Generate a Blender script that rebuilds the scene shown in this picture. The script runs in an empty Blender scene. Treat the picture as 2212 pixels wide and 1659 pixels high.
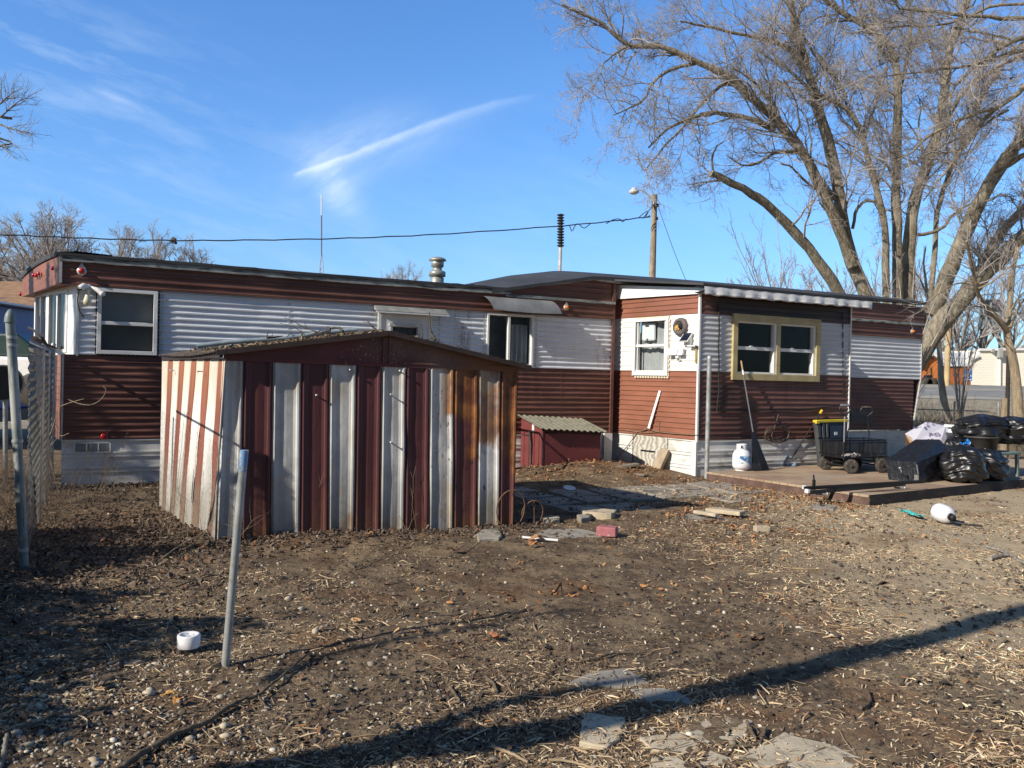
import bpy, math, random
import numpy as np
from mathutils import Vector, Matrix
R_ = math.radians
random.seed(7)
RNG = np.random.default_rng(11)

# ------------------------------------------------------------------ camera, sky, sun, exposure
scene = bpy.context.scene
COL = scene.collection
CAM_H = 1.64
FPX, PITCH, ROLL = 1750.0, -0.007, 0.023          # focal length in 2212-px-wide photo pixels
_f = np.array([0, math.cos(PITCH), math.sin(PITCH)])
_u = np.array([0, -math.sin(PITCH), math.cos(PITCH)])
_x = np.array([1.0, 0, 0])
CX = math.cos(ROLL) * _x + math.sin(ROLL) * _u
CU = -math.sin(ROLL) * _x + math.cos(ROLL) * _u
cam_data = bpy.data.cameras.new('camera')
cam = bpy.data.objects.new('camera', cam_data)
COL.objects.link(cam)
cam_data.sensor_width = 36.0
cam_data.lens = FPX / 2212.0 * 36.0
cam_data.clip_start = 0.05
cam_data.clip_end = 2000.0
cam.matrix_world = Matrix(((CX[0], CU[0], -_f[0], 0), (CX[1], CU[1], -_f[1], 0), (CX[2], CU[2], -_f[2], CAM_H), (0, 0, 0, 1)))
scene.camera = cam

SUN_AZ, SUN_EL = R_(37.5), R_(30.5)               # the light travels towards SUN_AZ (from +X), coming down at SUN_EL
LDIR = Vector((math.cos(SUN_AZ) * math.cos(SUN_EL), math.sin(SUN_AZ) * math.cos(SUN_EL), -math.sin(SUN_EL)))
sl = bpy.data.lights.new('sun', 'SUN')
sl.energy = 5.0
sl.angle = R_(0.53)
sl.color = (1.0, 0.93, 0.82)
sun = bpy.data.objects.new('sun', sl)
sun.rotation_euler = LDIR.to_track_quat('-Z', 'Y').to_euler()
sun.location = (-20, -15, 25)
COL.objects.link(sun)

scene.view_settings.view_transform = 'Standard'
scene.view_settings.look = 'None'
scene.view_settings.exposure = 0.28
scene.view_settings.gamma = 1.0
scene.render.engine = 'CYCLES'
scene.cycles.max_bounces = 6
scene.cycles.transparent_max_bounces = 12


def ray(p):
    v = _f + (p[0] - 1106.0) / FPX * CX - (p[1] - 829.5) / FPX * CU
    return v


world = bpy.data.worlds.new('World')
scene.world = world
world.use_nodes = True
wn, wl = world.node_tree.nodes, world.node_tree.links
wn.clear()
w_out = wn.new('ShaderNodeOutputWorld')
w_bg = wn.new('ShaderNodeBackground')
w_bg.inputs['Strength'].default_value = 0.112
sky = wn.new('ShaderNodeTexSky')
sky.sky_type = 'NISHITA'
sky.sun_disc = False
sky.sun_elevation = SUN_EL
sky.sun_rotation = R_(232.5)
sky.altitude = 200.0
sky.air_density = 1.0
sky.dust_density = 0.6
sky.ozone_density = 3.0


def wmath(op, a, b=None, c=None, clamp=False):
    n = wn.new('ShaderNodeMath')
    n.operation = op
    n.use_clamp = clamp
    for i, v in enumerate((a, b, c)):
        if v is None:
            continue
        if isinstance(v, (int, float)):
            n.inputs[i].default_value = v
        else:
            wl.new(v, n.inputs[i])
    return n.outputs[0]


w_tc = wn.new('ShaderNodeTexCoord')
w_sep = wn.new('ShaderNodeSeparateXYZ')
wl.new(w_tc.outputs['Generated'], w_sep.inputs[0])
ySafe = wmath('MAXIMUM', w_sep.outputs[1], 0.02)
U = wmath('DIVIDE', w_sep.outputs[0], ySafe)       # bearings on the sky, fixed in the world
V = wmath('DIVIDE', w_sep.outputs[2], ySafe)


def uv(p):
    v = ray(p)
    return v[0] / v[1], v[2] / v[1]


def wnoise(sx, sy, rot, scale, detail, rough=0.55, off=0.0):
    cmb = wn.new('ShaderNodeCombineXYZ')
    c, s = math.cos(rot), math.sin(rot)
    a = wmath('ADD', wmath('MULTIPLY', U, c * sx), wmath('MULTIPLY', V, s * sx))
    b = wmath('ADD', wmath('MULTIPLY', U, -s * sy), wmath('MULTIPLY', V, c * sy))
    wl.new(a, cmb.inputs[0])
    wl.new(b, cmb.inputs[1])
    cmb.inputs[2].default_value = off
    n = wn.new('ShaderNodeTexNoise')
    n.inputs['Scale'].default_value = scale
    n.inputs['Detail'].default_value = detail
    n.inputs['Roughness'].default_value = rough
    wl.new(cmb.outputs[0], n.inputs['Vector'])
    return n.outputs[0]


def wgauss(p, sx, sy, rot):
    u0, v0 = uv(p)
    c, s = math.cos(rot), math.sin(rot)
    du = wmath('SUBTRACT', U, u0)
    dv = wmath('SUBTRACT', V, v0)
    a = wmath('ADD', wmath('MULTIPLY', du, c / sx), wmath('MULTIPLY', dv, s / sx))
    b = wmath('ADD', wmath('MULTIPLY', du, -s / sy), wmath('MULTIPLY', dv, c / sy))
    q = wmath('ADD', wmath('MULTIPLY', a, a), wmath('MULTIPLY', b, b))
    return wmath('EXPONENT', wmath('MULTIPLY', q, -1.0))


# contrail: a curved thin band plus the veil it has spread
_cp = np.array([uv(p) for p in [(636, 377), (700, 354), (760, 331), (830, 306), (900, 281), (1000, 243), (1090, 216), (1180, 204)]])
_q = np.polyfit(_cp[:, 0], _cp[:, 1], 3)
vc = wmath('ADD', wmath('MULTIPLY', wmath('ADD', wmath('MULTIPLY', wmath('ADD', wmath('MULTIPLY', U, float(_q[0])), float(_q[1])), U), float(_q[2])), U), float(_q[3]))
n_f = wnoise(1, 1, 0, 60, 4, 0.6)
n_m = wnoise(1, 1, 0.3, 14, 5, 0.6, 3.0)
along = wmath('DIVIDE', wmath('SUBTRACT', U, float(_cp[0, 0])), float(_cp[-1, 0] - _cp[0, 0]))
start = wmath('MULTIPLY', wmath('ADD', along, 0.01), 40.0, clamp=True)
fade = wmath('SUBTRACT', 1.0, wmath('POWER', wmath('MAXIMUM', along, 0.0), 2.2), clamp=True)
wid = wmath('ADD', 0.0040, wmath('MULTIPLY', wmath('MULTIPLY', wmath('MULTIPLY', along, wmath('SUBTRACT', 1.1, along)), 0.014), 1.0))
dv_ = wmath('DIVIDE', wmath('ADD', wmath('SUBTRACT', V, vc), wmath('MULTIPLY', wmath('SUBTRACT', n_f, 0.5), 0.006)), wmath('MAXIMUM', wid, 0.003))
asym = wmath('ADD', 1.0, wmath('MULTIPLY', wmath('GREATER_THAN', dv_, 0.0), 4.5))     # crisp upper edge, soft below
band = wmath('EXPONENT', wmath('MULTIPLY', wmath('MULTIPLY', wmath('MULTIPLY', dv_, dv_), asym), -1.0))
band = wmath('MULTIPLY', band, wmath('ADD', 0.45, wmath('MULTIPLY', wnoise(1.6, 5.0, 0.42, 22, 6, 0.65, 5.0), 1.0)))
trail = wmath('MULTIPLY', wmath('MULTIPLY', band, wmath('MULTIPLY', start, fade)), 0.42)
veil = wmath('ADD', wmath('MULTIPLY', wgauss((735, 318), 0.075, 0.034, 0.42), 0.30), wmath('MULTIPLY', wgauss((722, 398), 0.045, 0.021, -0.95), 0.62))
veil = wmath('ADD', veil, wmath('MULTIPLY', wgauss((850, 322), 0.10, 0.03, 0.4), 0.18))
veil = wmath('MULTIPLY', veil, wmath('MULTIPLY', wmath('SUBTRACT', wnoise(1.0, 3.2, 0.5, 9, 7, 0.66, 3.0), 0.22), 2.3, clamp=True))
# thin cirrus streaks
ns = wnoise(1.0, 4.2, -0.32, 6.0, 7, 0.62, 1.0)
ns = wmath('MULTIPLY', wmath('SUBTRACT', ns, 0.46), 3.4, clamp=True)
cir = wmath('ADD', wgauss((200, 185), 0.20, 0.085, -0.3), wmath('MULTIPLY', wgauss((330, 500), 0.42, 0.13, -0.1), 0.8))
cir = wmath('ADD', cir, wmath('MULTIPLY', wgauss((1350, 380), 0.16, 0.12, 0.5), 0.45))
cir = wmath('ADD', cir, wmath('MULTIPLY', wgauss((60, 60), 0.14, 0.04, -0.2), 0.8))
cir = wmath('MULTIPLY', wmath('MULTIPLY', cir, ns), 0.22)
cir = wmath('ADD', cir, wmath('MULTIPLY', wgauss((250, 210), 0.034, 0.0055, -0.36), 0.22))
low = wmath('MULTIPLY', wmath('EXPONENT', wmath('MULTIPLY', wmath('MAXIMUM', V, 0.0), -9.0)), 0.18)
tot = wmath('ADD', wmath('ADD', trail, veil), wmath('ADD', cir, low), clamp=True)
w_mix = wn.new('ShaderNodeMix')
w_mix.data_type = 'RGBA'
w_mix.inputs['B'].default_value = (6.2, 7.4, 9.0, 1)
wl.new(tot, w_mix.inputs['Factor'])
# clear, deep-blue winter air: tint of the sky by height, zenith dimmed to deepen shadows
w_rmp = wn.new('ShaderNodeValToRGB')
w_rmp.color_ramp.elements[0].color = (0.60, 0.86, 1.10, 1)
w_rmp.color_ramp.elements[1].position = 0.50
w_rmp.color_ramp.elements[1].color = (0.82, 1.30, 1.75, 1)
el_ = w_rmp.color_ramp.elements.new(0.2)
el_.color = (0.80, 1.18, 1.56, 1)
el_ = w_rmp.color_ramp.elements.new(0.76)
el_.color = (0.48, 0.66, 0.82, 1)
wl.new(w_sep.outputs[2], w_rmp.inputs[0])
w_mul = wn.new('ShaderNodeMix')
w_mul.data_type = 'RGBA'
w_mul.blend_type = 'MULTIPLY'
w_mul.inputs['Factor'].default_value = 1.0
wl.new(sky.outputs[0], w_mul.inputs['A'])
w_dim = wn.new('ShaderNodeMix')                    # sky behind the camera, dimmed to deepen the shadows
w_dim.data_type = 'RGBA'
wl.new(wmath('MULTIPLY', wmath('ADD', w_sep.outputs[1], 0.15), -3.0, clamp=True), w_dim.inputs['Factor'])
wl.new(w_rmp.outputs[0], w_dim.inputs['A'])
w_dim.inputs['B'].default_value = (0.36, 0.40, 0.45, 1)
wl.new(w_dim.outputs['Result'], w_mul.inputs['B'])
wl.new(w_mul.outputs['Result'], w_mix.inputs['A'])
wl.new(w_mix.outputs['Result'], w_bg.inputs['Color'])
wl.new(w_bg.outputs[0], w_out.inputs[0])

# ------------------------------------------------------------------ places: photo pixel -> a point of the world


def Z(sx, sy, ox, oy, k):
    return lambda x, y: ((x / k + ox) * 0.5486, (y / k + oy) * 0.5486)


def ZF(x0, y0, k):
    """pixel of an enlarged crop (source origin x0,y0, enlarged k times) -> 2212-wide photo pixel"""
    return lambda x, y: ((x / k + x0) * 0.548611, (y / k + y0) * 0.548611)


Z1 = ZF(0, 900, 1.5083)
Z2 = ZF(550, 1200, 1.3825)
Z3 = ZF(1300, 1000, 1.8433)
Z4 = ZF(1900, 1050, 1.659)
Z5 = ZF(2700, 1050, 1.659)
Z6 = ZF(3100, 1500, 2.370)
Z7 = ZF(3400, 1000, 2.370)
Z8 = ZF(2100, 0, 1.145)
B1 = ZF(0, 1900, 1.476)
B2 = ZF(1300, 1900, 1.4757)
B3 = ZF(2600, 1900, 1.4763)
B4 = ZF(0, 700, 2.011)
B5 = ZF(1200, 700, 1.3825)
B7 = ZF(1900, 1750, 2.4578)
CT = ZF(3050, 1600, 3.6867)
BX = ZF(2000, 1600, 4.424)
WN = ZF(2400, 1250, 5.53)
LF = ZF(0, 1080, 4.147)
TR = ZF(2800, 0, 1.7955)
SD = ZF(600, 1300, 1.8427)
SH = ZF(1050, 1250, 2.9493)

ORIG = np.array([0, 0, CAM_H])


def onz(p, z=0.0):
    v = ray(p)
    return ORIG + v * ((z - CAM_H) / v[2])


def ond(p, Y):
    v = ray(p)
    return ORIG + v * (Y / v[1])


def onplane(p, P0, n):
    v = ray(p)
    return ORIG + v * (np.dot(np.asarray(P0) - ORIG, n) / np.dot(v, n))


TH = 0.474
HA = np.array([-6.312, 11.3795, 0.0])
HW = np.array([math.cos(TH), math.sin(TH), 0.0])
HO = np.array([math.sin(TH), -math.cos(TH), 0.0])
HZ = np.array([0, 0, 1.0])


def hw(s, t, z):
    return HA + HW * s + HO * t + HZ * z


def onwall(p, t=0.0):
    P = onplane(p, HA + HO * t, HO)
    return float(np.dot(P - HA, HW)), float(P[2])


def hG(x, y):
    """height of the ground: a leaf mound by the red box, a rise far behind the home"""
    x = np.asarray(x, float)
    y = np.asarray(y, float)
    s = (x - HA[0]) * HW[0] + (y - HA[1]) * HW[1]
    t = (x - HA[0]) * HO[0] + (y - HA[1]) * HO[1]
    h = 0.21 * np.exp(-((s - 8.2) / 1.5) ** 2 - ((t - 0.9) / 0.85) ** 2)
    k = np.clip((y - 20) / 62.0, 0, 1)
    h = h + 2.05 * k * k * (3 - 2 * k)
    h = h + 0.05 * np.exp(-((x + 1.7) / 2.2) ** 2 - ((y - 7.9) / 0.5) ** 2)
    return h


def gp(p, dz=0.0):
    """pixel -> point on the ground"""
    P = onz(p, 0.0)
    for _ in range(4):
        P = onz(p, float(hG(P[0], P[1])) + dz)
    return P


# ------------------------------------------------------------------ mesh builder


class MB:
    def __init__(self, frame=None):
        self.V, self.F, self.n = [], [], 0
        self.fr = frame
        self.mi = 0
        self.sm = False
        self.col = None
        self.C = []

    def add(self, verts, faces, sm=None, mi=None):
        v = np.asarray(verts, float).reshape(-1, 3)
        if self.fr is not None:
            O, a, b, c = self.fr
            v = O + v[:, :1] * a + v[:, 1:2] * b + v[:, 2:3] * c
        self.V.append(v)
        if self.col is not None:
            cc = np.asarray(self.col, float)
            if cc.ndim == 1:
                cc = np.tile(cc, (len(v), 1))
            self.C.append(cc)
        sm = self.sm if sm is None else sm
        mi = self.mi if mi is None else mi
        by = {}
        if isinstance(faces, np.ndarray):
            by[faces.shape[1]] = faces
        else:
            for f in faces:
                by.setdefault(len(f), []).append(f)
        for k, fs in by.items():
            self.F.append((np.asarray(fs, int) + self.n, sm, mi))
        self.n += len(v)

    def box(self, lo, hi, **k):
        (a, b, c), (d, e, f) = lo, hi
        self.add([(a, b, c), (d, b, c), (d, e, c), (a, e, c), (a, b, f), (d, b, f), (d, e, f), (a, e, f)],
                 [(0, 3, 2, 1), (4, 5, 6, 7), (0, 1, 5, 4), (1, 2, 6, 5), (2, 3, 7, 6), (3, 0, 4, 7)], **k)

    def hexa(self, p8, **k):
        self.add(p8, [(0, 3, 2, 1), (4, 5, 6, 7), (0, 1, 5, 4), (1, 2, 6, 5), (2, 3, 7, 6), (3, 0, 4, 7)], **k)

    def obox(self, c, ax, ay, az, hx, hy, hz, **k):
        c, ax, ay, az = (np.asarray(q, float) for q in (c, ax, ay, az))
        p = []
        for z in (-1, 1):
            for x, y in ((-1, -1), (1, -1), (1, 1), (-1, 1)):
                p.append(c + ax * hx * x + ay * hy * y + az * hz * z)
        self.hexa(p, **k)

    def bar(self, p, q, w, h, up=(0, 0, 1), **k):
        p, q = np.asarray(p, float), np.asarray(q, float)
        d = q - p
        L = np.linalg.norm(d)
        d = d / L
        up = np.asarray(up, float)
        s = np.cross(d, up)
        if np.linalg.norm(s) < 1e-4:
            s = np.cross(d, (1, 0, 0))
        s /= np.linalg.norm(s)
        u = np.cross(s, d)
        self.obox((p + q) / 2, d, s, u, L / 2, w / 2, h / 2, **k)

    def tube(self, pts, r, n=8, cap=True, sm=True, **k):
        P = np.asarray(pts, float)
        K = len(P)
        r = np.full(K, r) if np.isscalar(r) else np.asarray(r, float)
        T = np.gradient(P, axis=0)
        T /= np.maximum(np.linalg.norm(T, axis=1, keepdims=True), 1e-9)
        ref = np.array([0, 0, 1.0]) if abs(T[0][2]) < 0.9 else np.array([1.0, 0, 0])
        a = np.cross(T[0], ref)
        a /= np.linalg.norm(a)
        vs = []
        for i in range(K):
            a = a - T[i] * np.dot(a, T[i])
            a /= max(np.linalg.norm(a), 1e-9)
            b = np.cross(T[i], a)
            for j in range(n):
                an = 2 * math.pi * j / n
                vs.append(P[i] + r[i] * (math.cos(an) * a + math.sin(an) * b))
        fs = [(i * n + j, i * n + (j + 1) % n, (i + 1) * n + (j + 1) % n, (i + 1) * n + j) for i in range(K - 1) for j in range(n)]
        self.add(vs, fs, sm=sm, **k)
        if cap:
            self.add(vs[:n], [tuple(reversed(range(n)))], sm=False, **k)
            self.add(vs[-n:], [tuple(range(n))], sm=False, **k)

    def lathe(self, c, prof, n=20, ax=(0, 0, 1), sm=True, **k):
        """prof: (radius, height) pairs along axis ax"""
        ax = np.asarray(ax, float)
        ax /= np.linalg.norm(ax)
        ref = np.array([1.0, 0, 0]) if abs(ax[0]) < 0.8 else np.array([0, 1.0, 0])
        a = np.cross(ax, ref)
        a /= np.linalg.norm(a)
        b = np.cross(ax, a)
        c = np.asarray(c, float)
        vs = []
        for r, h in prof:
            for j in range(n):
                an = 2 * math.pi * j / n
                vs.append(c + ax * h + max(r, 1e-4) * (math.cos(an) * a + math.sin(an) * b))
        K = len(prof)
        fs = [(i * n + j, i * n + (j + 1) % n, (i + 1) * n + (j + 1) % n, (i + 1) * n + j) for i in range(K - 1) for j in range(n)]
        self.add(vs, fs, sm=sm, **k)
        self.add(vs[:n], [tuple(reversed(range(n)))], sm=False, **k)
        self.add(vs[-n:], [tuple(range(n))], sm=False, **k)

    def prism(self, poly, d, **k):
        """closed polygon (3-D points) pushed along vector d"""
        P = np.asarray(poly, float)
        n = len(P)
        d = np.asarray(d, float)
        vs = np.vstack([P, P + d])
        fs = [tuple(reversed(range(n))), tuple(range(n, 2 * n))] + [(i, (i + 1) % n, n + (i + 1) % n, n + i) for i in range(n)]
        self.add(vs, fs, **k)

    def grid(self, P, **k):
        """P: (nu, nv, 3)"""
        P = np.asarray(P, float)
        nu, nv = P.shape[:2]
        i = np.arange(nu - 1)[:, None] * nv + np.arange(nv - 1)[None, :]
        f = np.stack([i, i + nv, i + nv + 1, i + 1], -1).reshape(-1, 4)
        self.add(P.reshape(-1, 3), f, **k)

    def tubes(self, P, Rr, n=3, **k):
        """many polylines at once: P (N,K,3), Rr (N,K)"""
        N, K = P.shape[:2]
        T = np.gradient(P, axis=1)
        T /= np.maximum(np.linalg.norm(T, axis=2, keepdims=True), 1e-9)
        ref = np.where(np.abs(T[:, :1, 2:3]) < 0.9, np.array([0, 0, 1.0]), np.array([1.0, 0, 0]))
        a = np.cross(T, np.broadcast_to(ref, T.shape))
        a /= np.maximum(np.linalg.norm(a, axis=2, keepdims=True), 1e-9)
        b = np.cross(T, a)
        an = 2 * np.pi * np.arange(n) / n
        vs = P[:, :, None] + Rr[:, :, None, None] * (np.cos(an)[None, None, :, None] * a[:, :, None] + np.sin(an)[None, None, :, None] * b[:, :, None])
        base = (np.arange(N) * K * n)[:, None, None]
        i = (np.arange(K - 1) * n)[None, :, None]
        j = np.arange(n)[None, None, :]
        j2 = (j + 1) % n
        f = np.stack([base + i + j, base + i + j2, base + i + n + j2, base + i + n + j], -1).reshape(-1, 4)
        self.add(vs.reshape(-1, 3), f, sm=True, **k)

    def build(self, name, mats, parent=None, base=None, bevel=0.0):
        if not self.V:
            return None
        V = np.vstack(self.V)
        if parent is not None:
            p = parent
            while p.parent is not None:
                p = p.parent
            base = np.array(p['_base'])
        elif base is None:
            base = np.array([(V[:, 0].min() + V[:, 0].max()) / 2, (V[:, 1].min() + V[:, 1].max()) / 2, V[:, 2].min()])
        else:
            base = np.asarray(base, float)
        me = bpy.data.meshes.new(name)
        flip = False
        if self.fr is not None:
            flip = np.dot(np.cross(self.fr[1], self.fr[2]), self.fr[3]) < 0
        me.vertices.add(len(V))
        me.vertices.foreach_set('co', (V - base).astype(np.float32).ravel())
        cnt = np.concatenate([np.full(len(f), f.shape[1]) for f, s, m in self.F])
        idx = np.concatenate([(f[:, ::-1] if flip else f).ravel() for f, s, m in self.F])
        sm = np.concatenate([np.full(len(f), bool(s)) for f, s, m in self.F])
        mi = np.concatenate([np.full(len(f), m) for f, s, m in self.F])
        me.loops.add(len(idx))
        me.loops.foreach_set('vertex_index', idx.astype(np.int32))
        me.polygons.add(len(cnt))
        st = np.concatenate([[0], np.cumsum(cnt)[:-1]])
        me.polygons.foreach_set('loop_start', st.astype(np.int32))
        me.polygons.foreach_set('loop_total', cnt.astype(np.int32))
        me.polygons.foreach_set('material_index', mi.astype(np.int32))
        me.polygons.foreach_set('use_smooth', sm)
        me.update(calc_edges=True)
        me.validate()
        if self.C:
            at = me.color_attributes.new('Col', 'FLOAT_COLOR', 'POINT')
            C = np.vstack(self.C)
            if C.shape[1] == 3:
                C = np.hstack([C, np.ones((len(C), 1))])
            at.data.foreach_set('color', C.astype(np.float32).ravel())
        for m in (mats if isinstance(mats, (list, tuple)) else [mats]):
            me.materials.append(m)
        o = bpy.data.objects.new(name, me)
        COL.objects.link(o)
        if parent is not None:
            o.parent = parent
            if parent.parent is None and parent.type != 'EMPTY':
                pass
        else:
            o.location = base
            o['_base'] = [float(q) for q in base]
        if bevel:
            md = o.modifiers.new('bevel', 'BEVEL')
            md.width = bevel
            md.segments = 2
            md.limit_method = 'ANGLE'
            md.angle_limit = R_(40)
        return o


def thing(name, label, cat, loc, group=None):
    o = bpy.data.objects.new(name, None)
    o.empty_display_size = 0.2
    COL.objects.link(o)
    o.location = [float(q) for q in loc]
    o['_base'] = [float(q) for q in loc]
    o['label'] = label
    o['category'] = cat
    if group:
        o['group'] = group
    return o


def tag(o, label, cat, group=None, kind=None):
    o['label'] = label
    o['category'] = cat
    if group:
        o['group'] = group
    if kind:
        o['kind'] = kind
    return o


# ------------------------------------------------------------------ materials


class MT:
    """small wrapper: nodes of one material"""

    def __init__(self, name):
        m = bpy.data.materials.new(name)
        m.use_nodes = True
        self.m, self.n, self.l = m, m.node_tree.nodes, m.node_tree.links
        self.b = self.n['Principled BSDF']
        self.pos = self.n.new('ShaderNodeNewGeometry').outputs['Position']

    def inp(self, name, v):
        s = self.b.inputs[name]
        if isinstance(v, (int, float, tuple)):
            s.default_value = v if not (isinstance(v, tuple) and len(v) == 3) else (*v, 1)
        else:
            self.l.new(v, s)

    def map(self, sc, rot=(0, 0, 0), loc=(0, 0, 0)):
        q = self.n.new('ShaderNodeMapping')
        q.inputs['Scale'].default_value = sc
        q.inputs['Rotation'].default_value = rot
        q.inputs['Location'].default_value = loc
        self.l.new(self.pos, q.inputs[0])
        return q.outputs[0]

    def noise(self, scale, detail=5, rough=0.6, vec=None):
        q = self.n.new('ShaderNodeTexNoise')
        q.inputs['Scale'].default_value = scale
        q.inputs['Detail'].default_value = detail
        q.inputs['Roughness'].default_value = rough
        self.l.new(vec if vec is not None else self.pos, q.inputs['Vector'])
        return q.outputs[0]

    def math(self, op, a, b=None, clamp=False):
        q = self.n.new('ShaderNodeMath')
        q.operation = op
        q.use_clamp = clamp
        for i, v in enumerate((a, b)):
            if v is None:
                continue
            if isinstance(v, (int, float)):
                q.inputs[i].default_value = v
            else:
                self.l.new(v, q.inputs[i])
        return q.outputs[0]

    def step(self, v, lo, hi):
        q = self.n.new('ShaderNodeMapRange')
        q.interpolation_type = 'SMOOTHSTEP'
        q.inputs['From Min'].default_value = lo
        q.inputs['From Max'].default_value = hi
        self.l.new(v, q.inputs[0])
        return q.outputs[0]

    def mix(self, f, a, b):
        q = self.n.new('ShaderNodeMix')
        q.data_type = 'RGBA'
        for nm, v in (('Factor', f), ('A', a), ('B', b)):
            s = q.inputs[nm]
            if isinstance(v, (int, float)):
                s.default_value = v
            elif isinstance(v, tuple):
                s.default_value = (*v, 1) if len(v) == 3 else v
            else:
                self.l.new(v, s)
        return q.outputs['Result']

    def scl(self, c, f):
        q = self.n.new('ShaderNodeVectorMath')
        q.operation = 'SCALE'
        self.l.new(c, q.inputs[0])
        self.l.new(f, q.inputs['Scale'])
        return q.outputs[0]

    def bump(self, h, strength, dist=0.01):
        q = self.n.new('ShaderNodeBump')
        q.inputs['Strength'].default_value = strength
        q.inputs['Distance'].default_value = dist
        self.l.new(h, q.inputs['Height'])
        self.l.new(q.outputs[0], self.b.inputs['Normal'])

    def sep(self):
        q = self.n.new('ShaderNodeSeparateXYZ')
        self.l.new(self.pos, q.inputs[0])
        return q.outputs

    def dot(self, vec, off=0.0):
        q = self.n.new('ShaderNodeVectorMath')
        q.operation = 'DOT_PRODUCT'
        self.l.new(self.pos, q.inputs[0])
        q.inputs[1].default_value = tuple(float(a) for a in vec)
        return self.math('SUBTRACT', q.outputs['Value'], float(off))


def mat(name, col, rough=0.7, var=0.15, scale=6.0, bump=0.0, bscale=60.0, metal=0.0, spec=0.5, stain=None, coat=0.0):
    """plain weathered material; stain = (colour, scale3, lo, hi)"""
    M = MT(name)
    nz = M.noise(scale, 6)
    lo = tuple(c * (1 - var) for c in col)
    hi = tuple(min(c * (1 + var), 0.95) for c in col)
    c = M.mix(M.step(nz, 0.3, 0.7), lo, hi)
    if stain:
        for (sc, s3, a, b_) in (stain if isinstance(stain, list) else [stain]):
            f = M.step(M.noise(1.0, 7, 0.65, M.map(s3)), a, b_)
            c = M.mix(f, c, sc)
    M.inp('Base Color', c)
    M.inp('Roughness', rough)
    M.inp('Metallic', metal)
    M.inp('Specular IOR Level', spec)
    if coat:
        M.inp('Coat Weight', coat)
    if bump:
        M.bump(M.noise(bscale, 6), bump, 0.01)
    return M.m


def colmat(name, rough=0.85, bump=0.0):
    M = MT(name)
    q = M.n.new('ShaderNodeVertexColor')
    q.layer_name = 'Col'
    M.inp('Base Color', q.outputs[0])
    M.inp('Roughness', rough)
    if bump:
        M.bump(M.noise(150, 3), bump, 0.004)
    return M.m

# ------------------------------------------------------------------ the ground
_lat = np.random.default_rng(5).random((256, 256))


def vnoise(x, y, cell):
    x, y = np.asarray(x) / cell, np.asarray(y) / cell
    xi, yi = np.floor(x).astype(int), np.floor(y).astype(int)
    fx, fy = x - xi, y - yi
    fx, fy = fx * fx * (3 - 2 * fx), fy * fy * (3 - 2 * fy)
    L = _lat
    a = L[xi % 256, yi % 256]
    b = L[(xi + 1) % 256, yi % 256]
    c = L[xi % 256, (yi + 1) % 256]
    d = L[(xi + 1) % 256, (yi + 1) % 256]
    return (a * (1 - fx) + b * fx) * (1 - fy) + (c * (1 - fx) + d * fx) * fy


def micro(x, y):
    x, y = np.asarray(x, float), np.asarray(y, float)
    far = np.clip((16 - y) / 8, 0, 1)
    h = (vnoise(x, y, 0.9) - 0.5) * 0.036 + (vnoise(x + 9, y, 0.31) - 0.5) * 0.022 + (vnoise(x, y + 7, 0.11) - 0.5) * 0.016 + (vnoise(x + 3, y, 0.045) - 0.5) * 0.011
    return h * (0.25 + 0.75 * far) - 0.012


def gz(x, y):
    return hG(x, y) + micro(x, y)


nr, na = 560, 620
rr = np.concatenate([[0.3, 1.2, 2.0], np.geomspace(2.6, 30, nr), np.geomspace(31, 900, 70)])
an = np.radians(np.concatenate([np.linspace(-175, -48, 24), np.linspace(-46, 46, na), np.linspace(48, 175, 24)]))
RRm, AN = np.meshgrid(rr, an, indexing='ij')
gx, gy = RRm * np.sin(AN), RRm * np.cos(AN)
gzz = np.where(RRm < 40, gz(gx, gy), hG(gx, gy))
g = MB()
g.sm = True
g.grid(np.stack([gx, gy, gzz], -1)[:, ::-1])
M = MT('yard_soil')
big = M.noise(0.55, 4, 0.55)
mid = M.noise(2.6, 6, 0.65)
fine = M.noise(22, 8, 0.75)
gr = M.noise(95, 4, 0.7)
px = M.sep()
c = M.mix(M.step(fine, 0.3, 0.72), (0.050, 0.035, 0.023), (0.205, 0.142, 0.090))
c = M.mix(M.math('MULTIPLY', M.step(mid, 0.40, 0.62), 0.55), c, M.mix(M.step(gr, 0.35, 0.65), (0.19, 0.133, 0.08), (0.43, 0.325, 0.20)))
# dry straw-coloured ground to the right
rt = M.step(M.math('ADD', M.math('SUBTRACT', px[0], M.math('MULTIPLY', px[1], 0.16)), M.math('MULTIPLY', M.math('SUBTRACT', big, 0.5), 3.6)), 0.7, 3.0)
c = M.mix(M.math('MULTIPLY', M.math('MULTIPLY', rt, M.math('ADD', 0.35, M.math('MULTIPLY', M.step(px[1], 4.2, 6.0), 0.65))), 0.80), c, M.mix(M.step(gr, 0.3, 0.7), (0.36, 0.275, 0.17), (0.66, 0.53, 0.345)))
# rusty leaf mould in the middle
rs = M.noise(0.9, 5, 0.6, M.map((1, 1, 1), loc=(4, 2, 0)))
c = M.mix(M.math('MULTIPLY', M.step(rs, 0.52, 0.66), 0.5), c, M.mix(M.step(fine, 0.3, 0.7), (0.12, 0.055, 0.025), (0.26, 0.125, 0.05)))
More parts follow.
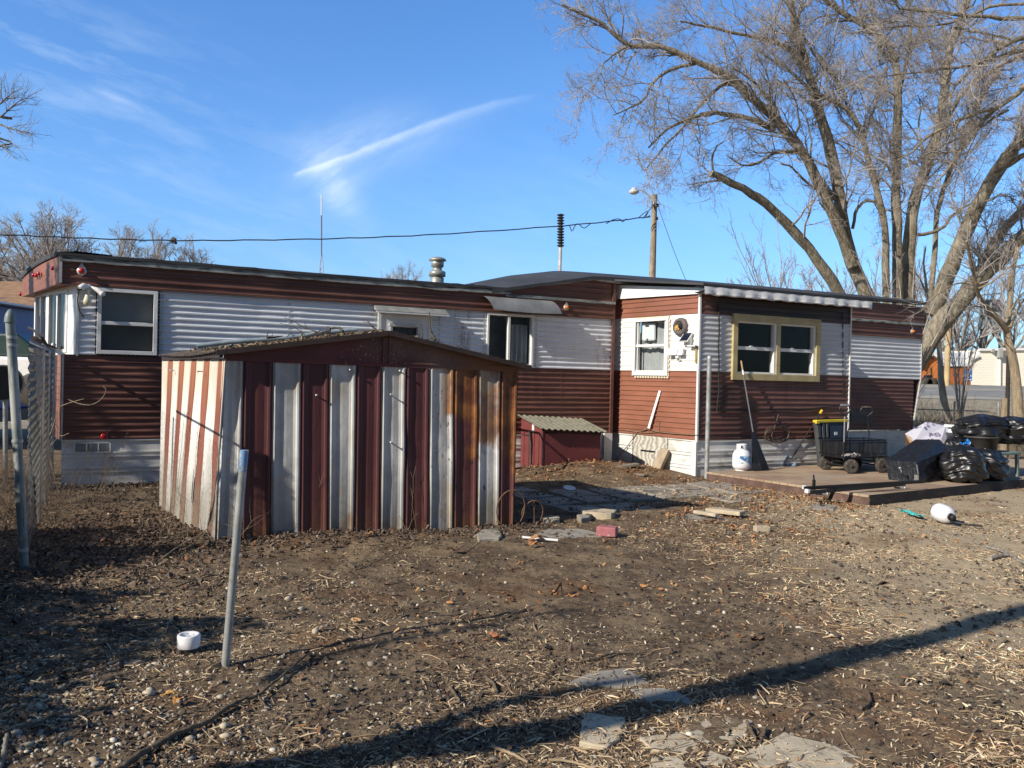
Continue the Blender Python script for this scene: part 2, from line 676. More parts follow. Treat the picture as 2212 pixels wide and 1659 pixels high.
# far lawn and verge
c = M.mix(M.step(px[1], 17.0, 24.0), c, M.mix(M.step(mid, 0.3, 0.7), (0.22, 0.185, 0.125), (0.40, 0.345, 0.25)))
M.inp('Base Color', c)
M.inp('Roughness', 0.95)
M.inp('Specular IOR Level', 0.2)
M.bump(M.math('ADD', fine, M.math('MULTIPLY', gr, 0.6)), 0.9, 0.02)
go = g.build('ground', M.m, base=(0, 0, 0))
go['kind'] = 'structure'
go['label'] = 'bare dark yard soil with straw and leaf mould'

# far parking lot (asphalt) and its pale kerb strip
asph = mat('asphalt', (0.24, 0.235, 0.225), 0.9, 0.18, 0.8, stain=[((0.42, 0.37, 0.27), (0.2, 0.3, 1), 0.50, 0.66)])
lot = MB()
xs, ys = np.linspace(14, 80, 24), np.linspace(50, 74, 26)
X, Y = np.meshgrid(xs, ys, indexing='ij')
lot.grid(np.stack([X, Y, hG(X, Y) + 0.02], -1))
asph.node_tree.nodes['Principled BSDF'].inputs['Specular IOR Level'].default_value = 0.08
o = lot.build('parking_lot', asph)
o['kind'] = 'structure'
conc = mat('pale_concrete', (0.46, 0.44, 0.40), 0.9, 0.12, 2.0, bump=0.2)
st = MB()
for i in range(12):
    x0, x1 = 14 + i * 4.5, 14 + (i + 1) * 4.5 - 0.02
    y0 = 28.2
    st.box((x0, y0, float(hG(x0, y0)) - 0.2), (x1, y0 + 1.3, float(hG(x0, y0)) + 0.13))
o = st.build('pavement', conc, bevel=0.02)
o['kind'] = 'structure'

# ------------------------------------------------------------------ the mobile home
HF = (HA, HW, HO, HZ)
zb0, zb1, zb2, zb3 = 0.63, 1.835, 2.84, 3.14      # skirt top, white band foot and head, eaves


def siding_mat(name, col, var, dirt, stains):
    M = MT(name)
    s = M.dot(HW, np.dot(HA, HW))
    z = M.sep()[2]
    c = M.mix(M.step(M.noise(0.9, 6, 0.6, M.map((1, 1, 3))), 0.3, 0.7), tuple(q * (1 - var) for q in col), tuple(q * (1 + var) for q in col))
    c = M.mix(M.math('MULTIPLY', M.step(M.noise(1.0, 8, 0.7, M.map((7, 7, 0.6))), 0.5, 0.75), 0.45), c, dirt)
    c = M.mix(M.math('MULTIPLY', M.step(M.noise(30, 3, 0.6, M.map((1, 1, 1))), 0.69, 0.74), 0.7), c, tuple(q * 0.45 for q in col))
    for (s0, s1, z0, z1, cc, amt) in stains:
        f = M.math('MULTIPLY', M.math('MULTIPLY', M.step(s, s0 - 0.06, s0 + 0.06), M.step(s, s1 + 0.06, s1 - 0.06)), M.math('MULTIPLY', M.step(z, z0 - 0.05, z0 + 0.05), M.step(z, z1 + 0.05, z1 - 0.05)))
        f = M.math('MULTIPLY', f, M.math('MULTIPLY', M.step(M.noise(1.0, 7, 0.7, M.map((9, 9, 2.2))), 0.42, 0.62), amt))
        c = M.mix(f, c, cc)
    M.inp('Base Color', c)
    M.inp('Roughness', 0.5)
    M.inp('Specular IOR Level', 0.35)
    M.bump(M.noise(5, 4, 0.6, M.map((1, 1, 2))), 0.12, 0.03)
    return M.m


m_brown = siding_mat('brown_siding', (0.138, 0.064, 0.051), 0.24, (0.10, 0.05, 0.04), [(6.6, 7.8, 0.6, 1.8, (0.24, 0.10, 0.07), 0.5)])
m_white = siding_mat('white_siding', (0.66, 0.69, 0.74), 0.05, (0.60, 0.57, 0.52), [(5.95, 6.25, 2.0, 2.84, (0.22, 0.15, 0.12), 0.8), (8.9, 9.15, 1.9, 2.5, (0.3, 0.22, 0.18), 0.6)])
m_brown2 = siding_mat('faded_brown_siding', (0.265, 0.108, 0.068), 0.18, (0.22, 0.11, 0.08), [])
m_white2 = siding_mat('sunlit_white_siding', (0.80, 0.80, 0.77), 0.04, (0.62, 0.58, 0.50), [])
m_soot_w = siding_mat('grey_white_siding', (0.54, 0.545, 0.565), 0.08, (0.40, 0.38, 0.37), [])
m_soot_b = siding_mat('sooted_brown_siding', (0.142, 0.066, 0.052), 0.24, (0.03, 0.022, 0.022), [])
# soot in a broad patch round the new window (a real scorch on the siding)
for mm in (m_soot_w, m_soot_b):
    n_, l_ = mm.node_tree.nodes, mm.node_tree.links
    M = MT.__new__(MT)
    M.m, M.n, M.l, M.b = mm, n_, l_, n_['Principled BSDF']
    M.pos = n_.new('ShaderNodeNewGeometry').outputs['Position']
    s = M.dot(HW, np.dot(HA, HW))
    z = M.sep()[2]
    ds = M.math('MULTIPLY', M.math('SUBTRACT', s, 10.30), 1.30)
    dz = M.math('MULTIPLY', M.math('SUBTRACT', z, 1.42), 2.2)
    d1 = M.math('ADD', M.math('MULTIPLY', ds, ds), M.math('MULTIPLY', dz, dz))
    f = M.math('ADD', M.step(M.math('ADD', d1, M.math('MULTIPLY', M.noise(3, 6, 0.6), 1.2)), 1.15, 0.25), M.math('MULTIPLY', M.step(z, 2.78, 2.95), M.step(s, 9.85, 10.2)))
    f = M.math('MULTIPLY', f, 0.86, clamp=True)
    old = M.b.inputs['Base Color'].links[0].from_socket
    M.inp('Base Color', M.mix(f, old, (0.016, 0.014, 0.015)))
m_skirt = mat('white_skirting', (0.66, 0.655, 0.63), 0.55, 0.08, 2.5, stain=[((0.42, 0.39, 0.32), (2.5, 2.5, 7), 0.50, 0.72), ((0.30, 0.33, 0.22), (6, 6, 2), 0.66, 0.8)])
m_frame = mat('window_frame_white', (0.74, 0.73, 0.71), 0.45, 0.06, 9)
m_alum = mat('weathered_aluminium', (0.50, 0.50, 0.49), 0.45, 0.2, 8, metal=0.35)
m_trimgrey = mat('grey_roof_trim', (0.27, 0.285, 0.275), 0.6, 0.35, 3, stain=((0.05, 0.05, 0.05), (3, 3, 24), 0.5, 0.62))
m_roof = mat('black_roof_membrane', (0.042, 0.043, 0.047), 0.75, 0.35, 1.2, bump=0.3, bscale=9)
m_black = mat('dark_caulk', (0.02, 0.018, 0.017), 0.8, 0.3)
m_cream = mat('cream_caulk', (0.62, 0.54, 0.40), 0.8, 0.2, 30)
m_red = mat('red_lens', (0.42, 0.012, 0.014), 0.2, 0.1, coat=0.6)
m_amber = mat('amber_lens', (0.62, 0.17, 0.02), 0.25, 0.1, coat=0.6)
m_wood = mat('new_lumber', (0.43, 0.355, 0.18), 0.7, 0.14, 4, bump=0.1, stain=((0.30, 0.19, 0.07), (2, 2, 30), 0.55, 0.7))
m_wire = mat('black_cable', (0.015, 0.015, 0.016), 0.6, 0.2)
m_curt = mat('dark_curtain', (0.085, 0.09, 0.098), 0.9, 0.25, 5)
m_curtg = mat('grey_curtain', (0.36, 0.365, 0.36), 0.9, 0.12, 4)
m_blind = mat('grey_blinds', (0.30, 0.32, 0.345), 0.6, 0.06, 5)
m_dark = mat('dark_room', (0.010, 0.010, 0.012), 0.9, 0.2)


def glass_mat():
    M = MT('window_glass')
    n, l = M.n, M.l
    out = n['Material Output']
    tr = n.new('ShaderNodeBsdfTransparent')
    tr.inputs[0].default_value = (0.94, 0.955, 0.96, 1)
    gl = n.new('ShaderNodeBsdfGlossy')
    gl.inputs['Roughness'].default_value = 0.03
    gl.inputs['Color'].default_value = (0.9, 0.9, 0.9, 1)
    lw = n.new('ShaderNodeLayerWeight')
    lw.inputs[0].default_value = 0.5
    fr = M.math('ADD', M.math('MULTIPLY', M.math('POWER', lw.outputs['Facing'], 4.0), 0.5), 0.008)
    mx = n.new('ShaderNodeMixShader')
    l.new(fr, mx.inputs[0])
    l.new(tr.outputs[0], mx.inputs[1])
    l.new(gl.outputs[0], mx.inputs[2])
    l.new(mx.outputs[0], out.inputs[0])
    return M.m


m_glass = glass_mat()

home = thing('mobile_home', 'long single storey mobile home in brown and white ribbed siding, standing behind the striped shed', 'mobile home', hw(9, 0, 0))


def profile(z0, z1, za, per, dep):
    """siding ribs: list of (z, t) from z0 to z1, phase anchored at za"""
    pts = [(0, 0), (0.13, dep), (0.34, dep), (0.46, 0.0)]
    out = [(z0, 0.0)]
    k = math.floor((z0 - za) / per) - 1
    while za + k * per < z1:
        for f, t in pts:
            z = za + (k + f) * per
            if z0 + 0.002 < z < z1 - 0.002:
                out.append((z, t))
        k += 1
    # value at the very ends
    out.append((z1, 0.0))
    return out


def siding(mb, P, u, n, u0, u1, z0, z1, opens=(), per=0.0915, dep=0.015, za=0.63):
    """ribbed sheet on the vertical plane through P along u (outward n), leaving out the openings (u0,u1,z0,z1)"""
    P, u, n = (np.asarray(q, float) for q in (P, u, n))
    br = sorted({u0, u1} | {q for o in opens for q in (o[0], o[1]) if u0 < q < u1})
    for a, b in zip(br[:-1], br[1:]):
        m = (a + b) / 2
        segs = [(z0, z1)]
        for o in opens:
            if o[0] < m < o[1]:
                new = []
                for (c, d) in segs:
                    if o[2] > c:
                        new.append((c, min(d, o[2])))
                    if o[3] < d:
                        new.append((max(c, o[3]), d))
                segs = [q for q in new if q[1] - q[0] > 0.01]
        nseg = max(1, int((b - a) / 0.16))
        for (c, d) in segs:
            pr = profile(c, d, za, per, dep)
            us = np.linspace(a, b, nseg + 1)
            wv = lambda q, z: 0.012 * (float(vnoise(q * 1.0 + za * 7, z * 1.7 + 3, 0.7)) - 0.5) + 0.006 * (float(vnoise(q + 11, z * 2 + za, 0.22)) - 0.5)
            G = np.array([[P + u * q + n * (t + wv(q, z)) + HZ * z for (z, t) in pr] for q in us])
            mb.grid(G)


openA = (0.44, 1.19, 1.885, 2.78)          # left window
door = (4.58, 5.50, 1.05, 2.66)
openB = (6.58, 7.47, 1.875, 2.775)         # sliding window
vent_o = None
w = MB()
w.mi = 0
siding(w, hw(0, 0, 0), HW, HO, 0, 9.26, zb0, zb1, [door])
w.build('wall', m_brown, home)
w = MB()
siding(w, hw(0, 0, 0), HW, HO, 13.4, 18.0, zb0, zb1)
w.build('wall', m_brown, home)
w = MB()
siding(w, hw(0, 0, 0), HW, HO, 0.17, 9.26, zb1, zb2, [openA, door, openB], za=zb1)
w.build('white_band', m_white, home)
w = MB()
siding(w, hw(0, 0, 0), HW, HO, 13.4, 18.24, zb1, zb2, za=zb1)
w.build('white_band', m_white, home)
w = MB()
siding(w, hw(0, 0.035, 0), HW, HO, -0.05, 9.26, zb2 - 0.02, 3.16, per=0.10, za=zb2 - 0.04)
w.build('top_band', m_brown, home)
w = MB()
siding(w, hw(0, 0.035, 0), HW, HO, 13.4, 18.24, zb2 - 0.02, 3.20, per=0.10, za=zb2 - 0.04)
w.build('top_band', m_brown, home)
w = MB(HF)
w.box((-0.04, -0.02, zb2 - 0.03), (9.2, 0.05, zb2 - 0.012))
# slanted right end of the home, seen edge-on: back face and far wall close the body
w.box((0.0, -3.45, zb0), (18.0, -3.40, zb1), mi=0)
w.box((0.17, -3.45, zb1), (18.2, -3.40, zb2), mi=1)
w.prism([(18.0, -0.01, zb0), (18.24, -0.01, zb1), (18.24, -3.4, zb1), (18.0, -3.4, zb0)], (-0.03, 0, 0.0), mi=0)
w.box((18.20, -3.4, zb1), (18.23, -0.01, 3.5), mi=1)
w.build('back_wall', [m_brown, m_white], home)

# seams and rows of screws between sheets
sm_ = MB(HF)
for s in (1.27, 3.1, 4.52, 5.66, 6.50, 7.56):
    sm_ = MB(HF)
    sm_.box((s, 0.010, zb1), (s + 0.014, 0.016, zb2 - 0.03))
    sm_.build('seam_strip', m_alum, home)
for s in (2.55, 5.3, 8.1):
    sm_ = MB(HF)
    sm_.box((s, 0.011, zb0), (s + 0.006, 0.015, zb1))
    sm_.build('seam_strip', m_brown, home)

# raised roof gable over the right half: brown siding between the old eave and the new roof
gb = MB()
P0 = hw(0, 0.012, 0)
top = lambda s: float(np.interp(s, [6.6, 8.75, 9.3, 13.5, 18.28], [3.16, 3.55, 3.53, 3.57, 3.64]))
ss = np.linspace(6.7, 9.30, 14)
for a, b in zip(ss[:-1], ss[1:]):
    za_, zb_ = top(a), top(b)
    pr = profile(3.15, max(zb_, 3.17), 3.15, 0.10, 0.011)
    col_a = [(min(z, za_), t) for z, t in pr]
    col_b = [(min(z, zb_), t) for z, t in pr]
    gb.grid(np.array([[P0 + HW * a + HO * t + HZ * z for z, t in col_a], [P0 + HW * b + HO * t + HZ * z for z, t in col_b]]))
gb.build('gable_panel', m_brown, home)
gb = MB()
siding(gb, hw(0, 0.035, 0), HW, HO, 13.4, 18.28, 3.2, 3.6, per=0.10, za=3.2)
gb.build('gable_panel', m_brown, home)

# eave strips: old rail, roof edge, roofs
def strip(mb, s0, s1, z0, z1, t0, t1, n=20, jz=0.006, seed=0):
    r = np.random.default_rng(seed)
    ss = np.linspace(s0, s1, n + 1)
    f = (lambda v: v if callable(v) else (lambda s: v))
    z0f, z1f = f(z0), f(z1)
    j = r.normal(0, jz, n + 1)
    for i in range(n):
        a, b = ss[i], ss[i + 1]
        p = [(a, t0, z0f(a) + j[i]), (b, t0, z0f(b) + j[i + 1]), (b, t1, z0f(b) + j[i + 1]), (a, t1, z0f(a) + j[i]),
             (a, t0, z1f(a) + j[i]), (b, t0, z1f(b) + j[i + 1]), (b, t1, z1f(b) + j[i + 1]), (a, t1, z1f(a) + j[i])]
        mb.hexa(p)


lz = lambda s: 3.135 + 0.004 * math.sin(s * 1.3)
e = MB(HF)
strip(e, -0.06, 7.0, lambda s: lz(s) - 0.005, lambda s: lz(s) + 0.045, -0.02, 0.085, 30, 0.005, 1)
strip(e, -0.06, 7.0, lambda s: lz(s) + 0.045, lambda s: lz(s) + 0.075, -0.02, 0.070, 30, 0.004, 2)
strip(e, 6.9, 9.25, 3.10, 3.15, 0.02, 0.075, 8, 0.003, 3)
e.build('eave_rail', m_trimgrey, home)
e = MB(HF)
strip(e, 13.4, 18.26, 3.14, 3.20, 0.02, 0.085, 10, 0.003, 4)
e.build('eave_rail', m_trimgrey, home)
e = MB(HF)
strip(e, 6.85, 8.75, lambda s: top(s) - 0.015, lambda s: top(s) + 0.045, -0.02, 0.07, 10, 0.003, 5)
strip(e, 8.75, 9.9, lambda s: top(s) - 0.02, lambda s: top(s) + 0.03, -0.02, 0.075, 5, 0.002, 6)
e.build('gable_trim', m_alum, home)
rf = MB(HF)
strip(rf, -0.10, 7.0, lambda s: lz(s) + 0.075, lambda s: lz(s) + 0.115, -0.2, 0.10, 40, 0.006, 7)
# low arched roof of the left half
tt = np.linspace(0.08, -3.5, 9)
sg = np.linspace(0.0, 7.2, 12)
rf.grid(np.array([[(s, t, lz(s) + 0.10 + 0.16 * (1 - ((t + 1.7) / 1.8) ** 2) * min(1, (s + 0.35) / 0.9)) for t in tt] for s in sg]), sm=True)
# raised roof: eave edge to ridge, and down behind
pts_e = [(6.55, 3.19), (8.75, 3.60), (10.0, 3.60), (13.5, 3.645), (16, 3.68), (18.36, 3.71)]
pts_r = [(6.85, 3.475), (7.9, 3.742), (9.03, 3.935), (11.0, 3.975), (14.0, 4.0), (18.36, 4.0)]
se = np.linspace(0, 1, 40)
E_ = np.array([np.interp(se, np.linspace(0, 1, 6), [p[i] for p in pts_e]) for i in (0, 1)]).T
G_ = np.array([np.interp(se, np.linspace(0, 1, 6), [p[i] for p in pts_r]) for i in (0, 1)]).T
rows = []
for k in range(40):
    row = []
    for v in np.linspace(0, 1, 7):
        s = E_[k, 0] * (1 - v) + G_[k, 0] * v
        z = E_[k, 1] * (1 - v) + G_[k, 1] * v + 0.04 * math.sin(v * math.pi)
        row.append((s, 0.10 - 1.9 * v, z))
    row.append((G_[k, 0], -3.5, 3.25))
    rows.append(row)
rf.grid(np.array(rows), sm=True)
strip(rf, 6.6, 18.36, lambda s: float(np.interp(s, [p[0] for p in pts_e], [p[1] for p in pts_e])) - 0.055, lambda s: float(np.interp(s, [p[0] for p in pts_e], [p[1] for p in pts_e])) + 0.004, -0.03, 0.115, 40, 0.004, 8)
roof_o = rf.build('roof', m_roof, home)
ch = MB(HF)
c0 = (6.0, -1.0, 3.35)
ch.sm = True
ch.lathe(c0, [(0.125, 0.0), (0.125, 0.12), (0.10, 0.13), (0.10, 0.16)], 24, sm=True)
ch.lathe((6.0, -1.0, 3.47), [(0.09, 0.0), (0.09, 0.02), (0.155, 0.025), (0.155, 0.11), (0.10, 0.13), (0.085, 0.14), (0.085, 0.19), (0.115, 0.20), (0.12, 0.30), (0.10, 0.31), (0.165, 0.315), (0.15, 0.345), (0.09, 0.375), (0.0, 0.385)], 24)
ch.build('roof_vent', mat('galvanized_flue', (0.30, 0.305, 0.28), 0.5, 0.25, 9, metal=0.4), roof_o)

# ---- left end: bowed front with fascia, bay windows, brick-red lower panel
e0, e1, e2 = (-0.05, 0.04), (-0.34, -1.0), (-0.63, -1.78)
ef = MB(HF)
ef.sm = False
ztop = lambda v: 3.26 - 0.03 * v - 0.12 * v ** 3
N = 14
for ring in ((0, 0.0), ):
    G = []
    for i in range(N + 1):
        v = i / N
        s = -0.05 - 0.58 * v
        t = 0.04 - 1.82 * v
        bot = 2.845 - 0.09 * v
        tp = 3.235 - 0.06 * v - 0.14 * v ** 3
        col_ = []
        for q, b_ in ((0, 0), (0.06, .0), (0.30, .008), (0.33, 0), (0.62, .008), (0.65, 0), (0.9, .006), (1, 0)):
            col_.append((s - b_, t, bot + (tp - bot) * q))
        G.append(col_)
    ef.grid(np.array(G))
ef.prism([(-0.05, 0.04, 2.84), (-0.63, -1.78, 2.755), (-0.63, -1.82, 2.755), (0.0, -3.45, 2.84), (0.2, -3.4, 2.84), (0.2, 0.0, 2.84)], (0, 0, -0.012))
ef.prism([(-0.63, -1.785, 2.755), (-0.05, -3.5, 2.84), (-0.05, -3.5, 3.2), (-0.63, -1.785, 3.02)], (0.03, 0, 0))
ef.build('end_fascia', m_brown2, home)
er = MB(HF)
G = []
for i in range(N + 1):
    v = i / N
    G.append([(-0.07 - 0.59 * v, 0.06 - 1.86 * v, 3.215 - 0.06 * v - 0.145 * v ** 3), (-0.085 - 0.60 * v, 0.065 - 1.87 * v, 3.255 - 0.055 * v - 0.145 * v ** 3), (0.15 - 0.5 * v, 0.07 - 1.8 * v, 3.285 - 0.05 * v - 0.12 * v ** 3), (0.6, 0.05 - 1.7 * v, 3.27 + 0.1 * v)])
er.grid(np.array(G), sm=True)
er.build('roof_edge', m_roof, home)
tr = MB(HF)
tr.box((-0.065, 0.03, 2.83), (-0.03, 0.07, 3.25))
tr.build('corner_trim', m_alum, home)
tr = MB(HF)
tr.box((0.155, -0.02, zb1 - 0.02), (0.185, 0.022, zb2))
tr.build('corner_trim', m_alum, home)
tr = MB(HF)
tr.box((-0.012, -0.02, zb0 - 0.02), (0.012, 0.026, zb1))
tr.build('corner_trim', m_alum, home)
tr = MB(HF)
tr.box((13.44, 0.0, zb0), (13.47, 0.04, 3.2))
tr.build('corner_trim', m_alum, home)
tr = MB(HF)
tr.prism([(17.985, 0.03, zb0), (18.01, 0.03, zb0), (18.26, 0.03, zb1), (18.26, 0.03, 3.16), (18.235, 0.03, 3.16), (18.235, 0.03, zb1)], (0, -0.05, 0))
tr.build('corner_trim', m_alum, home)
tr = MB(HF)
tr.box((9.205, -0.25, 0.0), (9.265, 0.045, 3.52))
tr.build('corner_trim', m_brown, home)
# bay: white strip, two sliding windows on slightly turned faces
bay = [(0.165, 0.0), (0.035, -0.35), (-0.245, -1.05), (-0.453, -1.75), (0.17, -3.4)]
bw = MB(HF)


def face(mb, a, b, z0, z1, th=0.03, out=0.0):
    (s0, t0), (s1, t1) = a, b
    d = np.array([s1 - s0, t1 - t0])
    L = np.linalg.norm(d)
    d /= L
    nn = np.array([d[1], -d[0]])
    if nn[0] > 0:
        nn = -nn
    q = lambda u, k, z: (s0 + d[0] * u + nn[0] * k, t0 + d[1] * u + nn[1] * k, z)
    return q, L


q, L = face(bw, bay[0], bay[1], 0, 0)
bw.hexa([q(0, -0.05, zb1 - .03), q(L, -0.05, zb1 - .03), q(L, 0, zb1 - .03), q(0, 0, zb1 - .03), q(0, -0.05, zb2), q(L, -0.05, zb2), q(L, 0, zb2), q(0, 0, zb2)])
for a, b in ((bay[1], bay[2]), (bay[2], bay[3]), (bay[3], bay[4])):
    q, L = face(bw, a, b, 0, 0)
    for z0, z1 in ((zb1 - 0.04, zb1 + 0.03), (zb2 - 0.06, zb2)):
        bw.hexa([q(0, -0.05, z0), q(L, -0.05, z0), q(L, 0, z0), q(0, 0, z0), q(0, -0.05, z1), q(L, -0.05, z1), q(L, 0, z1), q(0, 0, z1)])
bw.build('bay_panel', m_frame, home)
bl = MB(HF)
for a, b in ((bay[1], bay[2]), (bay[2], bay[3])):
    q, L = face(bw, a, b, 0, 0)
    f = MB(HF)
    z0, z1 = zb1 + 0.03, zb2 - 0.06
    for u0, u1 in ((0, 0.07), (L / 2 - 0.02, L / 2 + 0.02), (L - 0.06, L)):
        f.hexa([q(u0, -0.05, z0), q(u1, -0.05, z0), q(u1, 0.012, z0), q(u0, 0.012, z0), q(u0, -0.05, z1), q(u1, -0.05, z1), q(u1, 0.012, z1), q(u0, 0.012, z1)])
    for za_, zb_ in ((z0, z0 + 0.05), (z1 - 0.05, z1)):
        f.hexa([q(0.07, -0.04, za_), q(L - 0.06, -0.04, za_), q(L - 0.06, 0.008, za_), q(0.07, 0.008, za_), q(0.07, -0.04, zb_), q(L - 0.06, -0.04, zb_), q(L - 0.06, 0.008, zb_), q(0.07, 0.008, zb_)])
    fo = f.build('bay_window', m_frame, home)
    p = MB(HF)
    p.hexa([q(0.05, -0.02, z0 + .04), q(L - 0.05, -0.02, z0 + .04), q(L - 0.05, -0.012, z0 + .04), q(0.05, -0.012, z0 + .04), q(0.05, -0.02, z1 - .04), q(L - 0.05, -0.02, z1 - .04), q(L - 0.05, -0.012, z1 - .04), q(0.05, -0.012, z1 - .04)])
    p.build('pane', m_glass, fo)
    c = MB(HF)
    nz_ = 30
    for k in range(nz_):
        za_ = z0 + 0.05 + (z1 - z0 - 0.1) * k / nz_
        c.add([q(0.06, -0.10, za_), q(L * 0.48, -0.10, za_), q(L * 0.48, -0.085, za_ + 0.022), q(0.06, -0.085, za_ + 0.022)], [(0, 1, 2, 3)])
    c.build('blind', m_blind, fo)
    c = MB(HF)
    c.hexa([q(0.0, -0.2, z0), q(L, -0.2, z0), q(L, -0.18, z0), q(0.0, -0.18, z0), q(0.0, -0.2, z1), q(L, -0.2, z1), q(L, -0.18, z1), q(0.0, -0.18, z1)])
    c.build('curtain', m_curt, fo)
lp = MB(HF)
for i in range(13):
    z0 = zb0 + i * 0.0925
    lp.prism([(-0.01, 0.0, z0), (-0.27, -1.75, z0), (-0.27, -1.75, z0 + 0.088), (-0.01, 0.0, z0 + 0.088)], (-0.012, 0, 0))
lp.prism([(0, 0, zb0), (-0.26, -1.75, zb0), (-0.26, -1.75, zb1), (0, 0, zb1)], (0.02, 0, 0))
lp.prism([(-0.27, -1.75, zb0), (0, -3.4, zb0), (0, -3.4, zb1), (-0.27, -1.75, zb1)], (0.02, 0, 0))
lp.build('end_panel', m_brown2, home)

# ---- windows on the long wall


def niche(k, s0, s1, z0, z1, t0, t1):
    """closed dark recess behind a window: back and four sides"""
    k.box((s0, t1 - 0.02, z0), (s1, t1, z1))
    k.box((s0 - 0.02, t1 - 0.02, z0), (s0, t0, z1))
    k.box((s1, t1 - 0.02, z0), (s1 + 0.02, t0, z1))
    k.box((s0 - 0.02, t1 - 0.02, z0 - 0.02), (s1 + 0.02, t0, z0))
    k.box((s0 - 0.02, t1 - 0.02, z1), (s1 + 0.02, t0, z1 + 0.02))


def window(sw, z0, z1, s0, s1, name='window', bars=(), vbars=(), fr=0.055, mat_=None, t=0.0, backing=m_curt, inner=None, proud=0.035, parent=None, frame=HF):
    f = MB(frame)
    a, b = proud, -0.06
    f.box((s0 - fr, t + b, z0 - fr), (s0, t + a, z1 + fr))
    f.box((s1, t + b, z0 - fr), (s1 + fr, t + a, z1 + fr))
    f.box((s0, t + b, z0 - fr), (s1, t + a, z0))
    f.box((s0, t + b, z1), (s1, t + a, z1 + fr))
    for z, h in bars:
        f.box((s0, t + b, z - h / 2), (s1, t + a - 0.010, z + h / 2))
    for s, h in vbars:
        f.box((s - h / 2, t + b, z0), (s + h / 2, t + a - 0.008, z1))
    fo = f.build(name, mat_ or m_frame, parent or home, bevel=0.004)
    p = MB(frame)
    p.box((s0 - 0.01, t - 0.016, z0 - 0.01), (s1 + 0.01, t - 0.010, z1 + 0.01))
    p.build('pane', m_glass, fo)
    k = MB(frame)
    niche(k, s0 - 0.004, s1 + 0.004, z0 - 0.004, z1 + 0.004, t - 0.062, t - 0.28)
    k.build('curtain', backing, fo)
    return fo


def blind(fo, s0, s1, z0, z1, t, m, n, frame=HF):
    c = MB(frame)
    for k in range(n):
        z = z0 + (z1 - z0) * k / n
        h = (z1 - z0) / n
        c.add([(s0, t, z), (s1, t, z), (s1, t + 0.014, z + h * 0.9), (s0, t + 0.014, z + h * 0.9)], [(0, 1, 2, 3)])
    c.build('blind', m, fo)


s0, s1, z0, z1 = 0.475, 1.155, 1.915, 2.745
fo = window(None, 1.91, 2.745, 0.47, 1.15, bars=[(2.30, 0.05)], proud=0.045)
blind(fo, 0.47, 1.15, 2.30, 2.745, -0.09, m_blind, 18)
blind(fo, 0.47, 1.15, 1.91, 2.30, -0.09, mat('screened_blind', (0.10, 0.11, 0.125), 0.7, 0.06, 5), 16)
cs = MB(HF)
cs.box((0.398, 0.010, 1.832), (0.408, 0.016, 2.84))
cs.box((1.216, 0.010, 1.832), (1.228, 0.016, 2.84))
cs.box((0.398, 0.010, 1.836), (1.228, 0.016, 1.846))
for k in range(18):
    z = 1.86 + k * 0.055
    cs.box((0.395, 0.012, z), (0.412, 0.022 + 0.006 * (k % 3), z + 0.02 + 0.012 * (k % 2)))
    cs.box((1.212, 0.012, z), (1.232, 0.03 + 0.01 * (k % 3 == 0), z + 0.03 + 0.012 * (k % 2)))
    if k < 14:
        cs.box((0.42 + k * 0.057, 0.012, 1.832), (0.45 + k * 0.057, 0.03, 1.85))
cs.build('caulk_line', m_black, home)
fo = window(None, 1.90, 2.755, 6.60, 7.455, vbars=[(7.0, 0.045)], fr=0.04, proud=0.04, mat_=m_frame)
cu = MB(HF)
us = np.linspace(7.02, 7.45, 28)
cu.grid(np.array([[(u, -0.12 + 0.025 * math.sin(u * 62), z) for z in (1.9, 2.62)] for u in us]), sm=True)
cu.build('curtain', mat('pale_lace_curtain', (0.27, 0.275, 0.285), 0.9, 0.25, 3), fo)

# storm door with its little window, hood above
dm = MB(HF)
dm.box((4.56, -0.03, 1.03), (4.615, 0.03, 2.68))
dm.box((5.46, -0.03, 1.03), (5.515, 0.03, 2.68))
dm.box((4.615, -0.03, 2.63), (5.46, 0.03, 2.68))
dfo = dm.build('door_frame', m_frame, home, bevel=0.003)
dd = MB(HF)
d0, d1, v0, v1 = 4.615, 5.46, 2.05, 2.46
dd.box((d0, -0.02, 1.05), (4.80, 0.012, 2.63))
dd.box((5.27, -0.02, 1.05), (d1, 0.012, 2.63))
dd.box((4.80, -0.02, 1.05), (5.27, 0.012, v0))
dd.box((4.80, -0.02, v1), (5.27, 0.012, 2.63))
ddo = dd.build('door', mat('storm_door_white', (0.72, 0.73, 0.745), 0.5, 0.06, 3), home)
df = MB(HF)
df.box((4.77, -0.01, v0), (4.81, 0.04, v1 + 0.05))
df.box((5.25, -0.01, v0), (5.31, 0.055, v1 + 0.05))
df.box((4.75, 0.0, v1 + 0.01), (5.33, 0.06, v1 + 0.055))
df.box((4.81, -0.01, 2.255), (5.25, 0.03, 2.285))
df.box((4.81, -0.012, v0 - 0.02), (5.25, 0.02, v0 + 0.01))
dfw = df.build('door_window', m_alum, ddo)
pp = MB(HF)
pp.box((4.80, -0.02, v0), (5.27, -0.014, v1))
pp.build('pane', m_glass, dfw) if False else pp.build('door_pane', m_glass, ddo)
pk = MB(HF)
niche(pk, 4.80, 5.27, v0, v1, -0.022, -0.2)
us = np.linspace(4.8, 5.27, 30)
pk.grid(np.array([[(u, -0.08 + 0.02 * math.sin(u * 50), z) for z in (v0, v1)] for u in us]), sm=True)
pk.build('door_curtain', m_curt, ddo)
hd = MB(HF)
hd.prism([(4.48, 0.04, 2.80), (4.48, 0.04, 2.73), (4.48, 0.22, 2.685), (4.48, 0.225, 2.70)], (1.27, 0, 0))
hd.build('door_hood', mat('grey_hood', (0.22, 0.225, 0.22), 0.6, 0.25, 6), home)
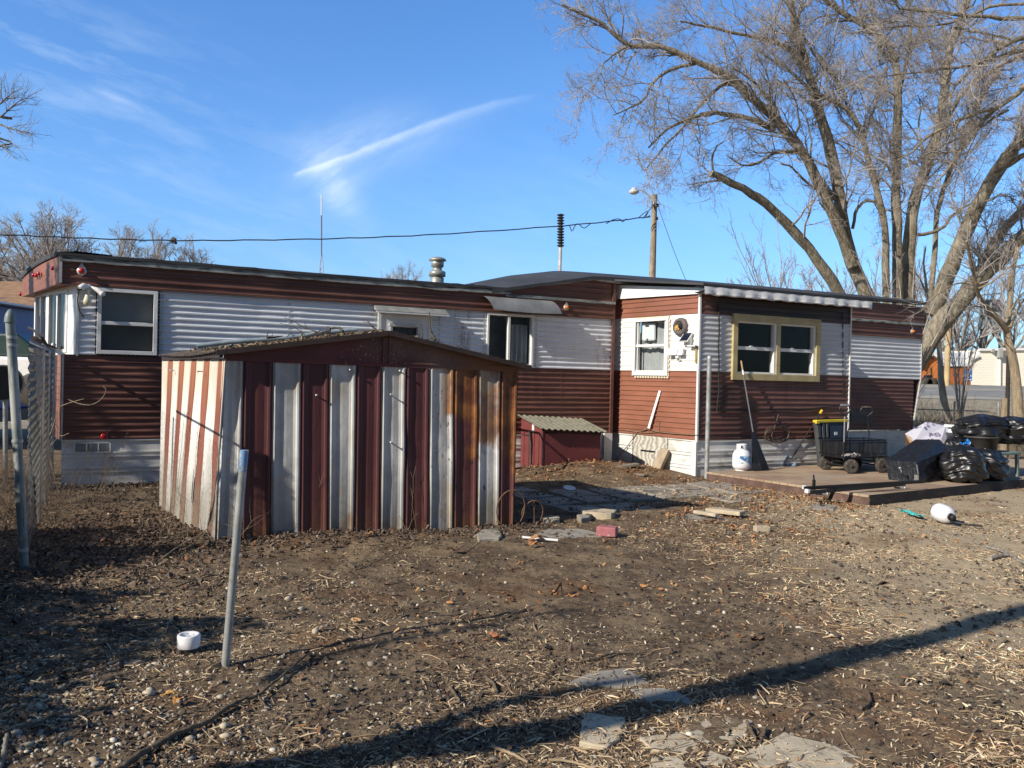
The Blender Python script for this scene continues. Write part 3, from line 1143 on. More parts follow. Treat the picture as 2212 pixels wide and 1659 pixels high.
hs = MB(HF)
hs.box((4.475, 0.205, 2.668), (5.755, 0.235, 2.686))
hs.build('hood_lip', m_frame, home)
# curved aluminium awning over the sliding window
aw = MB(HF)
ua = np.linspace(6.42, 7.80, 12)
va = np.linspace(0, 1, 8)
aw.grid(np.array([[(u + 0.16 * v, 0.05 + 0.21 * math.sin(v * 1.35), 3.08 - 0.24 * (1 - math.cos(v * 1.35)) / 0.78 - 0.02 * math.sin((u - 6.42) * 2.2) * v) for v in va] for u in ua]), sm=True)
aw.grid(np.array([[(u + 0.16 * v, 0.05 + 0.205 * math.sin(v * 1.35), 3.072 - 0.24 * (1 - math.cos(v * 1.35)) / 0.78 - 0.02 * math.sin((u - 6.42) * 2.2) * v) for v in va] for u in ua]), sm=True)
aw.build('awning', mat('grey_awning', (0.24, 0.243, 0.24), 0.5, 0.2, 4, metal=0.2), home)

# marker lights
def marker(s, z, t, m, k=1.0):
    bm_ = MB(HF)
    bm_.lathe((s, t, z), [(0.055 * k, 0.0), (0.055 * k, 0.012), (0.03 * k, 0.018)], 14, ax=(0, 1, 0))
    bm_.prism([(s - 0.045 * k, t, z + 0.03 * k), (s + 0.045 * k, t, z + 0.03 * k), (s, t, z + 0.105 * k)], (0, 0.015, 0))
    mo = bm_.build('marker_light', m_alum, home)
    ln = MB(HF)
    ln.lathe((s, t + 0.012, z), [(0.036 * k, 0), (0.038 * k, 0.02), (0.030 * k, 0.045), (0.014 * k, 0.056), (0.002, 0.058)], 14, ax=(0, 1, 0))
    ln.build('lens', m, mo)


s_, z_ = onwall(Z1(485, 252), 0.06)
marker(s_, z_, 0.047, m_red, 1.15)
s_, z_ = onwall(Z4(548, 266), 0.06)
marker(s_, z_, 0.047, m_amber)
s_, z_ = onwall(Z5(1490, 424), 0.06)
marker(s_ - 0.05, z_, 0.047, m_amber)
s_, z_ = onwall(Z1(617, 1234), 0.02)
rl = MB(HF)
rl.lathe((s_, 0.0, z_), [(0.045, 0), (0.045, 0.02), (0.03, 0.03), (0.001, 0.032)], 14, ax=(0, 1, 0))
rl.build('reflector', m_red, home)
for (s, t, z) in ((-0.155, -0.12, 3.04), (-0.40, -0.88, 3.0), (-0.44, -0.98, 3.01), (-0.36, -0.80, 3.02), (-0.66, -1.80, 2.78)):
    ln = MB(HF)
    ln.lathe((s, t, z), [(0.032, -0.01), (0.030, 0.008), (0.020, 0.020), (0.002, 0.024)], 12, ax=(-0.95, 0.3, 0))
    ln.build('end_light', m_red, home)

# twin floodlight above the left window
fl = MB(HF)
fl.sm = True
fl.lathe((0.30, 0.014, 2.78), [(0.06, 0), (0.06, 0.03), (0.03, 0.05)], 16, ax=(0, 1, 0))
fl.tube([(0.30, 0.05, 2.79), (0.24, 0.09, 2.80), (0.20, 0.10, 2.76)], [0.03, 0.045, 0.05], 12)
fl.tube([(0.33, 0.05, 2.79), (0.40, 0.09, 2.765), (0.47, 0.11, 2.71)], [0.022, 0.032, 0.036], 12)
fl.lathe((0.475, 0.112, 2.705), [(0.0, -0.04), (0.03, -0.03), (0.045, 0.0), (0.03, 0.035), (0, 0.04)], 14)
flo = fl.build('floodlight', m_frame, home)
bl_ = MB(HF)
bl_.lathe((0.20, 0.10, 2.755), [(0.048, 0.0), (0.046, -0.015), (0.0, -0.018)], 14)
bl_.tube([(0.185, 0.08, 2.74), (0.165, 0.06, 2.6), (0.19, 0.03, 2.45), (0.25, 0.016, 2.36)], 0.008, 6)
bl_.build('cable', m_wire, flo)
bb = MB(HF)
bb.lathe((0.29, 0.09, 2.60), [(0.0, -0.075), (0.05, -0.05), (0.052, 0.0), (0.035, 0.06), (0.02, 0.14), (0.02, 0.16)], 14)
bb.build('bulb', mat('yellowed_bulb', (0.66, 0.60, 0.42), 0.3, 0.1), flo)

# ---- skirting
sk = MB(HF)


def skirt(mb, s0, s1, z0, z1, t=0.0, rails=(0.2, 0.42), u=None):
    mb.box((s0, t - 0.03, z0), (s1, t - 0.015, z1))
    for r in rails:
        mb.box((s0, t - 0.015, r - 0.045), (s1, t + 0.002, r - 0.022))
        mb.box((s0, t - 0.015, r + 0.012), (s1, t + 0.002, r + 0.035))
    mb.box((s0, t - 0.015, z1 - 0.02), (s1, t + 0.004, z1))


skirt(sk, 0.0, 2.2, -0.1, zb0)
skirt(sk, 2.2, 6.6, -0.1, zb0, -0.002)
skirt(sk, 6.6, 9.25, -0.1, zb0)
sk.box((9.08, -0.012, -0.1), (9.26, 0.05, zb0))
sko = sk.build('skirting', m_skirt, home)
sk = MB(HF)
skirt(sk, 13.4, 18.0, -0.1, zb0 - 0.03)
sk.build('skirting', m_skirt, home)
vn = MB(HF)
vz0, vz1 = 0.45, 0.575
for k in range(3):
    a = 0.17 + k * 0.15
    for j in range(7):
        vn.box((a, -0.012, vz0 + 0.006 + j * 0.017), (a + 0.13, 0.004, vz0 + 0.012 + j * 0.017))
vn.build('vent_slats', mat('vent_grey', (0.22, 0.27, 0.31), 0.5, 0.2), sko)
vf = MB(HF)
vf.box((0.155, -0.014, vz0 - 0.012), (0.615, 0.006, vz0))
vf.box((0.155, -0.014, vz1), (0.615, 0.006, vz1 + 0.012))
for k in range(4):
    vf.box((0.155 + k * 0.15, -0.014, vz0), (0.172 + k * 0.15, 0.007, vz1))
vf.build('vent_frame', m_skirt, sko)
# dark access flap low on the right-hand wall
s_, z_ = onwall(Z5(1075, 1018), 0.02)
s2_, z2_ = onwall(Z5(1218, 935), 0.02)
vv = MB(HF)
for j in range(8):
    vv.box((s_, 0.012, z_ + j * (z2_ - z_) / 8), (s2_, 0.024, z_ + (j + 0.75) * (z2_ - z_) / 8))
vv.build('wall_vent', mat('grey_green_vent', (0.075, 0.08, 0.075), 0.6, 0.3), home)

# ---- the addition (tip-out room) in front
D01 = 1.951
AC = onplane((1506.5, 900), HA + HO * D01, HO)
AC = np.array([AC[0], AC[1], 0.0])                # front-left corner on the ground
sA = float(np.dot(AC - HA, HW))
th2 = TH + math.pi / 2 + 0.15
SU = np.array([math.cos(th2), math.sin(th2), 0.0])     # along the side wall, away from the camera
SN = np.array([-math.sin(th2), math.cos(th2), 0.0])    # outward, to the left
Ls = D01 / abs(float(np.dot(SU, HO)))
sR = 13.47
aw_ = MB()
siding(aw_, AC, SU, SN, 0.0, Ls + 0.28, zb0, zb1, [(0.70, 1.58, 1.755, zb1)], za=zb0)
aw_.build('side_wall', m_brown2, home)
aw_ = MB()
siding(aw_, AC, SU, SN, 0.0, Ls + 0.28, zb2, 3.30, za=zb2)
aw_.build('side_wall_top', m_brown2, home)
aw_ = MB()
siding(aw_, AC, SU, SN, 0.0, Ls + 0.28, zb1, zb2, [(0.70, 1.58, zb1, 2.80)], za=zb1)
aw_.build('side_wall_band', m_white2, home)
PW = AC
oW = (0.78, 2.90, 1.72, 2.86)
fw = MB()
siding(fw, PW, HW, HO, 0.0, sR - sA, zb0, zb1, [oW], za=zb0, dep=0.012)
fw.build('front_wall', m_soot_b, home)
fw = MB()
siding(fw, PW, HW, HO, 0.0, sR - sA, zb1, zb2, [oW], za=zb1, dep=0.012)
fw.build('front_wall_band', m_soot_w, home)
fw = MB()
siding(fw, PW, HW, HO, 0.0, sR - sA, zb2, 3.22, [oW], za=zb2, dep=0.012)
fw.build('front_wall_top', m_soot_b, home)
AF = (AC, HW, HO, HZ)                             # u along the front wall, t outward
AS = (AC, SU, SN, HZ)                             # u along the side wall from the front corner
rw = MB(AF)
rw.box((sR - sA - 0.02, -1.95, 0.0), (sR - sA, 0.0, 3.2))
rw.build('end_wall', m_brown, home)
tr = MB(AF)
tr.box((-0.022, -0.022, 0.60), (0.012, 0.022, 3.2))
tr.build('corner_strip', m_frame, home)
tr = MB(AF)
tr.box((sR - sA - 0.012, -0.02, zb0), (sR - sA + 0.014, 0.022, 3.2))
tr.build('corner_strip', m_frame, home)
# new lumber window with two double-hung sashes
wl_ = MB(AF)
a0, b0 = onwall(Z5(305, 745), D01 + 0.05)
a1, b1 = onwall(Z5(885, 345), D01 + 0.05)
a0, a1 = a0 - sA, a1 - sA
b0, b1 = 1.705, 2.885
wl_.box((a0, -0.06, b0), (a0 + 0.105, 0.055, b1))
wl_.box((a1 - 0.105, -0.06, b0), (a1, 0.055, b1))
wl_.box((a0 + 0.105, -0.06, b0), (a1 - 0.105, 0.055, b0 + 0.115))
wl_.box((a0 + 0.105, -0.06, b1 - 0.125), (a1 - 0.105, 0.055, b1))
mid_ = (a0 + a1) / 2 + 0.02
wl_.box((mid_ - 0.045, -0.06, b0 + 0.115), (mid_ + 0.045, 0.04, b1 - 0.125))
wlo = wl_.build('timber_window', m_wood, home, bevel=0.004)
for u0, u1 in ((a0 + 0.105, mid_ - 0.045), (mid_ + 0.045, a1 - 0.105)):
    f = MB(AF)
    z0, z1 = b0 + 0.115, b1 - 0.125
    zm = (z0 + z1) / 2 - 0.01
    f.box((u0, -0.07, z0), (u0 + 0.018, 0.025, z1))
    f.box((u1 - 0.055, -0.07, z0), (u1, 0.025, z1))
    f.box((u0 + 0.018, -0.07, z0), (u1 - 0.055, 0.02, z0 + 0.035))
    f.box((u0 + 0.018, -0.07, z1 - 0.03), (u1 - 0.055, 0.02, z1))
    f.box((u0 + 0.018, -0.05, zm - 0.03), (u1 - 0.055, 0.015, zm + 0.03))
    f.box(((u0 + u1) / 2 - 0.15, -0.02, zm + 0.03), ((u0 + u1) / 2 - 0.09, 0.02, zm + 0.045))
    fo = f.build('sash', m_frame, wlo, bevel=0.003)
    p = MB(AF)
    p.box((u0 + 0.01, -0.04, z0 + 0.02), (u1 - 0.05, -0.034, z1 - 0.02))
    p.build('glass', m_glass, wlo)
bk = MB(AF)
niche(bk, a0 + 0.03, a1 - 0.03, b0 + 0.03, b1 - 0.03, -0.075, -0.6)
bk.build('dark_room', m_dark, wlo)
# side window: deep white frame, grey sheet behind, a pale water heater seen through the glass
f = MB(AS)
u0, u1, z0, z1 = 0.755, 1.53, 1.80, 2.755
for bx in (((u0 - 0.06, -0.05, z0 - 0.05), (u0, 0.05, z1 + 0.05)), ((u1, -0.05, z0 - 0.05), (u1 + 0.06, 0.05, z1 + 0.05)), ((u0, -0.05, z0 - 0.05), (u1, 0.05, z0)), ((u0, -0.05, z1), (u1, 0.05, z1 + 0.05)),
           ((u0, -0.05, 2.285), (u1, 0.02, 2.33)), ((u0 + 0.03, -0.05, z0), (u0 + 0.06, 0.015, z1)), ((u1 - 0.04, -0.05, z0), (u1 - 0.02, 0.015, z1)), ((u0, -0.05, z0), (u1, 0.02, z0 + 0.045))):
    f.box(*bx)
swo = f.build('side_window', m_frame, home, bevel=0.004)
p = MB(AS)
p.box((u0, -0.03, z0), (u1, -0.024, z1))
p.build('pane', m_glass, swo)
c = MB(AS)
uu = np.linspace(u0 - 0.05, u1 + 0.05, 40)
vvz = np.linspace(z0 - 0.05, z1 + 0.05, 12)
c.grid(np.array([[(u, -0.16 + 0.012 * math.sin(u * 19 + z * 2) + 0.014 * math.sin(u * 41), z) for z in vvz] for u in uu]), sm=True)
c.build('sheet', m_curtg, swo)
c = MB(AS)
c.box((1.14, -0.12, 2.40), (1.475, -0.06, 2.73))
c.build('water_heater', mat('heater_white', (0.70, 0.72, 0.72), 0.35, 0.04), swo, bevel=0.03)
c = MB(AS)
c.box((1.28, -0.06, 2.665), (1.37, -0.054, 2.69))
c.box((1.30, -0.06, 2.405), (1.33, -0.05, 2.44))
c.build('heater_panel', m_dark, swo)
ck = MB(AS)
for k in range(13):
    ck.box((u0 - 0.08 + k * 0.068, 0.01, z0 - 0.095), (u0 - 0.03 + k * 0.068, 0.035, z0 - 0.062))
    ck.box((u0 - 0.085, 0.01, z0 - 0.06 + k * 0.082), (u0 - 0.064, 0.03, z0 + 0.0 + k * 0.082))
    ck.box((u1 + 0.066, 0.01, z0 - 0.06 + k * 0.082), (u1 + 0.085, 0.03, z0 + 0.005 + k * 0.082))
ck.box((u0 - 0.06, 0.011, z1 + 0.052), (u1 + 0.06, 0.03, z1 + 0.08))
ck.build('window_caulk', m_cream, home)


def onside(p, t=0.0):
    P = onplane(p, AC + SN * t, SN)
    return float(np.dot(P - AC, SU)), float(P[2])


# round exhaust hood, solar panel, security lamp, little shelf
u_, z_ = onside(WN(1545, 205), 0.03)
h = MB(AS)
h.lathe((u_, 0.01, z_), [(0.165, 0), (0.165, 0.03), (0.15, 0.06), (0.10, 0.075), (0.095, 0.05), (0.0, 0.045)], 24, ax=(0, 1, 0))
ho = h.build('exhaust_hood', mat('grey_brown_hood', (0.115, 0.095, 0.088), 0.6, 0.2), home)
h = MB(AS)
r = np.random.default_rng(3)
for k in range(16):
    a, q = r.uniform(0, 0.085), r.uniform(-0.06, 0.02)
    h.lathe((u_ + a, 0.065, z_ + q), [(0.0, -0.02), (0.022, -0.008), (0.02, 0.01), (0.0, 0.022)], 7, ax=(r.normal(), 1, r.normal()))
h.build('insulation', mat('yellow_insulation', (0.55, 0.33, 0.07), 0.95, 0.3, 40), ho)
h = MB(AS)
h.lathe((u_ - 0.04, 0.062, z_ + 0.01), [(0.05, 0), (0.05, 0.022), (0.0, 0.024)], 12, ax=(0, 1, 0))
h.build('duct_hole', m_dark, ho)
u_, z_ = onside(WN(1680, 430), 0.08)
sp_ = MB(AS)
sp_.hexa([(u_ - 0.10, 0.02, z_ + 0.06), (u_ + 0.11, 0.02, z_ + 0.06), (u_ + 0.11, 0.15, z_ - 0.09), (u_ - 0.10, 0.15, z_ - 0.09), (u_ - 0.10, 0.035, z_ + 0.08), (u_ + 0.11, 0.035, z_ + 0.08), (u_ + 0.11, 0.165, z_ - 0.07), (u_ - 0.10, 0.165, z_ - 0.07)])
sp_.box((u_ - 0.07, 0.01, z_ - 0.14), (u_ + 0.07, 0.07, z_ + 0.02))
spo = sp_.build('solar_panel', m_frame, home)
sp_ = MB(AS)
sp_.hexa([(u_ - 0.085, 0.036, z_ + 0.068), (u_ + 0.095, 0.036, z_ + 0.068), (u_ + 0.095, 0.157, z_ - 0.072), (u_ - 0.085, 0.157, z_ - 0.072), (u_ - 0.085, 0.04, z_ + 0.078), (u_ + 0.095, 0.04, z_ + 0.078), (u_ + 0.095, 0.166, z_ - 0.062), (u_ - 0.085, 0.166, z_ - 0.062)])
sp_.build('solar_cell', mat('solar_cell', (0.012, 0.016, 0.03), 0.15, 0.1), spo)
u_, z_ = onside(WN(1490, 740), 0.06)
se_ = MB(AS)
for du, ty in ((0.16, 0.22), (0.04, 0.05), (-0.09, -0.12)):
    se_.hexa([(u_ + du - 0.06, 0.06 + ty * 0.06, z_ - 0.06), (u_ + du + 0.06, 0.06 + ty * 0.06, z_ - 0.06), (u_ + du + 0.06, 0.13 + ty * 0.06, z_ - 0.07), (u_ + du - 0.06, 0.13 + ty * 0.06, z_ - 0.07), (u_ + du - 0.06, 0.05, z_ + 0.06), (u_ + du + 0.06, 0.05, z_ + 0.06), (u_ + du + 0.06, 0.09, z_ + 0.06), (u_ + du - 0.06, 0.09, z_ + 0.06)])
seo = se_.build('security_lamp', mat('lamp_white', (0.66, 0.65, 0.72), 0.4, 0.05), home, bevel=0.008)
se_ = MB(AS)
se_.lathe((u_ - 0.0, 0.07, z_ - 0.105), [(0.0, -0.03), (0.035, -0.02), (0.04, 0.0), (0.035, 0.03), (0, 0.035)], 14)
se_.box((u_ - 0.05, 0.012, z_ - 0.16), (u_ + 0.03, 0.05, z_ + 0.02))
se_.build('sensor', m_frame, seo, bevel=0.004)
u_, z_ = onside(WN(1850, 620), 0.02)
sf = MB(AS)
sf.box((-0.01, 0.014, z_ - 0.012), (0.17, 0.12, z_ + 0.006))
sfo = sf.build('shelf', m_frame, home)
sf = MB(AS)
sf.box((0.01, 0.014, z_ - 0.30), (0.05, 0.05, z_ - 0.013))
sf.build('shelf_bracket', mat('ochre_wood', (0.33, 0.26, 0.10), 0.8, 0.2), home)
# addition roof: deep white fascia on the side, crumpled white fascia along the front
rf = MB(AF)
zs = lambda u: 3.335 - 0.002 * u
rf.prism([(-0.16, 0.26, 3.30), (sR - sA + 0.16, 0.26, 3.30), (sR - sA + 0.16, -2.0, 3.56), (-0.58, -2.0, 3.56)], (0, 0, 0.035))
rf.build('addition_roof', m_roof, home)
ff = MB()
q0 = AC + HO * 0.22 + HW * (-0.10)
q1 = AC + SU * Ls + SN * 0.03
a0_ = onplane(Z4(860, 120), AC + SN * 0.05, SN)
a1_ = onplane(Z4(1478, 138), AC + SN * 0.05, SN)
a2_ = onplane(Z4(1478, 172), AC + SN * 0.05, SN)
a3_ = onplane(Z4(860, 213), AC + SN * 0.05, SN)
ff.prism([a0_, a1_, a2_, a3_], -SN * 0.02)
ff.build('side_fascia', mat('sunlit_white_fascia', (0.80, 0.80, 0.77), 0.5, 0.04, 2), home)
ff = MB()
r = np.random.default_rng(9)
NN = 70
uu = np.linspace(-0.14, sR - sA + 0.28, NN)
rows = []
for i, u in enumerate(uu):
    b_ = 3.15 + 0.006 * math.sin(i * 0.9) + r.normal(0, 0.004)
    w_ = 0.012 * math.sin(i * 1.15) + r.normal(0, 0.004)
    rows.append([AC + HW * u + HO * (0.265 + d + w_ * g_) + HZ * z for d, g_, z in ((0, 0.2, 3.285), (0.004, 0.6, 3.24), (0.012, 1, 3.20), (0.006, 1.4, 3.17), (0.02, 1.2, b_), (-0.02, 1.0, b_ - 0.006))])
ff.grid(np.array(rows), sm=True)
ff.build('front_fascia', mat('crumpled_fascia', (0.66, 0.66, 0.665), 0.5, 0.1, 8, stain=((0.35, 0.33, 0.3), (8, 8, 3), 0.6, 0.75)), home)
ff = MB(AF)
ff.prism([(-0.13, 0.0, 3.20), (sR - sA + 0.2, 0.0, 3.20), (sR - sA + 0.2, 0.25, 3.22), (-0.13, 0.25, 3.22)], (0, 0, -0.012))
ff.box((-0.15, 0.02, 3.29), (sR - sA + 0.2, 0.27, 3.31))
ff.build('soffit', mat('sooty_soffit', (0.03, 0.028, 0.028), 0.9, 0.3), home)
# addition skirting with weathered plywood flap
sk = MB(AS)
sk.box((-0.005, -0.03, -0.1), (0.09, 0.02, zb0 - 0.02))
skirt(sk, 0.0, 0.68, -0.1, zb0, -0.0, (0.17, 0.40))
sk.build('addition_skirting', m_skirt, home)
sk = MB(AS)
skirt(sk, 1.56, Ls + 0.25, -0.1, zb0, -0.0, (0.17, 0.40))
sk.build('addition_skirting', m_skirt, home)
sk = MB(AF)
skirt(sk, 0.0, sR - sA, 0.0, zb0 - 0.01, -0.0, (0.22, 0.42))
sk.build('front_skirting', m_skirt, home)
M = MT('weathered_plywood')
wv_ = M.n.new('ShaderNodeTexWave')
wv_.wave_type = 'RINGS'
wv_.inputs['Scale'].default_value = 7
wv_.inputs['Distortion'].default_value = 9
wv_.inputs['Detail'].default_value = 3
M.l.new(M.map((0.5, 0.5, 1.2)), wv_.inputs['Vector'])
M.inp('Base Color', M.mix(wv_.outputs['Fac'], (0.30, 0.27, 0.215), (0.56, 0.54, 0.48)))
M.inp('Roughness', 0.9)
pw = MB(AS)
pw.box((0.68, -0.028, 0.0), (1.56, 0.012, zb0 + 0.0))
pw.build('plywood_flap', M.m, home)
pw = MB(AS)
pw.box((0.98, 0.012, 0.335), (1.34, 0.02, 0.365))
pw.box((1.545, 0.0, 0.06), (1.565, 0.014, zb0))
pw.build('flap_slot', m_dark, home)
# cables on the walls
cb = MB(AF)
uL = [onwall(Z5(*p), D01 + 0.03) for p in ((218, 245), (217, 300), (219, 420), (214, 520), (218, 640), (213, 720), (218, 790), (208, 880), (204, 950))]
cb.tube([(s - sA, 0.03, z) for s, z in uL], 0.013, 6)
cb.build('wall_cable', m_wire, home)
cb = MB(AF)
uL = [onwall(Z5(*p), D01 + 0.03) for p in ((210, 940), (330, 938), (450, 938), (560, 932), (660, 930), (750, 932), (850, 925), (1000, 910))]
cb.tube([(s - sA, 0.028, z) for s, z in uL], 0.013, 6)
cb.build('wall_cable', m_wire, home)
cb = MB(AF)
uL = [onwall(Z5(*p), D01 + 0.03) for p in ((80, 1100), (300, 1108), (480, 1110), (560, 1140), (640, 1135))]
cb.tube([(s - sA, 0.02, z) for s, z in uL], 0.008, 6)
cb.build('wall_cable', m_wire, home)
cb = MB(AF)
s, z = onwall(Z5(1027, 320), D01 + 0.02)
s2, z2 = onwall(Z5(1027, 816), D01 + 0.02)
cb.tube([(s - sA, 0.017, z), (s2 - sA, 0.017, z2)], 0.003, 5)
for k in range(9):
    s, z = onwall(Z5(1027, 320 + k * 62), D01 + 0.02)
    cb.box((s - sA - 0.008, 0.012, z - 0.07), (s - sA + 0.008, 0.026, z + 0.07 * (0.3 if k == 1 else 0.6)))
cb.build('wall_cable', m_wire, home)
cb = MB(AS)
uL = [onside(Z4(*p), 0.03) for p in ((1400, 1100), (1250, 1090), (1150, 1080), (1080, 1060), (1010, 1080), (985, 1120), (940, 1180), (890, 1240), (850, 1275))]
cb.tube([(u, 0.03, z) for u, z in uL], 0.008, 6)
uL = [onside(Z4(*p), 0.03) for p in ((1150, 1015), (1150, 1080), (1040, 1085), (890, 1062), (840, 1095))]
cb.tube([(u, 0.02, z) for u, z in uL], 0.007, 6)
cb.build('side_cable', mat('tan_cable', (0.25, 0.17, 0.11), 0.6, 0.2), home)

# ------------------------------------------------------------------ the striped metal shed
FLb, FRb, BLb = onz(Z2(408, 1295)), onz(Z2(2036, 1196)), onz((345.5, 1092))
sv = FRb - FLb
SHU = sv / np.linalg.norm(sv)
SHN = np.array([SHU[1], -SHU[0], 0.0])            # outward, to the camera
FLt = onplane(Z2(457, 292), FLb, SHN)
FRt = onplane(Z2(2060, 356), FLb, SHN)
APX = onplane(Z2(1342, 150), FLb, SHN)
bv = BLb - FLb
SHD = bv / np.linalg.norm(bv)
SDN = np.array([-SHD[1], SHD[0], 0.0])            # outward of the side wall
BLt = onplane((351.3, 777.3), FLb, SDN)
shed = thing('storage_shed', 'small metal garden shed with rusting maroon and white vertical stripes', 'shed', (FLb + FRb) / 2 + SHD * 1.2)


def shed_mat(name, base, kind):
    M = MT(name)
    a = M.dot(SHU, np.dot(FLb, SHU))
    z = M.sep()[2]
    nz = M.noise(2.2, 7, 0.65)
    c = M.mix(M.step(M.noise(1.1, 5, 0.6, M.map((1, 1, 0.6))), 0.3, 0.7), tuple(q * 0.84 for q in base), tuple(min(q * 1.14, 0.85) for q in base))
    # thin scratches and rain streaks
    c = M.mix(M.math('MULTIPLY', M.step(M.noise(1.0, 7, 0.7, M.map((16, 16, 0.8))), 0.46, 0.70), 0.33), c, tuple(q * 0.55 for q in base))
    # splashed dirt at the foot
    dirt = M.math('MULTIPLY', M.step(M.math('ADD', z, M.math('MULTIPLY', M.math('SUBTRACT', nz, 0.5), 1.1)), 0.85, 0.05), 0.72)
    c = M.mix(dirt, c, (0.20, 0.17, 0.125) if kind != 'm' else (0.13, 0.05, 0.04))
    if kind == 'side':
        c = M.mix(M.math('MULTIPLY', M.step(M.math('ADD', z, M.math('MULTIPLY', nz, 0.5)), 1.35, 1.95), 0.40), c, (0.62, 0.42, 0.20) if base[1] > 0.3 else (0.42, 0.17, 0.06))
    else:
        # peppered black corrosion on the middle-right panels
        pep = M.math('MULTIPLY', M.step(M.noise(1.0, 3, 0.6, M.map((34, 34, 13))), 0.62, 0.66), M.math('MULTIPLY', M.step(a, 1.85, 2.25), M.step(a, 3.0, 2.75)))
        c = M.mix(M.math('MULTIPLY', pep, 0.9), c, (0.03, 0.022, 0.02))
        # rust creeping down from the right-hand eave
        rust = M.math('ADD', M.math('ADD', M.math('MULTIPLY', a, 0.75), M.math('MULTIPLY', z, 0.95)), M.math('MULTIPLY', M.math('SUBTRACT', M.noise(1.0, 7, 0.62, M.map((3.2, 3.2, 1.7))), 0.5), 1.9))
        f = M.math('MULTIPLY', M.step(rust, 2.86, 3.12), M.step(a, 2.22, 2.36))
        rc = M.mix(M.step(M.noise(5, 6, 0.7), 0.35, 0.68), (0.13, 0.042, 0.012), (0.36, 0.15, 0.035))
        c = M.mix(M.math('MULTIPLY', f, 0.9 if kind != 'm' else 0.75), c, rc)
        low_ = M.math('MULTIPLY', M.step(M.math('ADD', M.math('MULTIPLY', z, 1.3), M.math('MULTIPLY', M.math('SUBTRACT', M.noise(1.0, 8, 0.72, M.map((5, 5, 3), loc=(1, 2, 3))), 0.5), 1.6)), 0.30, 0.02), 0.6)
        c = M.mix(low_, c, (0.16, 0.075, 0.035))
        spt = M.math('MULTIPLY', M.step(M.noise(1.0, 8, 0.75, M.map((6, 6, 2.2), loc=(7, 1, 5))), 0.63, 0.70), M.math('MULTIPLY', M.step(a, 1.2, 2.6), 0.75))
        c = M.mix(spt, c, (0.20, 0.085, 0.03))
        # bare grey paint fade, low on the white panels
        if kind == 'w':
            fd = M.math('MULTIPLY', M.step(M.noise(1.3, 7, 0.7, M.map((1.2, 1.2, 1.1))), 0.44, 0.62), 0.75)
            c = M.mix(fd, c, (0.36, 0.355, 0.345))
            tan = M.math('MULTIPLY', M.step(M.noise(2.3, 5, 0.6, M.map((1.6, 1.6, 0.8), loc=(3, 1, 2))), 0.52, 0.66), 0.5)
            c = M.mix(tan, c, (0.44, 0.35, 0.22))
    M.inp('Base Color', c)
    M.inp('Roughness', 0.48 if kind == 'm' else 0.5)
    M.inp('Specular IOR Level', 0.4)
    M.bump(M.math('ADD', M.noise(3.2, 4, 0.6, M.map((1, 1, 0.5))), M.math('MULTIPLY', M.noise(60, 3), 0.05)), 0.22, 0.05)
    return M.m


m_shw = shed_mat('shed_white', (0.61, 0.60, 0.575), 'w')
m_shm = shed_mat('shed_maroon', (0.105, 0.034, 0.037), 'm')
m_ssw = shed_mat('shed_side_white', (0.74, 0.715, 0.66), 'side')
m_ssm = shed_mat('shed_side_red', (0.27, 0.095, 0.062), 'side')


def striped(mb, Lb, Rb, Lt, Rt, n, tops, bots, rib, dent=0.0, nz=10, colr0=0, wide=0.055):
    """tops/bots: fractions of stripe boundaries at the head and foot"""
    r = np.random.default_rng(4)
    for i in range(len(tops) - 1):
        w = (tops[i + 1] - tops[i]) * np.linalg.norm(Rt - Lt)
        e = min(wide, w * 0.24)
        prof = [(0.002, -0.004), (0.010, 0.0), (0.016, rib * 0.8), (e * 0.45, rib), (e * 0.75, rib * 0.8), (e * 0.9, 0.004), (e * 1.35, -0.003)]
        xs_ = [p[0] for p in prof] + list(np.linspace(e * 1.8, w - e * 1.8, 5)) + [w - p[0] for p in reversed(prof)]
        os_ = [p[1] for p in prof] + [-0.001, 0.0, 0.001, 0.0, -0.001] + [p[1] for p in reversed(prof)]
        rows = []
        zz = np.concatenate([[0, 0.02], np.linspace(0.06, 0.95, nz), [0.985, 1.0]])
        damage = dent * (1.0 if 6 <= i <= 9 else 0.25)
        ph = r.uniform(0, 6)
        for k, f in enumerate(zz):
            row = []
            endk = 0.25 if f < 0.01 or f > 0.99 else 1.0
            for x, o_ in zip(xs_, os_):
                q = x / w
                ft = tops[i] + (tops[i + 1] - tops[i]) * q
                fb = bots[i] + (bots[i + 1] - bots[i]) * q
                P = (Lb + (Rb - Lb) * fb) * (1 - f) + (Lt + (Rt - Lt) * ft) * f
                bulge = damage * (math.sin(f * 7 + ph) * 0.5 + math.sin(f * 15 + ph * 2 + q * 3) * 0.35) * math.sin(math.pi * f)
                row.append(P + n * (o_ * endk + bulge))
            rows.append(row)
        mb.grid(np.array(rows).transpose(1, 0, 2), mi=(i + colr0) % 2, sm=False)


def frac(pxs, Z_, P, n, a, b):
    L = np.linalg.norm(b - a)
    u = (b - a) / L
    o = []
    for p in pxs:
        Q = onplane(Z_(*p), P, n)
        o.append(float(np.dot(Q - a, u) / L))
    o[0], o[-1] = 0.0, 1.0
    return o


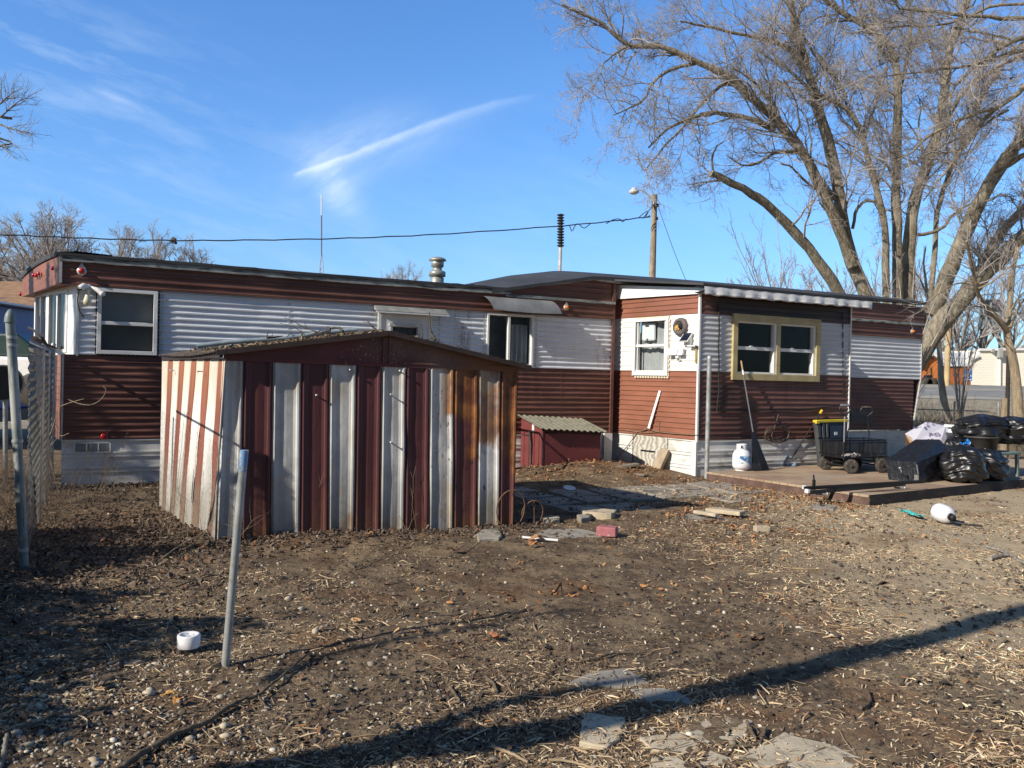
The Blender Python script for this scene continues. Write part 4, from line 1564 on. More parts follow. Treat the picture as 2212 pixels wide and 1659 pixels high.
tb = [455, 565, 725, 880, 1032, 1180, 1318, 1450, 1578, 1712, 1843, 1965, 2060]
bb = [405, 550, 712, 872, 1026, 1168, 1306, 1440, 1572, 1706, 1834, 1958, 2036]
tops = frac([(x, 300 + (x - 455) * 0.035) for x in tb], Z2, FLb, SHN, FLt, FRt)
bots = frac([(x, 1295 - (x - 405) * 0.06) for x in bb], Z2, FLb, SHN, FLb, FRb)
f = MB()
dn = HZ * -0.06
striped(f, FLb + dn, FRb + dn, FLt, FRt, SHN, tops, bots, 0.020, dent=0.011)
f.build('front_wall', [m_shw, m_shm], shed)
ts = [75, 115, 148, 190, 225, 270, 305, 355, 393, 450, 493, 512]
bs = [62, 76, 98, 135, 160, 198, 230, 285, 335, 405, 440, 462]
tops = [1 - q for q in frac([(x, 240) for x in ts], SD, FLb, SDN, BLt, FLt)][::-1]
tops = [1 - q for q in tops][::-1]
tops = frac([(x, 240) for x in ts], SD, FLb, SDN, BLt, FLt)
bots = frac([(x, 1250 + (x - 62) * 0.7) for x in bs], SD, FLb, SDN, BLb, FLb)
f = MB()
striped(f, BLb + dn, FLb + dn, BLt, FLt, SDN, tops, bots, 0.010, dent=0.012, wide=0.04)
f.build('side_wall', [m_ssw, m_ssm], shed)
depth = float(np.linalg.norm(bv))
f = MB()
q = FRb + SHD * depth
qt = FRt + SHD * depth
f.add([FRb + dn, q + dn, qt, FRt], [(0, 1, 2, 3)])
f.add([BLb + dn, q + dn, qt, BLt], [(0, 1, 2, 3)])
f.build('back_wall', m_shm, shed)
# slits torn in the side sheet
f = MB()
for pts in ([(245, 590), (232, 720), (218, 880), (200, 1030), (185, 1180), (172, 1330)], [(310, 1010), (304, 1100), (298, 1180), (292, 1250)], [(285, 565), (270, 610), (262, 680), (248, 780), (240, 880)]):
    w0 = 0.006 if len(pts) != 4 else 0.02
    row = []
    for i, p in enumerate(pts):
        P = onplane(SD(*p), FLb, SDN) + SDN * 0.014
        k = math.sin(math.pi * (i + 0.5) / len(pts))
        row.append([P - SHD * w0 * k, P + SDN * 0.002, P + SHD * w0 * k])
    f.grid(np.array(row))
f.build('torn_slit', m_black, shed)
# gable
M = MT('shed_gable')
a = M.dot(SHU, np.dot(FLb, SHU))
z = M.sep()[2]
nz = M.noise(1.0, 7, 0.65, M.map((2.5, 2.5, 4)))
c = M.mix(M.step(nz, 0.35, 0.65), (0.10, 0.022, 0.027), (0.145, 0.034, 0.036))
k = M.math('ADD', M.math('MULTIPLY', M.math('SUBTRACT', a, 1.55), 1.2), M.math('ADD', M.math('MULTIPLY', M.math('SUBTRACT', z, 1.9), 2.6), M.math('MULTIPLY', M.math('SUBTRACT', nz, 0.5), 1.2)))
c = M.mix(M.math('MULTIPLY', M.step(k, -0.25, 0.5), 0.8), c, M.mix(M.step(M.noise(4, 6, 0.7), 0.35, 0.7), (0.10, 0.055, 0.040), (0.20, 0.125, 0.095)))
sp = M.math('MULTIPLY', M.step(M.noise(42, 2, 0.5), 0.64, 0.68), M.math('MULTIPLY', M.step(a, 1.0, 1.4), M.step(a, 2.1, 1.8)))
c = M.mix(M.math('MULTIPLY', sp, 0.8), c, (0.36, 0.33, 0.33))
c = M.mix(M.math('MULTIPLY', M.step(M.math('ADD', a, nz), 2.8, 3.2), 0.7), c, (0.20, 0.075, 0.02))
M.inp('Base Color', c)
M.inp('Roughness', 0.5)
M.bump(M.noise(2.5, 4), 0.25, 0.05)
m_gab = M.m
f = MB()
up = HZ * 0.015
gbase = [FLt - HZ * 0.02, FRt - HZ * 0.02]
f.prism([gbase[0], gbase[1], FRt + HZ * 0.045, APX - HZ * 0.03, FLt + HZ * 0.045], SHN * 0.018)
f.build('gable', m_gab, shed)
f = MB()
mid_b = (FLt + (FRt - FLt) * float(np.dot(APX - FLt, SHU) / np.linalg.norm(FRt - FLt)))
for d in (-0.035, 0.03):
    f.bar(mid_b + SHU * d + SHN * 0.03 + HZ * 0.0, APX + SHU * d + SHN * 0.03 - HZ * 0.06, 0.014, 0.012)
for A_, B_ in ((FLt, mid_b), (mid_b, FRt)):
    f.bar(A_ + SHN * 0.024 + HZ * 0.028, B_ + SHN * 0.024 + HZ * 0.028, 0.012, 0.018)
f.build('gable_rib', m_gab, shed)
# roof: two rusty corrugated slopes with a dark rake board
m_rake = mat('dark_rake', (0.035, 0.020, 0.017), 0.7, 0.3, 8)
m_shr = mat('rusty_roof_sheet', (0.085, 0.065, 0.050), 0.85, 0.4, 5, bump=0.4, bscale=30, stain=((0.16, 0.12, 0.08), (9, 9, 9), 0.5, 0.65))
EL = onplane((481, 760), FLb + SHN * 0.10, SHN) - SHU * 0.06
ER = onplane(Z2(2128, 338), FLb + SHN * 0.10, SHN)
AP = APX + SHN * 0.10
BEL = onplane((322.5, 765.0), FLb + SDN * 0.10, SDN)
BEL = EL + SHD * (depth + 0.1)
f = MB()


def slope(mb, E0, A0, thick, n=60, amp=0.010):
    L = depth + 0.16
    rows = []
    for i in range(n + 1):
        v = i / n
        row = []
        for u in np.linspace(0, 1, 6):
            P = E0 * (1 - u) + A0 * u + SHD * (L * v) + HZ * (amp * math.sin(v * 2 * math.pi * 26) - 0.03 * math.sin(math.pi * v) * (1 - u))
            row.append(P)
        rows.append(row)
    mb.grid(np.array(rows))


slope(f, EL, AP, 0.02)
f.build('roof_slope', m_shr, shed)
f = MB()
slope(f, ER, AP, 0.02)
f.build('roof_slope', m_shr, shed)
f = MB()
for A_, B_ in ((EL, AP), (AP, ER)):
    f.bar(A_ + SHN * 0.01 - HZ * 0.012, B_ + SHN * 0.01 - HZ * 0.012, 0.03, 0.05)
f.build('rake_board', m_rake, shed)
f = MB()
f.bar(EL - HZ * 0.03 + SHU * 0.05, EL + SHD * (depth + 0.1) - HZ * 0.045 + SHU * 0.05, 0.03, 0.05)
f.build('eave_board', m_rake, shed)
f = MB()
A_ = onplane(Z2(312, 236), EL + SHD * 0.9, SHN)
B_ = onplane(Z2(1180, 148), EL + SHD * 0.9, SHN)
r = np.random.default_rng(8)
pts = [A_ * (1 - t) + B_ * t + HZ * (0.02 + 0.008 * math.sin(t * 9)) for t in np.linspace(0, 1, 12)]
f.tube(pts, 0.026, 8)
f.build('roof_strip', mat('blue_grey_strip', (0.25, 0.30, 0.33), 0.5, 0.2, 9), shed)
# leaf mould and grit lying on the left slope near its front edge
f = MB()
r = np.random.default_rng(44)
for k in range(1500):
    u = r.uniform(0.0, 1.0)
    d = abs(r.normal(0, 0.35)) if k % 3 else r.uniform(0, 2.2)
    P = (EL * (1 - u) + AP * u if k % 4 else ER * (1 - u) + AP * u) + SHD * d + HZ * (0.012 + r.uniform(0, 0.02))
    a_ = r.uniform(0, 6.28)
    l_, w_ = r.uniform(0.008, 0.035), r.uniform(0.005, 0.014)
    ax_ = np.array([math.cos(a_), math.sin(a_), r.normal(0, 0.4)])
    bx_2 = np.array([-math.sin(a_), math.cos(a_), r.normal(0, 0.4)])
    f.add([P - ax_ * l_, P - bx_2 * w_, P + ax_ * l_, P + bx_2 * w_ + HZ * 0.006], [(0, 1, 2, 3)], mi=k % 2)
o = f.build('roof_debris', [mat('roof_mould', (0.10, 0.075, 0.05), 0.95, 0.3, 30), mat('roof_straw', (0.26, 0.19, 0.12), 0.95, 0.3, 30)], shed)
o['kind'] = 'stuff'
# little bolts that stand proud of the panels
f = MB()
for p in ((958, 492), (1140, 355), (1362, 488), (1362, 748), (1410, 360), (190, 358), (343, 363)):
    pl = (FLb, SHN) if p[0] > 430 else (FLb, SDN)
    P = onplane(Z2(*p), pl[0], pl[1])
    f.tube([P, P + pl[1] * 0.045], 0.007, 6)
    f.lathe(P + pl[1] * 0.045, [(0.013, 0), (0.013, 0.008), (0.0, 0.009)], 8, ax=pl[1])
f.build('bolt', m_alum, shed)
# door step and iron hand-rail by the home's door, mostly hidden behind the shed
st = thing('door_steps', 'grey steps with an iron hand rail below the storm door, behind the shed', 'steps', hw(5.1, 0.5, 0))
f = MB(HF)
f.box((4.55, 0.03, 0.0), (5.65, 1.0, 0.92))
f.box((4.55, 1.0, 0.0), (5.65, 1.3, 0.62))
f.box((4.55, 1.3, 0.0), (5.65, 1.6, 0.32))
f.build('step', mat('grey_step_concrete', (0.33, 0.32, 0.30), 0.9, 0.15, 4), st, bevel=0.015)
m_iron = mat('dark_iron', (0.03, 0.028, 0.027), 0.6, 0.3)
f = MB(HF)
for s in (5.62,):
    f.tube([(s, 0.05, 1.72), (s, 1.0, 1.70), (s, 1.58, 1.22)], 0.02, 8)
    for t_, z0_, z1_ in ((0.06, 0.9, 1.72), (0.25, 0.9, 1.72), (0.44, 0.9, 1.71), (0.63, 0.9, 1.71), (0.82, 0.9, 1.70), (0.99, 0.9, 1.7), (1.28, 0.6, 1.46), (1.56, 0.3, 1.23)):
        f.tube([(s, t_, z0_), (s, t_, z1_)], 0.009, 6)
f.build('hand_rail', m_iron, st)


def stick(path, r0, r1, m, mb=None, n=6):
    k = len(path)
    f = mb or MB()
    f.tube(path, np.linspace(r0, r1, k), n)
    return f


m_twig = mat('dead_twig', (0.075, 0.060, 0.048), 0.9, 0.3, 20)
m_branch = mat('fallen_branch_bark', (0.20, 0.155, 0.115), 0.9, 0.3, 14, bump=0.4, bscale=70)


def on_roof(p, d=0.5, left=True, h=0.02):
    return onplane(SH(*p), FLb + SHD * d, SHN)


def roof_branch(name, label, lines, d, r):
    f = MB()
    for ln, rr_ in lines:
        P = [onplane(SH(*p), FLb + SHD * (d + 0.04 * i), SHN) for i, p in enumerate(ln)]
        f.tube(P, np.linspace(rr_, rr_ * 0.35, len(P)), 6)
    o = f.build(name, m_twig)
    return tag(o, label, 'branch', 'dead branches on the shed roof')


roof_branch('dead_branch', 'forked thin dead branch standing up on the right slope of the shed roof', [([(1990, 300), (1950, 250), (1915, 185), (1895, 120), (1890, 0), (1890, -60)], 0.020), ([(1920, 230), (1870, 255), (1835, 250)], 0.012), ([(1795, 250), (1810, 190), (1795, 130), (1780, 100), (1725, 88)], 0.011), ([(1890, 120), (1880, 125)], 0.004), ([(1905, 170), (1925, 185)], 0.006)], 0.7, 1)
roof_branch('dead_branch', 'short crooked stick poking up left of the storm door from the shed roof ridge', [([(1285, 150), (1230, 110), (1190, 60), (1145, 12)], 0.012), ([(1190, 60), (1118, 55)], 0.006)], 0.5, 1)
roof_branch('dead_branch', 'black curved branch lying on the left slope of the shed roof', [([(885, 160), (850, 125), (790, 115), (740, 130), (735, 165), (640, 180), (560, 165)], 0.016), ([(740, 130), (700, 105)], 0.012), ([(730, 150), (560, 190), (500, 200)], 0.010)], 0.5, 1)
roof_branch('dead_branch', 'long pale twigs trailing over the left slope of the shed roof', [([(580, 165), (480, 135), (440, 70)], 0.008), ([(470, 135), (400, 95), (320, 50), (210, 0)], 0.008), ([(440, 200), (380, 155), (310, 105), (150, 65)], 0.006), ([(410, 205), (395, 140)], 0.01), ([(540, 190), (640, 145), (650, 165)], 0.007)], 0.55, 1)
roof_branch('dead_branch', 'dark twig bundle near the lower left edge of the shed roof', [([(0, 235), (90, 230), (185, 215)], 0.016), ([(0, 215), (30, 160)], 0.006), ([(60, 215), (75, 180)], 0.005), ([(240, 220), (270, 195)], 0.006), ([(300, 215), (330, 205)], 0.007)], 0.6, 1)
roof_branch('dead_branch', 'single straw stalk drooping from the far left corner of the shed roof', [([(-330, 320), (-300, 290), (-250, 285), (-190, 330), (-160, 380)], 0.005), ([(-130, 290), (-80, 250)], 0.008)], 1.6, 1)

# ------------------------------------------------------------------ deck and the things on it
DZ = 0.13
DC = onz((1880, 1070), DZ)
DU = np.array([math.cos(R_(33.5)), math.sin(R_(33.5)), 0])
DV = np.array([-DU[1], DU[0], 0])
DF = (np.array([DC[0], DC[1], 0.0]), DU, DV, HZ)
M = MT('worn_deck_boards')
a = M.dot(DV, np.dot(DC, DV))
nz = M.noise(1.0, 7, 0.65, M.map((1.5, 1.5, 1)))
c = M.mix(M.step(nz, 0.32, 0.68), (0.27, 0.175, 0.115), (0.42, 0.31, 0.205))
c = M.mix(M.math('MULTIPLY', M.step(M.noise(1.0, 6, 0.6, M.map((0.9, 0.9, 1), loc=(5, 3, 0))), 0.5, 0.66), 0.55), c, (0.27, 0.25, 0.21))
M.inp('Base Color', c)
M.inp('Roughness', 0.85)
M.bump(M.noise(1.0, 6, 0.6, M.map((4, 26, 3), (0, 0, -R_(33.5)))), 0.25, 0.01)
m_deck = M.m
M = MT('deck_side_paint')
c = M.mix(M.step(M.noise(6, 6, 0.65), 0.35, 0.7), (0.085, 0.048, 0.036), (0.15, 0.09, 0.068))
M.inp('Base Color', M.mix(M.math('MULTIPLY', M.step(M.noise(14, 5, 0.7), 0.62, 0.7), 0.6), c, (0.36, 0.28, 0.20)))
M.inp('Roughness', 0.8)
m_dside = M.m
deck = thing('deck', 'low brown wooden deck platform along the front of the addition', 'deck', (DC[0], DC[1], 0))
f = MB(DF)
nb = 20
for i in range(nb):
    v0 = 0.02 + i * 3.0 / nb
    f.box((-0.01, v0, DZ - 0.035), (8.6, v0 + 3.0 / nb - 0.006, DZ))
f.build('deck_boards', m_deck, deck, bevel=0.004)
f = MB(DF)
f.box((0.0, 0.018, -0.06), (0.018, 3.02, DZ - 0.037))
f.build('deck_rim', m_dside, deck)
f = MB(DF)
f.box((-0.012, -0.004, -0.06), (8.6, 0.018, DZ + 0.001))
f.build('deck_rim', mat('dark_shaded_rim', (0.030, 0.024, 0.021), 0.85, 0.3, 5, stain=((0.13, 0.085, 0.055), (1.4, 1.4, 8), 0.55, 0.7)), deck)  # front rim: dark paint and the face's shade put into one colour

m_blackp = mat('black_plastic', (0.014, 0.014, 0.016), 0.5, 0.3)
m_blackm = mat('black_steel', (0.012, 0.012, 0.014), 0.42, 0.3)
m_galv = mat('galvanized_pipe', (0.36, 0.37, 0.36), 0.5, 0.2, 7, metal=0.35, stain=((0.20, 0.20, 0.17), (6, 6, 3), 0.55, 0.7))
m_steel = mat('bright_steel', (0.55, 0.55, 0.55), 0.3, 0.1, metal=0.7)
m_tire = mat('dusty_tyre', (0.055, 0.047, 0.040), 0.9, 0.35, 14, stain=((0.18, 0.145, 0.11), (20, 20, 20), 0.55, 0.68))


def dk(p, z=DZ):
    return onz(p, z)


# propane bottles: one standing on the deck, one lying on the ground
def propane(name, label, C, axis, foot, sc=1.0, band=True, hs=1.0):
    axis = np.asarray(axis, float)
    axis /= np.linalg.norm(axis)
    t = thing(name, label, 'gas bottle', foot, 'white propane bottles')
    f = MB()
    R = 0.155 * sc
    f.lathe(C, [(r_, h_ * hs) for r_, h_ in [(0.0, 0.012), (0.10 * sc, 0.016), (0.135 * sc, 0.035), (R, 0.075), (R + 0.001, 0.11), (R + 0.001, 0.115), (R, 0.12), (R, 0.26), (R - 0.01, 0.29), (0.125 * sc, 0.335), (0.09 * sc, 0.36), (0.03, 0.372), (0.0, 0.373)]], 32, ax=axis)
    f.build('tank', mat('tank_white', (0.68, 0.69, 0.71), 0.35, 0.05, 5, stain=((0.45, 0.42, 0.38), (14, 14, 14), 0.62, 0.75)), t)
    f = MB()
    f.lathe(C, [(0.105 * sc, -0.012 * hs), (0.105 * sc, 0.03), (0.100 * sc, 0.03), (0.100 * sc, -0.012)], 28, ax=axis)
    f.build('foot_ring', m_skirt if band else m_blackm, t)
    ref = np.cross(axis, (0, 1, 0) if abs(axis[1]) < 0.8 else (0, 0, 1))
    ref /= np.linalg.norm(ref)
    b = np.cross(axis, ref)
    f = MB()
    # collar with two openings
    n = 28
    for k in range(n):
        an0, an1 = 2 * math.pi * k / n, 2 * math.pi * (k + 1) / n
        if k % 14 in (5, 6, 7):
            hs_ = [(0.345, 0.385), (0.44, 0.46)]
        else:
            hs_ = [(0.345, 0.46)]
        for h0, h1 in hs_:
            p = []
            for h in (h0, h1):
                for rad in (0.083 * sc, 0.090 * sc):
                    for an_ in (an0, an1):
                        p.append(np.asarray(C) + axis * h + rad * (math.cos(an_) * ref + math.sin(an_) * b))
            f.hexa([p[0], p[1], p[3], p[2], p[4], p[5], p[7], p[6]])
    if band:
        f.build('collar', mat('collar_white', (0.66, 0.67, 0.69), 0.4, 0.06), t)
    f = MB()
    f.lathe(np.asarray(C) + axis * 0.36 * hs, [(0.022, 0), (0.022, 0.04), (0.034, 0.045), (0.034, 0.065), (0.012, 0.07)], 12, ax=axis)
    f.build('valve', m_alum if band else m_blackp, t)
    return t, ref, b


C0 = dk((1601, 1016))
pt, rf_, bf_ = propane('propane_tank', 'white propane bottle with a blue picture label standing on the deck', C0, HZ, C0, 1.0)


def wrap(mb, C, R, a0, a1, z0, z1, n=12, off=0.0015, top=None):
    G = []
    for i in range(n + 1):
        an_ = a0 + (a1 - a0) * i / n
        zt = z1 if top is None else z0 + (z1 - z0) * top(i / n)
        G.append([(C[0] + (R + off) * math.sin(an_), C[1] - (R + off) * math.cos(an_), z) for z in np.linspace(C[2] + z0, C[2] + zt, 3)])
    mb.grid(np.array(G), sm=True)


M = MT('blue_label')
M.inp('Base Color', M.mix(M.step(M.noise(22, 5, 0.6), 0.4, 0.6), (0.05, 0.15, 0.36), (0.32, 0.50, 0.68)))
M.inp('Roughness', 0.4)
f = MB()
wrap(f, C0, 0.1555, R_(-28), R_(62), 0.26, 0.10, 16, top=lambda q: 0.25 + 0.75 * q)
f.build('label', M.m, pt)
f = MB()
for k in range(4):
    for j, (a0, a1) in enumerate(((-55, -43), (-41, -37), (-35, -26))):
        wrap(f, C0, 0.1555, R_(a0), R_(a1), 0.13 + 0.026 * k, 0.142 + 0.026 * k, 3)
for a0, z0 in ((-22, 0.13), (-17, 0.13), (-12, 0.13), (-7, 0.13)):
    wrap(f, C0, 0.1555, R_(a0), R_(a0 + 4), z0, z0 + 0.022, 2)
f.build('label_text', mat('faded_blue_print', (0.30, 0.40, 0.52), 0.5, 0.15), pt)

C1 = gp((2036, 1128))
ax1 = np.array([0.16, -0.96, -0.12])
cen = C1 + HZ * 0.108 - ax1 * 0.13
pt2, _, _ = propane('propane_tank', 'white propane bottle lying on bare ground, its black valve end towards the viewer', cen, ax1, C1, 0.70, False, 0.72)
f = MB()
q = cen + ax1 * 0.265
f.lathe(q, [(0.042, -0.04), (0.044, 0.005), (0.036, 0.013), (0.0, 0.015)], 18, ax=ax1)
f.build('valve_cap', m_blackp, pt2)
f = MB()
q2 = gp((2052, 1133)) + HZ * 0.02
f.tube([q + HZ * -0.01, q + np.array([0.06, -0.03, -0.04]), q2 + HZ * 0.02, q2 + np.array([0.16, -0.10, 0.0]), q2 + np.array([0.30, -0.16, -0.005])], 0.011, 6)
f.build('hose', m_blackp, pt2)

# leaf rake leaning against the front wall
tines = dk((1641, 1017))
wtop = hw(*((onwall(Z5(362, 615), D01 + 0.06)[0], D01 + 0.06, onwall(Z5(362, 615), D01 + 0.06)[1])))
rk = thing('leaf_rake', 'black leaf rake leaning on the siding under the timber window', 'rake', tines)
neck = onplane(Z5(440, 1080), tines + (wtop - tines) * 0.22, HO)
f = MB()
f.tube([neck, neck + (wtop - neck) * 0.80], 0.015, 8)
f.build('handle', mat('grey_rake_handle', (0.085, 0.09, 0.095), 0.5, 0.2), rk)
f = MB()
f.tube([neck + (wtop - neck) * 0.80, neck + (wtop - neck) * 0.865], 0.0165, 8)
f.build('handle_band', m_frame, rk)
f = MB()
f.tube([neck + (wtop - neck) * 0.865, wtop], 0.015, 8)
f.build('handle_grip', mat('wood_grip', (0.40, 0.27, 0.14), 0.7, 0.15), rk)
f = MB()
dn_ = tines - neck
for k in range(13):
    q = (k - 6) / 6
    end = tines + HW * (0.19 * q + 0.02) + HO * (0.03 - 0.03 * abs(q)) + HZ * (0.0 + 0.02 * q * q)
    f.bar(neck + HW * 0.02 * q, end, 0.022, 0.006, up=HO)
    f.bar(end, end + HO * 0.03 - HZ * 0.01, 0.018, 0.006)
for u in (0.55, 0.78):
    f.bar(neck + dn_ * u - HW * 0.19 * u, neck + dn_ * u + HW * 0.21 * u, 0.02, 0.008, up=HO)
f.bar(neck, neck + dn_ * 0.3, 0.055, 0.014, up=HO)
f.build('rake_head', m_blackp, rk)

# long handled scoop
bt = dk((1704, 1006))
top_ = hw(onwall(Z5(888, 938), D01 + 0.05)[0], D01 + 0.06, onwall(Z5(888, 938), D01 + 0.05)[1])
bt2 = onplane(Z5(690, 1258), bt + (top_ - bt) * 0.12, HO)
shv = thing('snow_shovel', 'blue scoop shovel with a black shaft and yellow grip leaning on the white skirting', 'shovel', bt)
f = MB()
f.tube([bt2, bt2 + (top_ - bt2) * 0.93], 0.014, 8)
f.build('shaft', m_blackp, shv)
f = MB()
f.tube([bt2 + (top_ - bt2) * 0.93, top_], 0.026, 8)
f.build('grip', mat('yellow_plastic', (0.62, 0.42, 0.03), 0.45, 0.1), shv)
f = MB()
d_ = (bt2 - top_) / np.linalg.norm(bt2 - top_)
sd_ = np.cross(d_, HO)
sd_ /= np.linalg.norm(sd_)
uu = np.linspace(-1, 1, 9)
vv_ = np.linspace(-0.05, 1, 7)
for o_ in (0.0, -0.008):
    f.grid(np.array([[bt2 + sd_ * (0.15 * u * (0.75 + 0.25 * min(1, v * 3 + .2))) + d_ * 0.22 * v + HO * (0.05 * u * u - 0.03 + o_ + 0.03 * v) for v in vv_] for u in uu]), sm=True)
f.build('scoop', mat('scuffed_blue_scoop', (0.17, 0.25, 0.36), 0.6, 0.3, 22, stain=((0.42, 0.44, 0.46), (26, 26, 26), 0.55, 0.68)), shv)

# dark grey folding locker panel with a yellow top rail
lc = thing('plastic_cabinet', 'dark grey ribbed plastic cabinet side with a yellow top rail leaning by the shovel', 'cabinet', dk((1800, 1008)))
b0 = hw(*[onwall(Z5(880, 1312), D01 + 0.32)[0], D01 + 0.32, DZ])
t0_ = onplane(Z5(850, 1015), hw(0, D01 + 0.14, 0), HO)
t1_ = onplane(Z5(1052, 1012), hw(0, D01 + 0.14, 0), HO)
b1 = b0 + (t1_ - t0_) * np.array([1, 1, 0]) * 0.72
b0 = b0
yv = HO * -0.07
f = MB()
f.hexa([b0, b1, b1 + yv, b0 + yv, t0_, t1_, t1_ + yv, t0_ + yv])
W_, H_ = t1_ - t0_, t0_ - b0
for u0, u1 in ((0.0, 0.10), (0.16, 0.24), (0.30, 0.36), (0.90, 1.0)):
    for v0, v1 in ((0.02, 0.30), (0.33, 0.62), (0.65, 0.97)):
        lerp = lambda u, v: (b0 * (1 - u) + b1 * u) * (1 - v) + (t0_ * (1 - u) + t1_ * u) * v
        o_ = HO * 0.03
        p = [lerp(u0, v0), lerp(u1, v0), lerp(u1, v1), lerp(u0, v1)]
        f.hexa([p[0], p[1], p[1] + o_, p[0] + o_, p[3], p[2], p[2] + o_, p[3] + o_])
f.build('panel', mat('dark_grey_plastic', (0.040, 0.042, 0.045), 0.55, 0.2, 10), lc, bevel=0.006)
f = MB()
p = [lerp(0.42, 0.45), lerp(0.86, 0.45), lerp(0.86, 0.90), lerp(0.42, 0.90)]
o_ = HO * 0.012
f.hexa([p[0], p[1], p[1] + o_, p[0] + o_, p[3], p[2], p[2] + o_, p[3] + o_])
f.build('door_panel', mat('blue_black_plastic', (0.016, 0.02, 0.028), 0.45, 0.2), lc, bevel=0.006)
f = MB()
p = [lerp(0.58, 0.70), lerp(0.68, 0.70), lerp(0.68, 0.77), lerp(0.58, 0.77)]
o_ = HO * 0.02
f.hexa([p[0], p[1], p[1] + o_, p[0] + o_, p[3], p[2], p[2] + o_, p[3] + o_])
f.build('latch', m_alum, lc)
f = MB()
f.bar(t0_ + HZ * 0.012 + yv * 0.2 - W_ * 0.01, t1_ + HZ * 0.02 + yv * 0.2, 0.11, 0.05)
f.obox(t0_ + HO * 0.04 + HZ * 0.0, HW, HO, HZ, 0.045, 0.02, 0.03)
f.build('top_rail', mat('yellow_rail', (0.62, 0.48, 0.03), 0.45, 0.08), lc, bevel=0.008)

# ---- mesh garden carts
WA, WB_, WC_ = dk(CT(985, 962)), dk(CT(1345, 1012)), dk(CT(860, 912))
cu_ = np.array([0.80, 0.60, 0]) 
cu_ = WB_ - WC_
cu_ = np.array([math.cos(R_(24)), math.sin(R_(24)), 0])


def wheel(par, C, axis, R=0.125, w=0.085):
    axis = axis / np.linalg.norm(axis)
    f = MB()
    f.lathe(C, [(R * 0.55, -w * 0.42), (R * 0.80, -w * 0.5), (R * 0.95, -w * 0.38), (R, -w * 0.15), (R, w * 0.15), (R * 0.95, w * 0.38), (R * 0.80, w * 0.5), (R * 0.55, w * 0.42)], 28, ax=axis)
    wo = f.build('wheel', m_tire, par)
    f = MB()
    for s_ in (-1, 1):
        f.lathe(C, [(R * 0.57, s_ * w * 0.36), (R * 0.50, s_ * w * 0.30), (R * 0.2, s_ * w * 0.26), (R * 0.18, s_ * w * 0.55), (0.0, s_ * w * 0.56)], 20, ax=axis)
    f.build('rim', m_blackm, wo)
    return wo


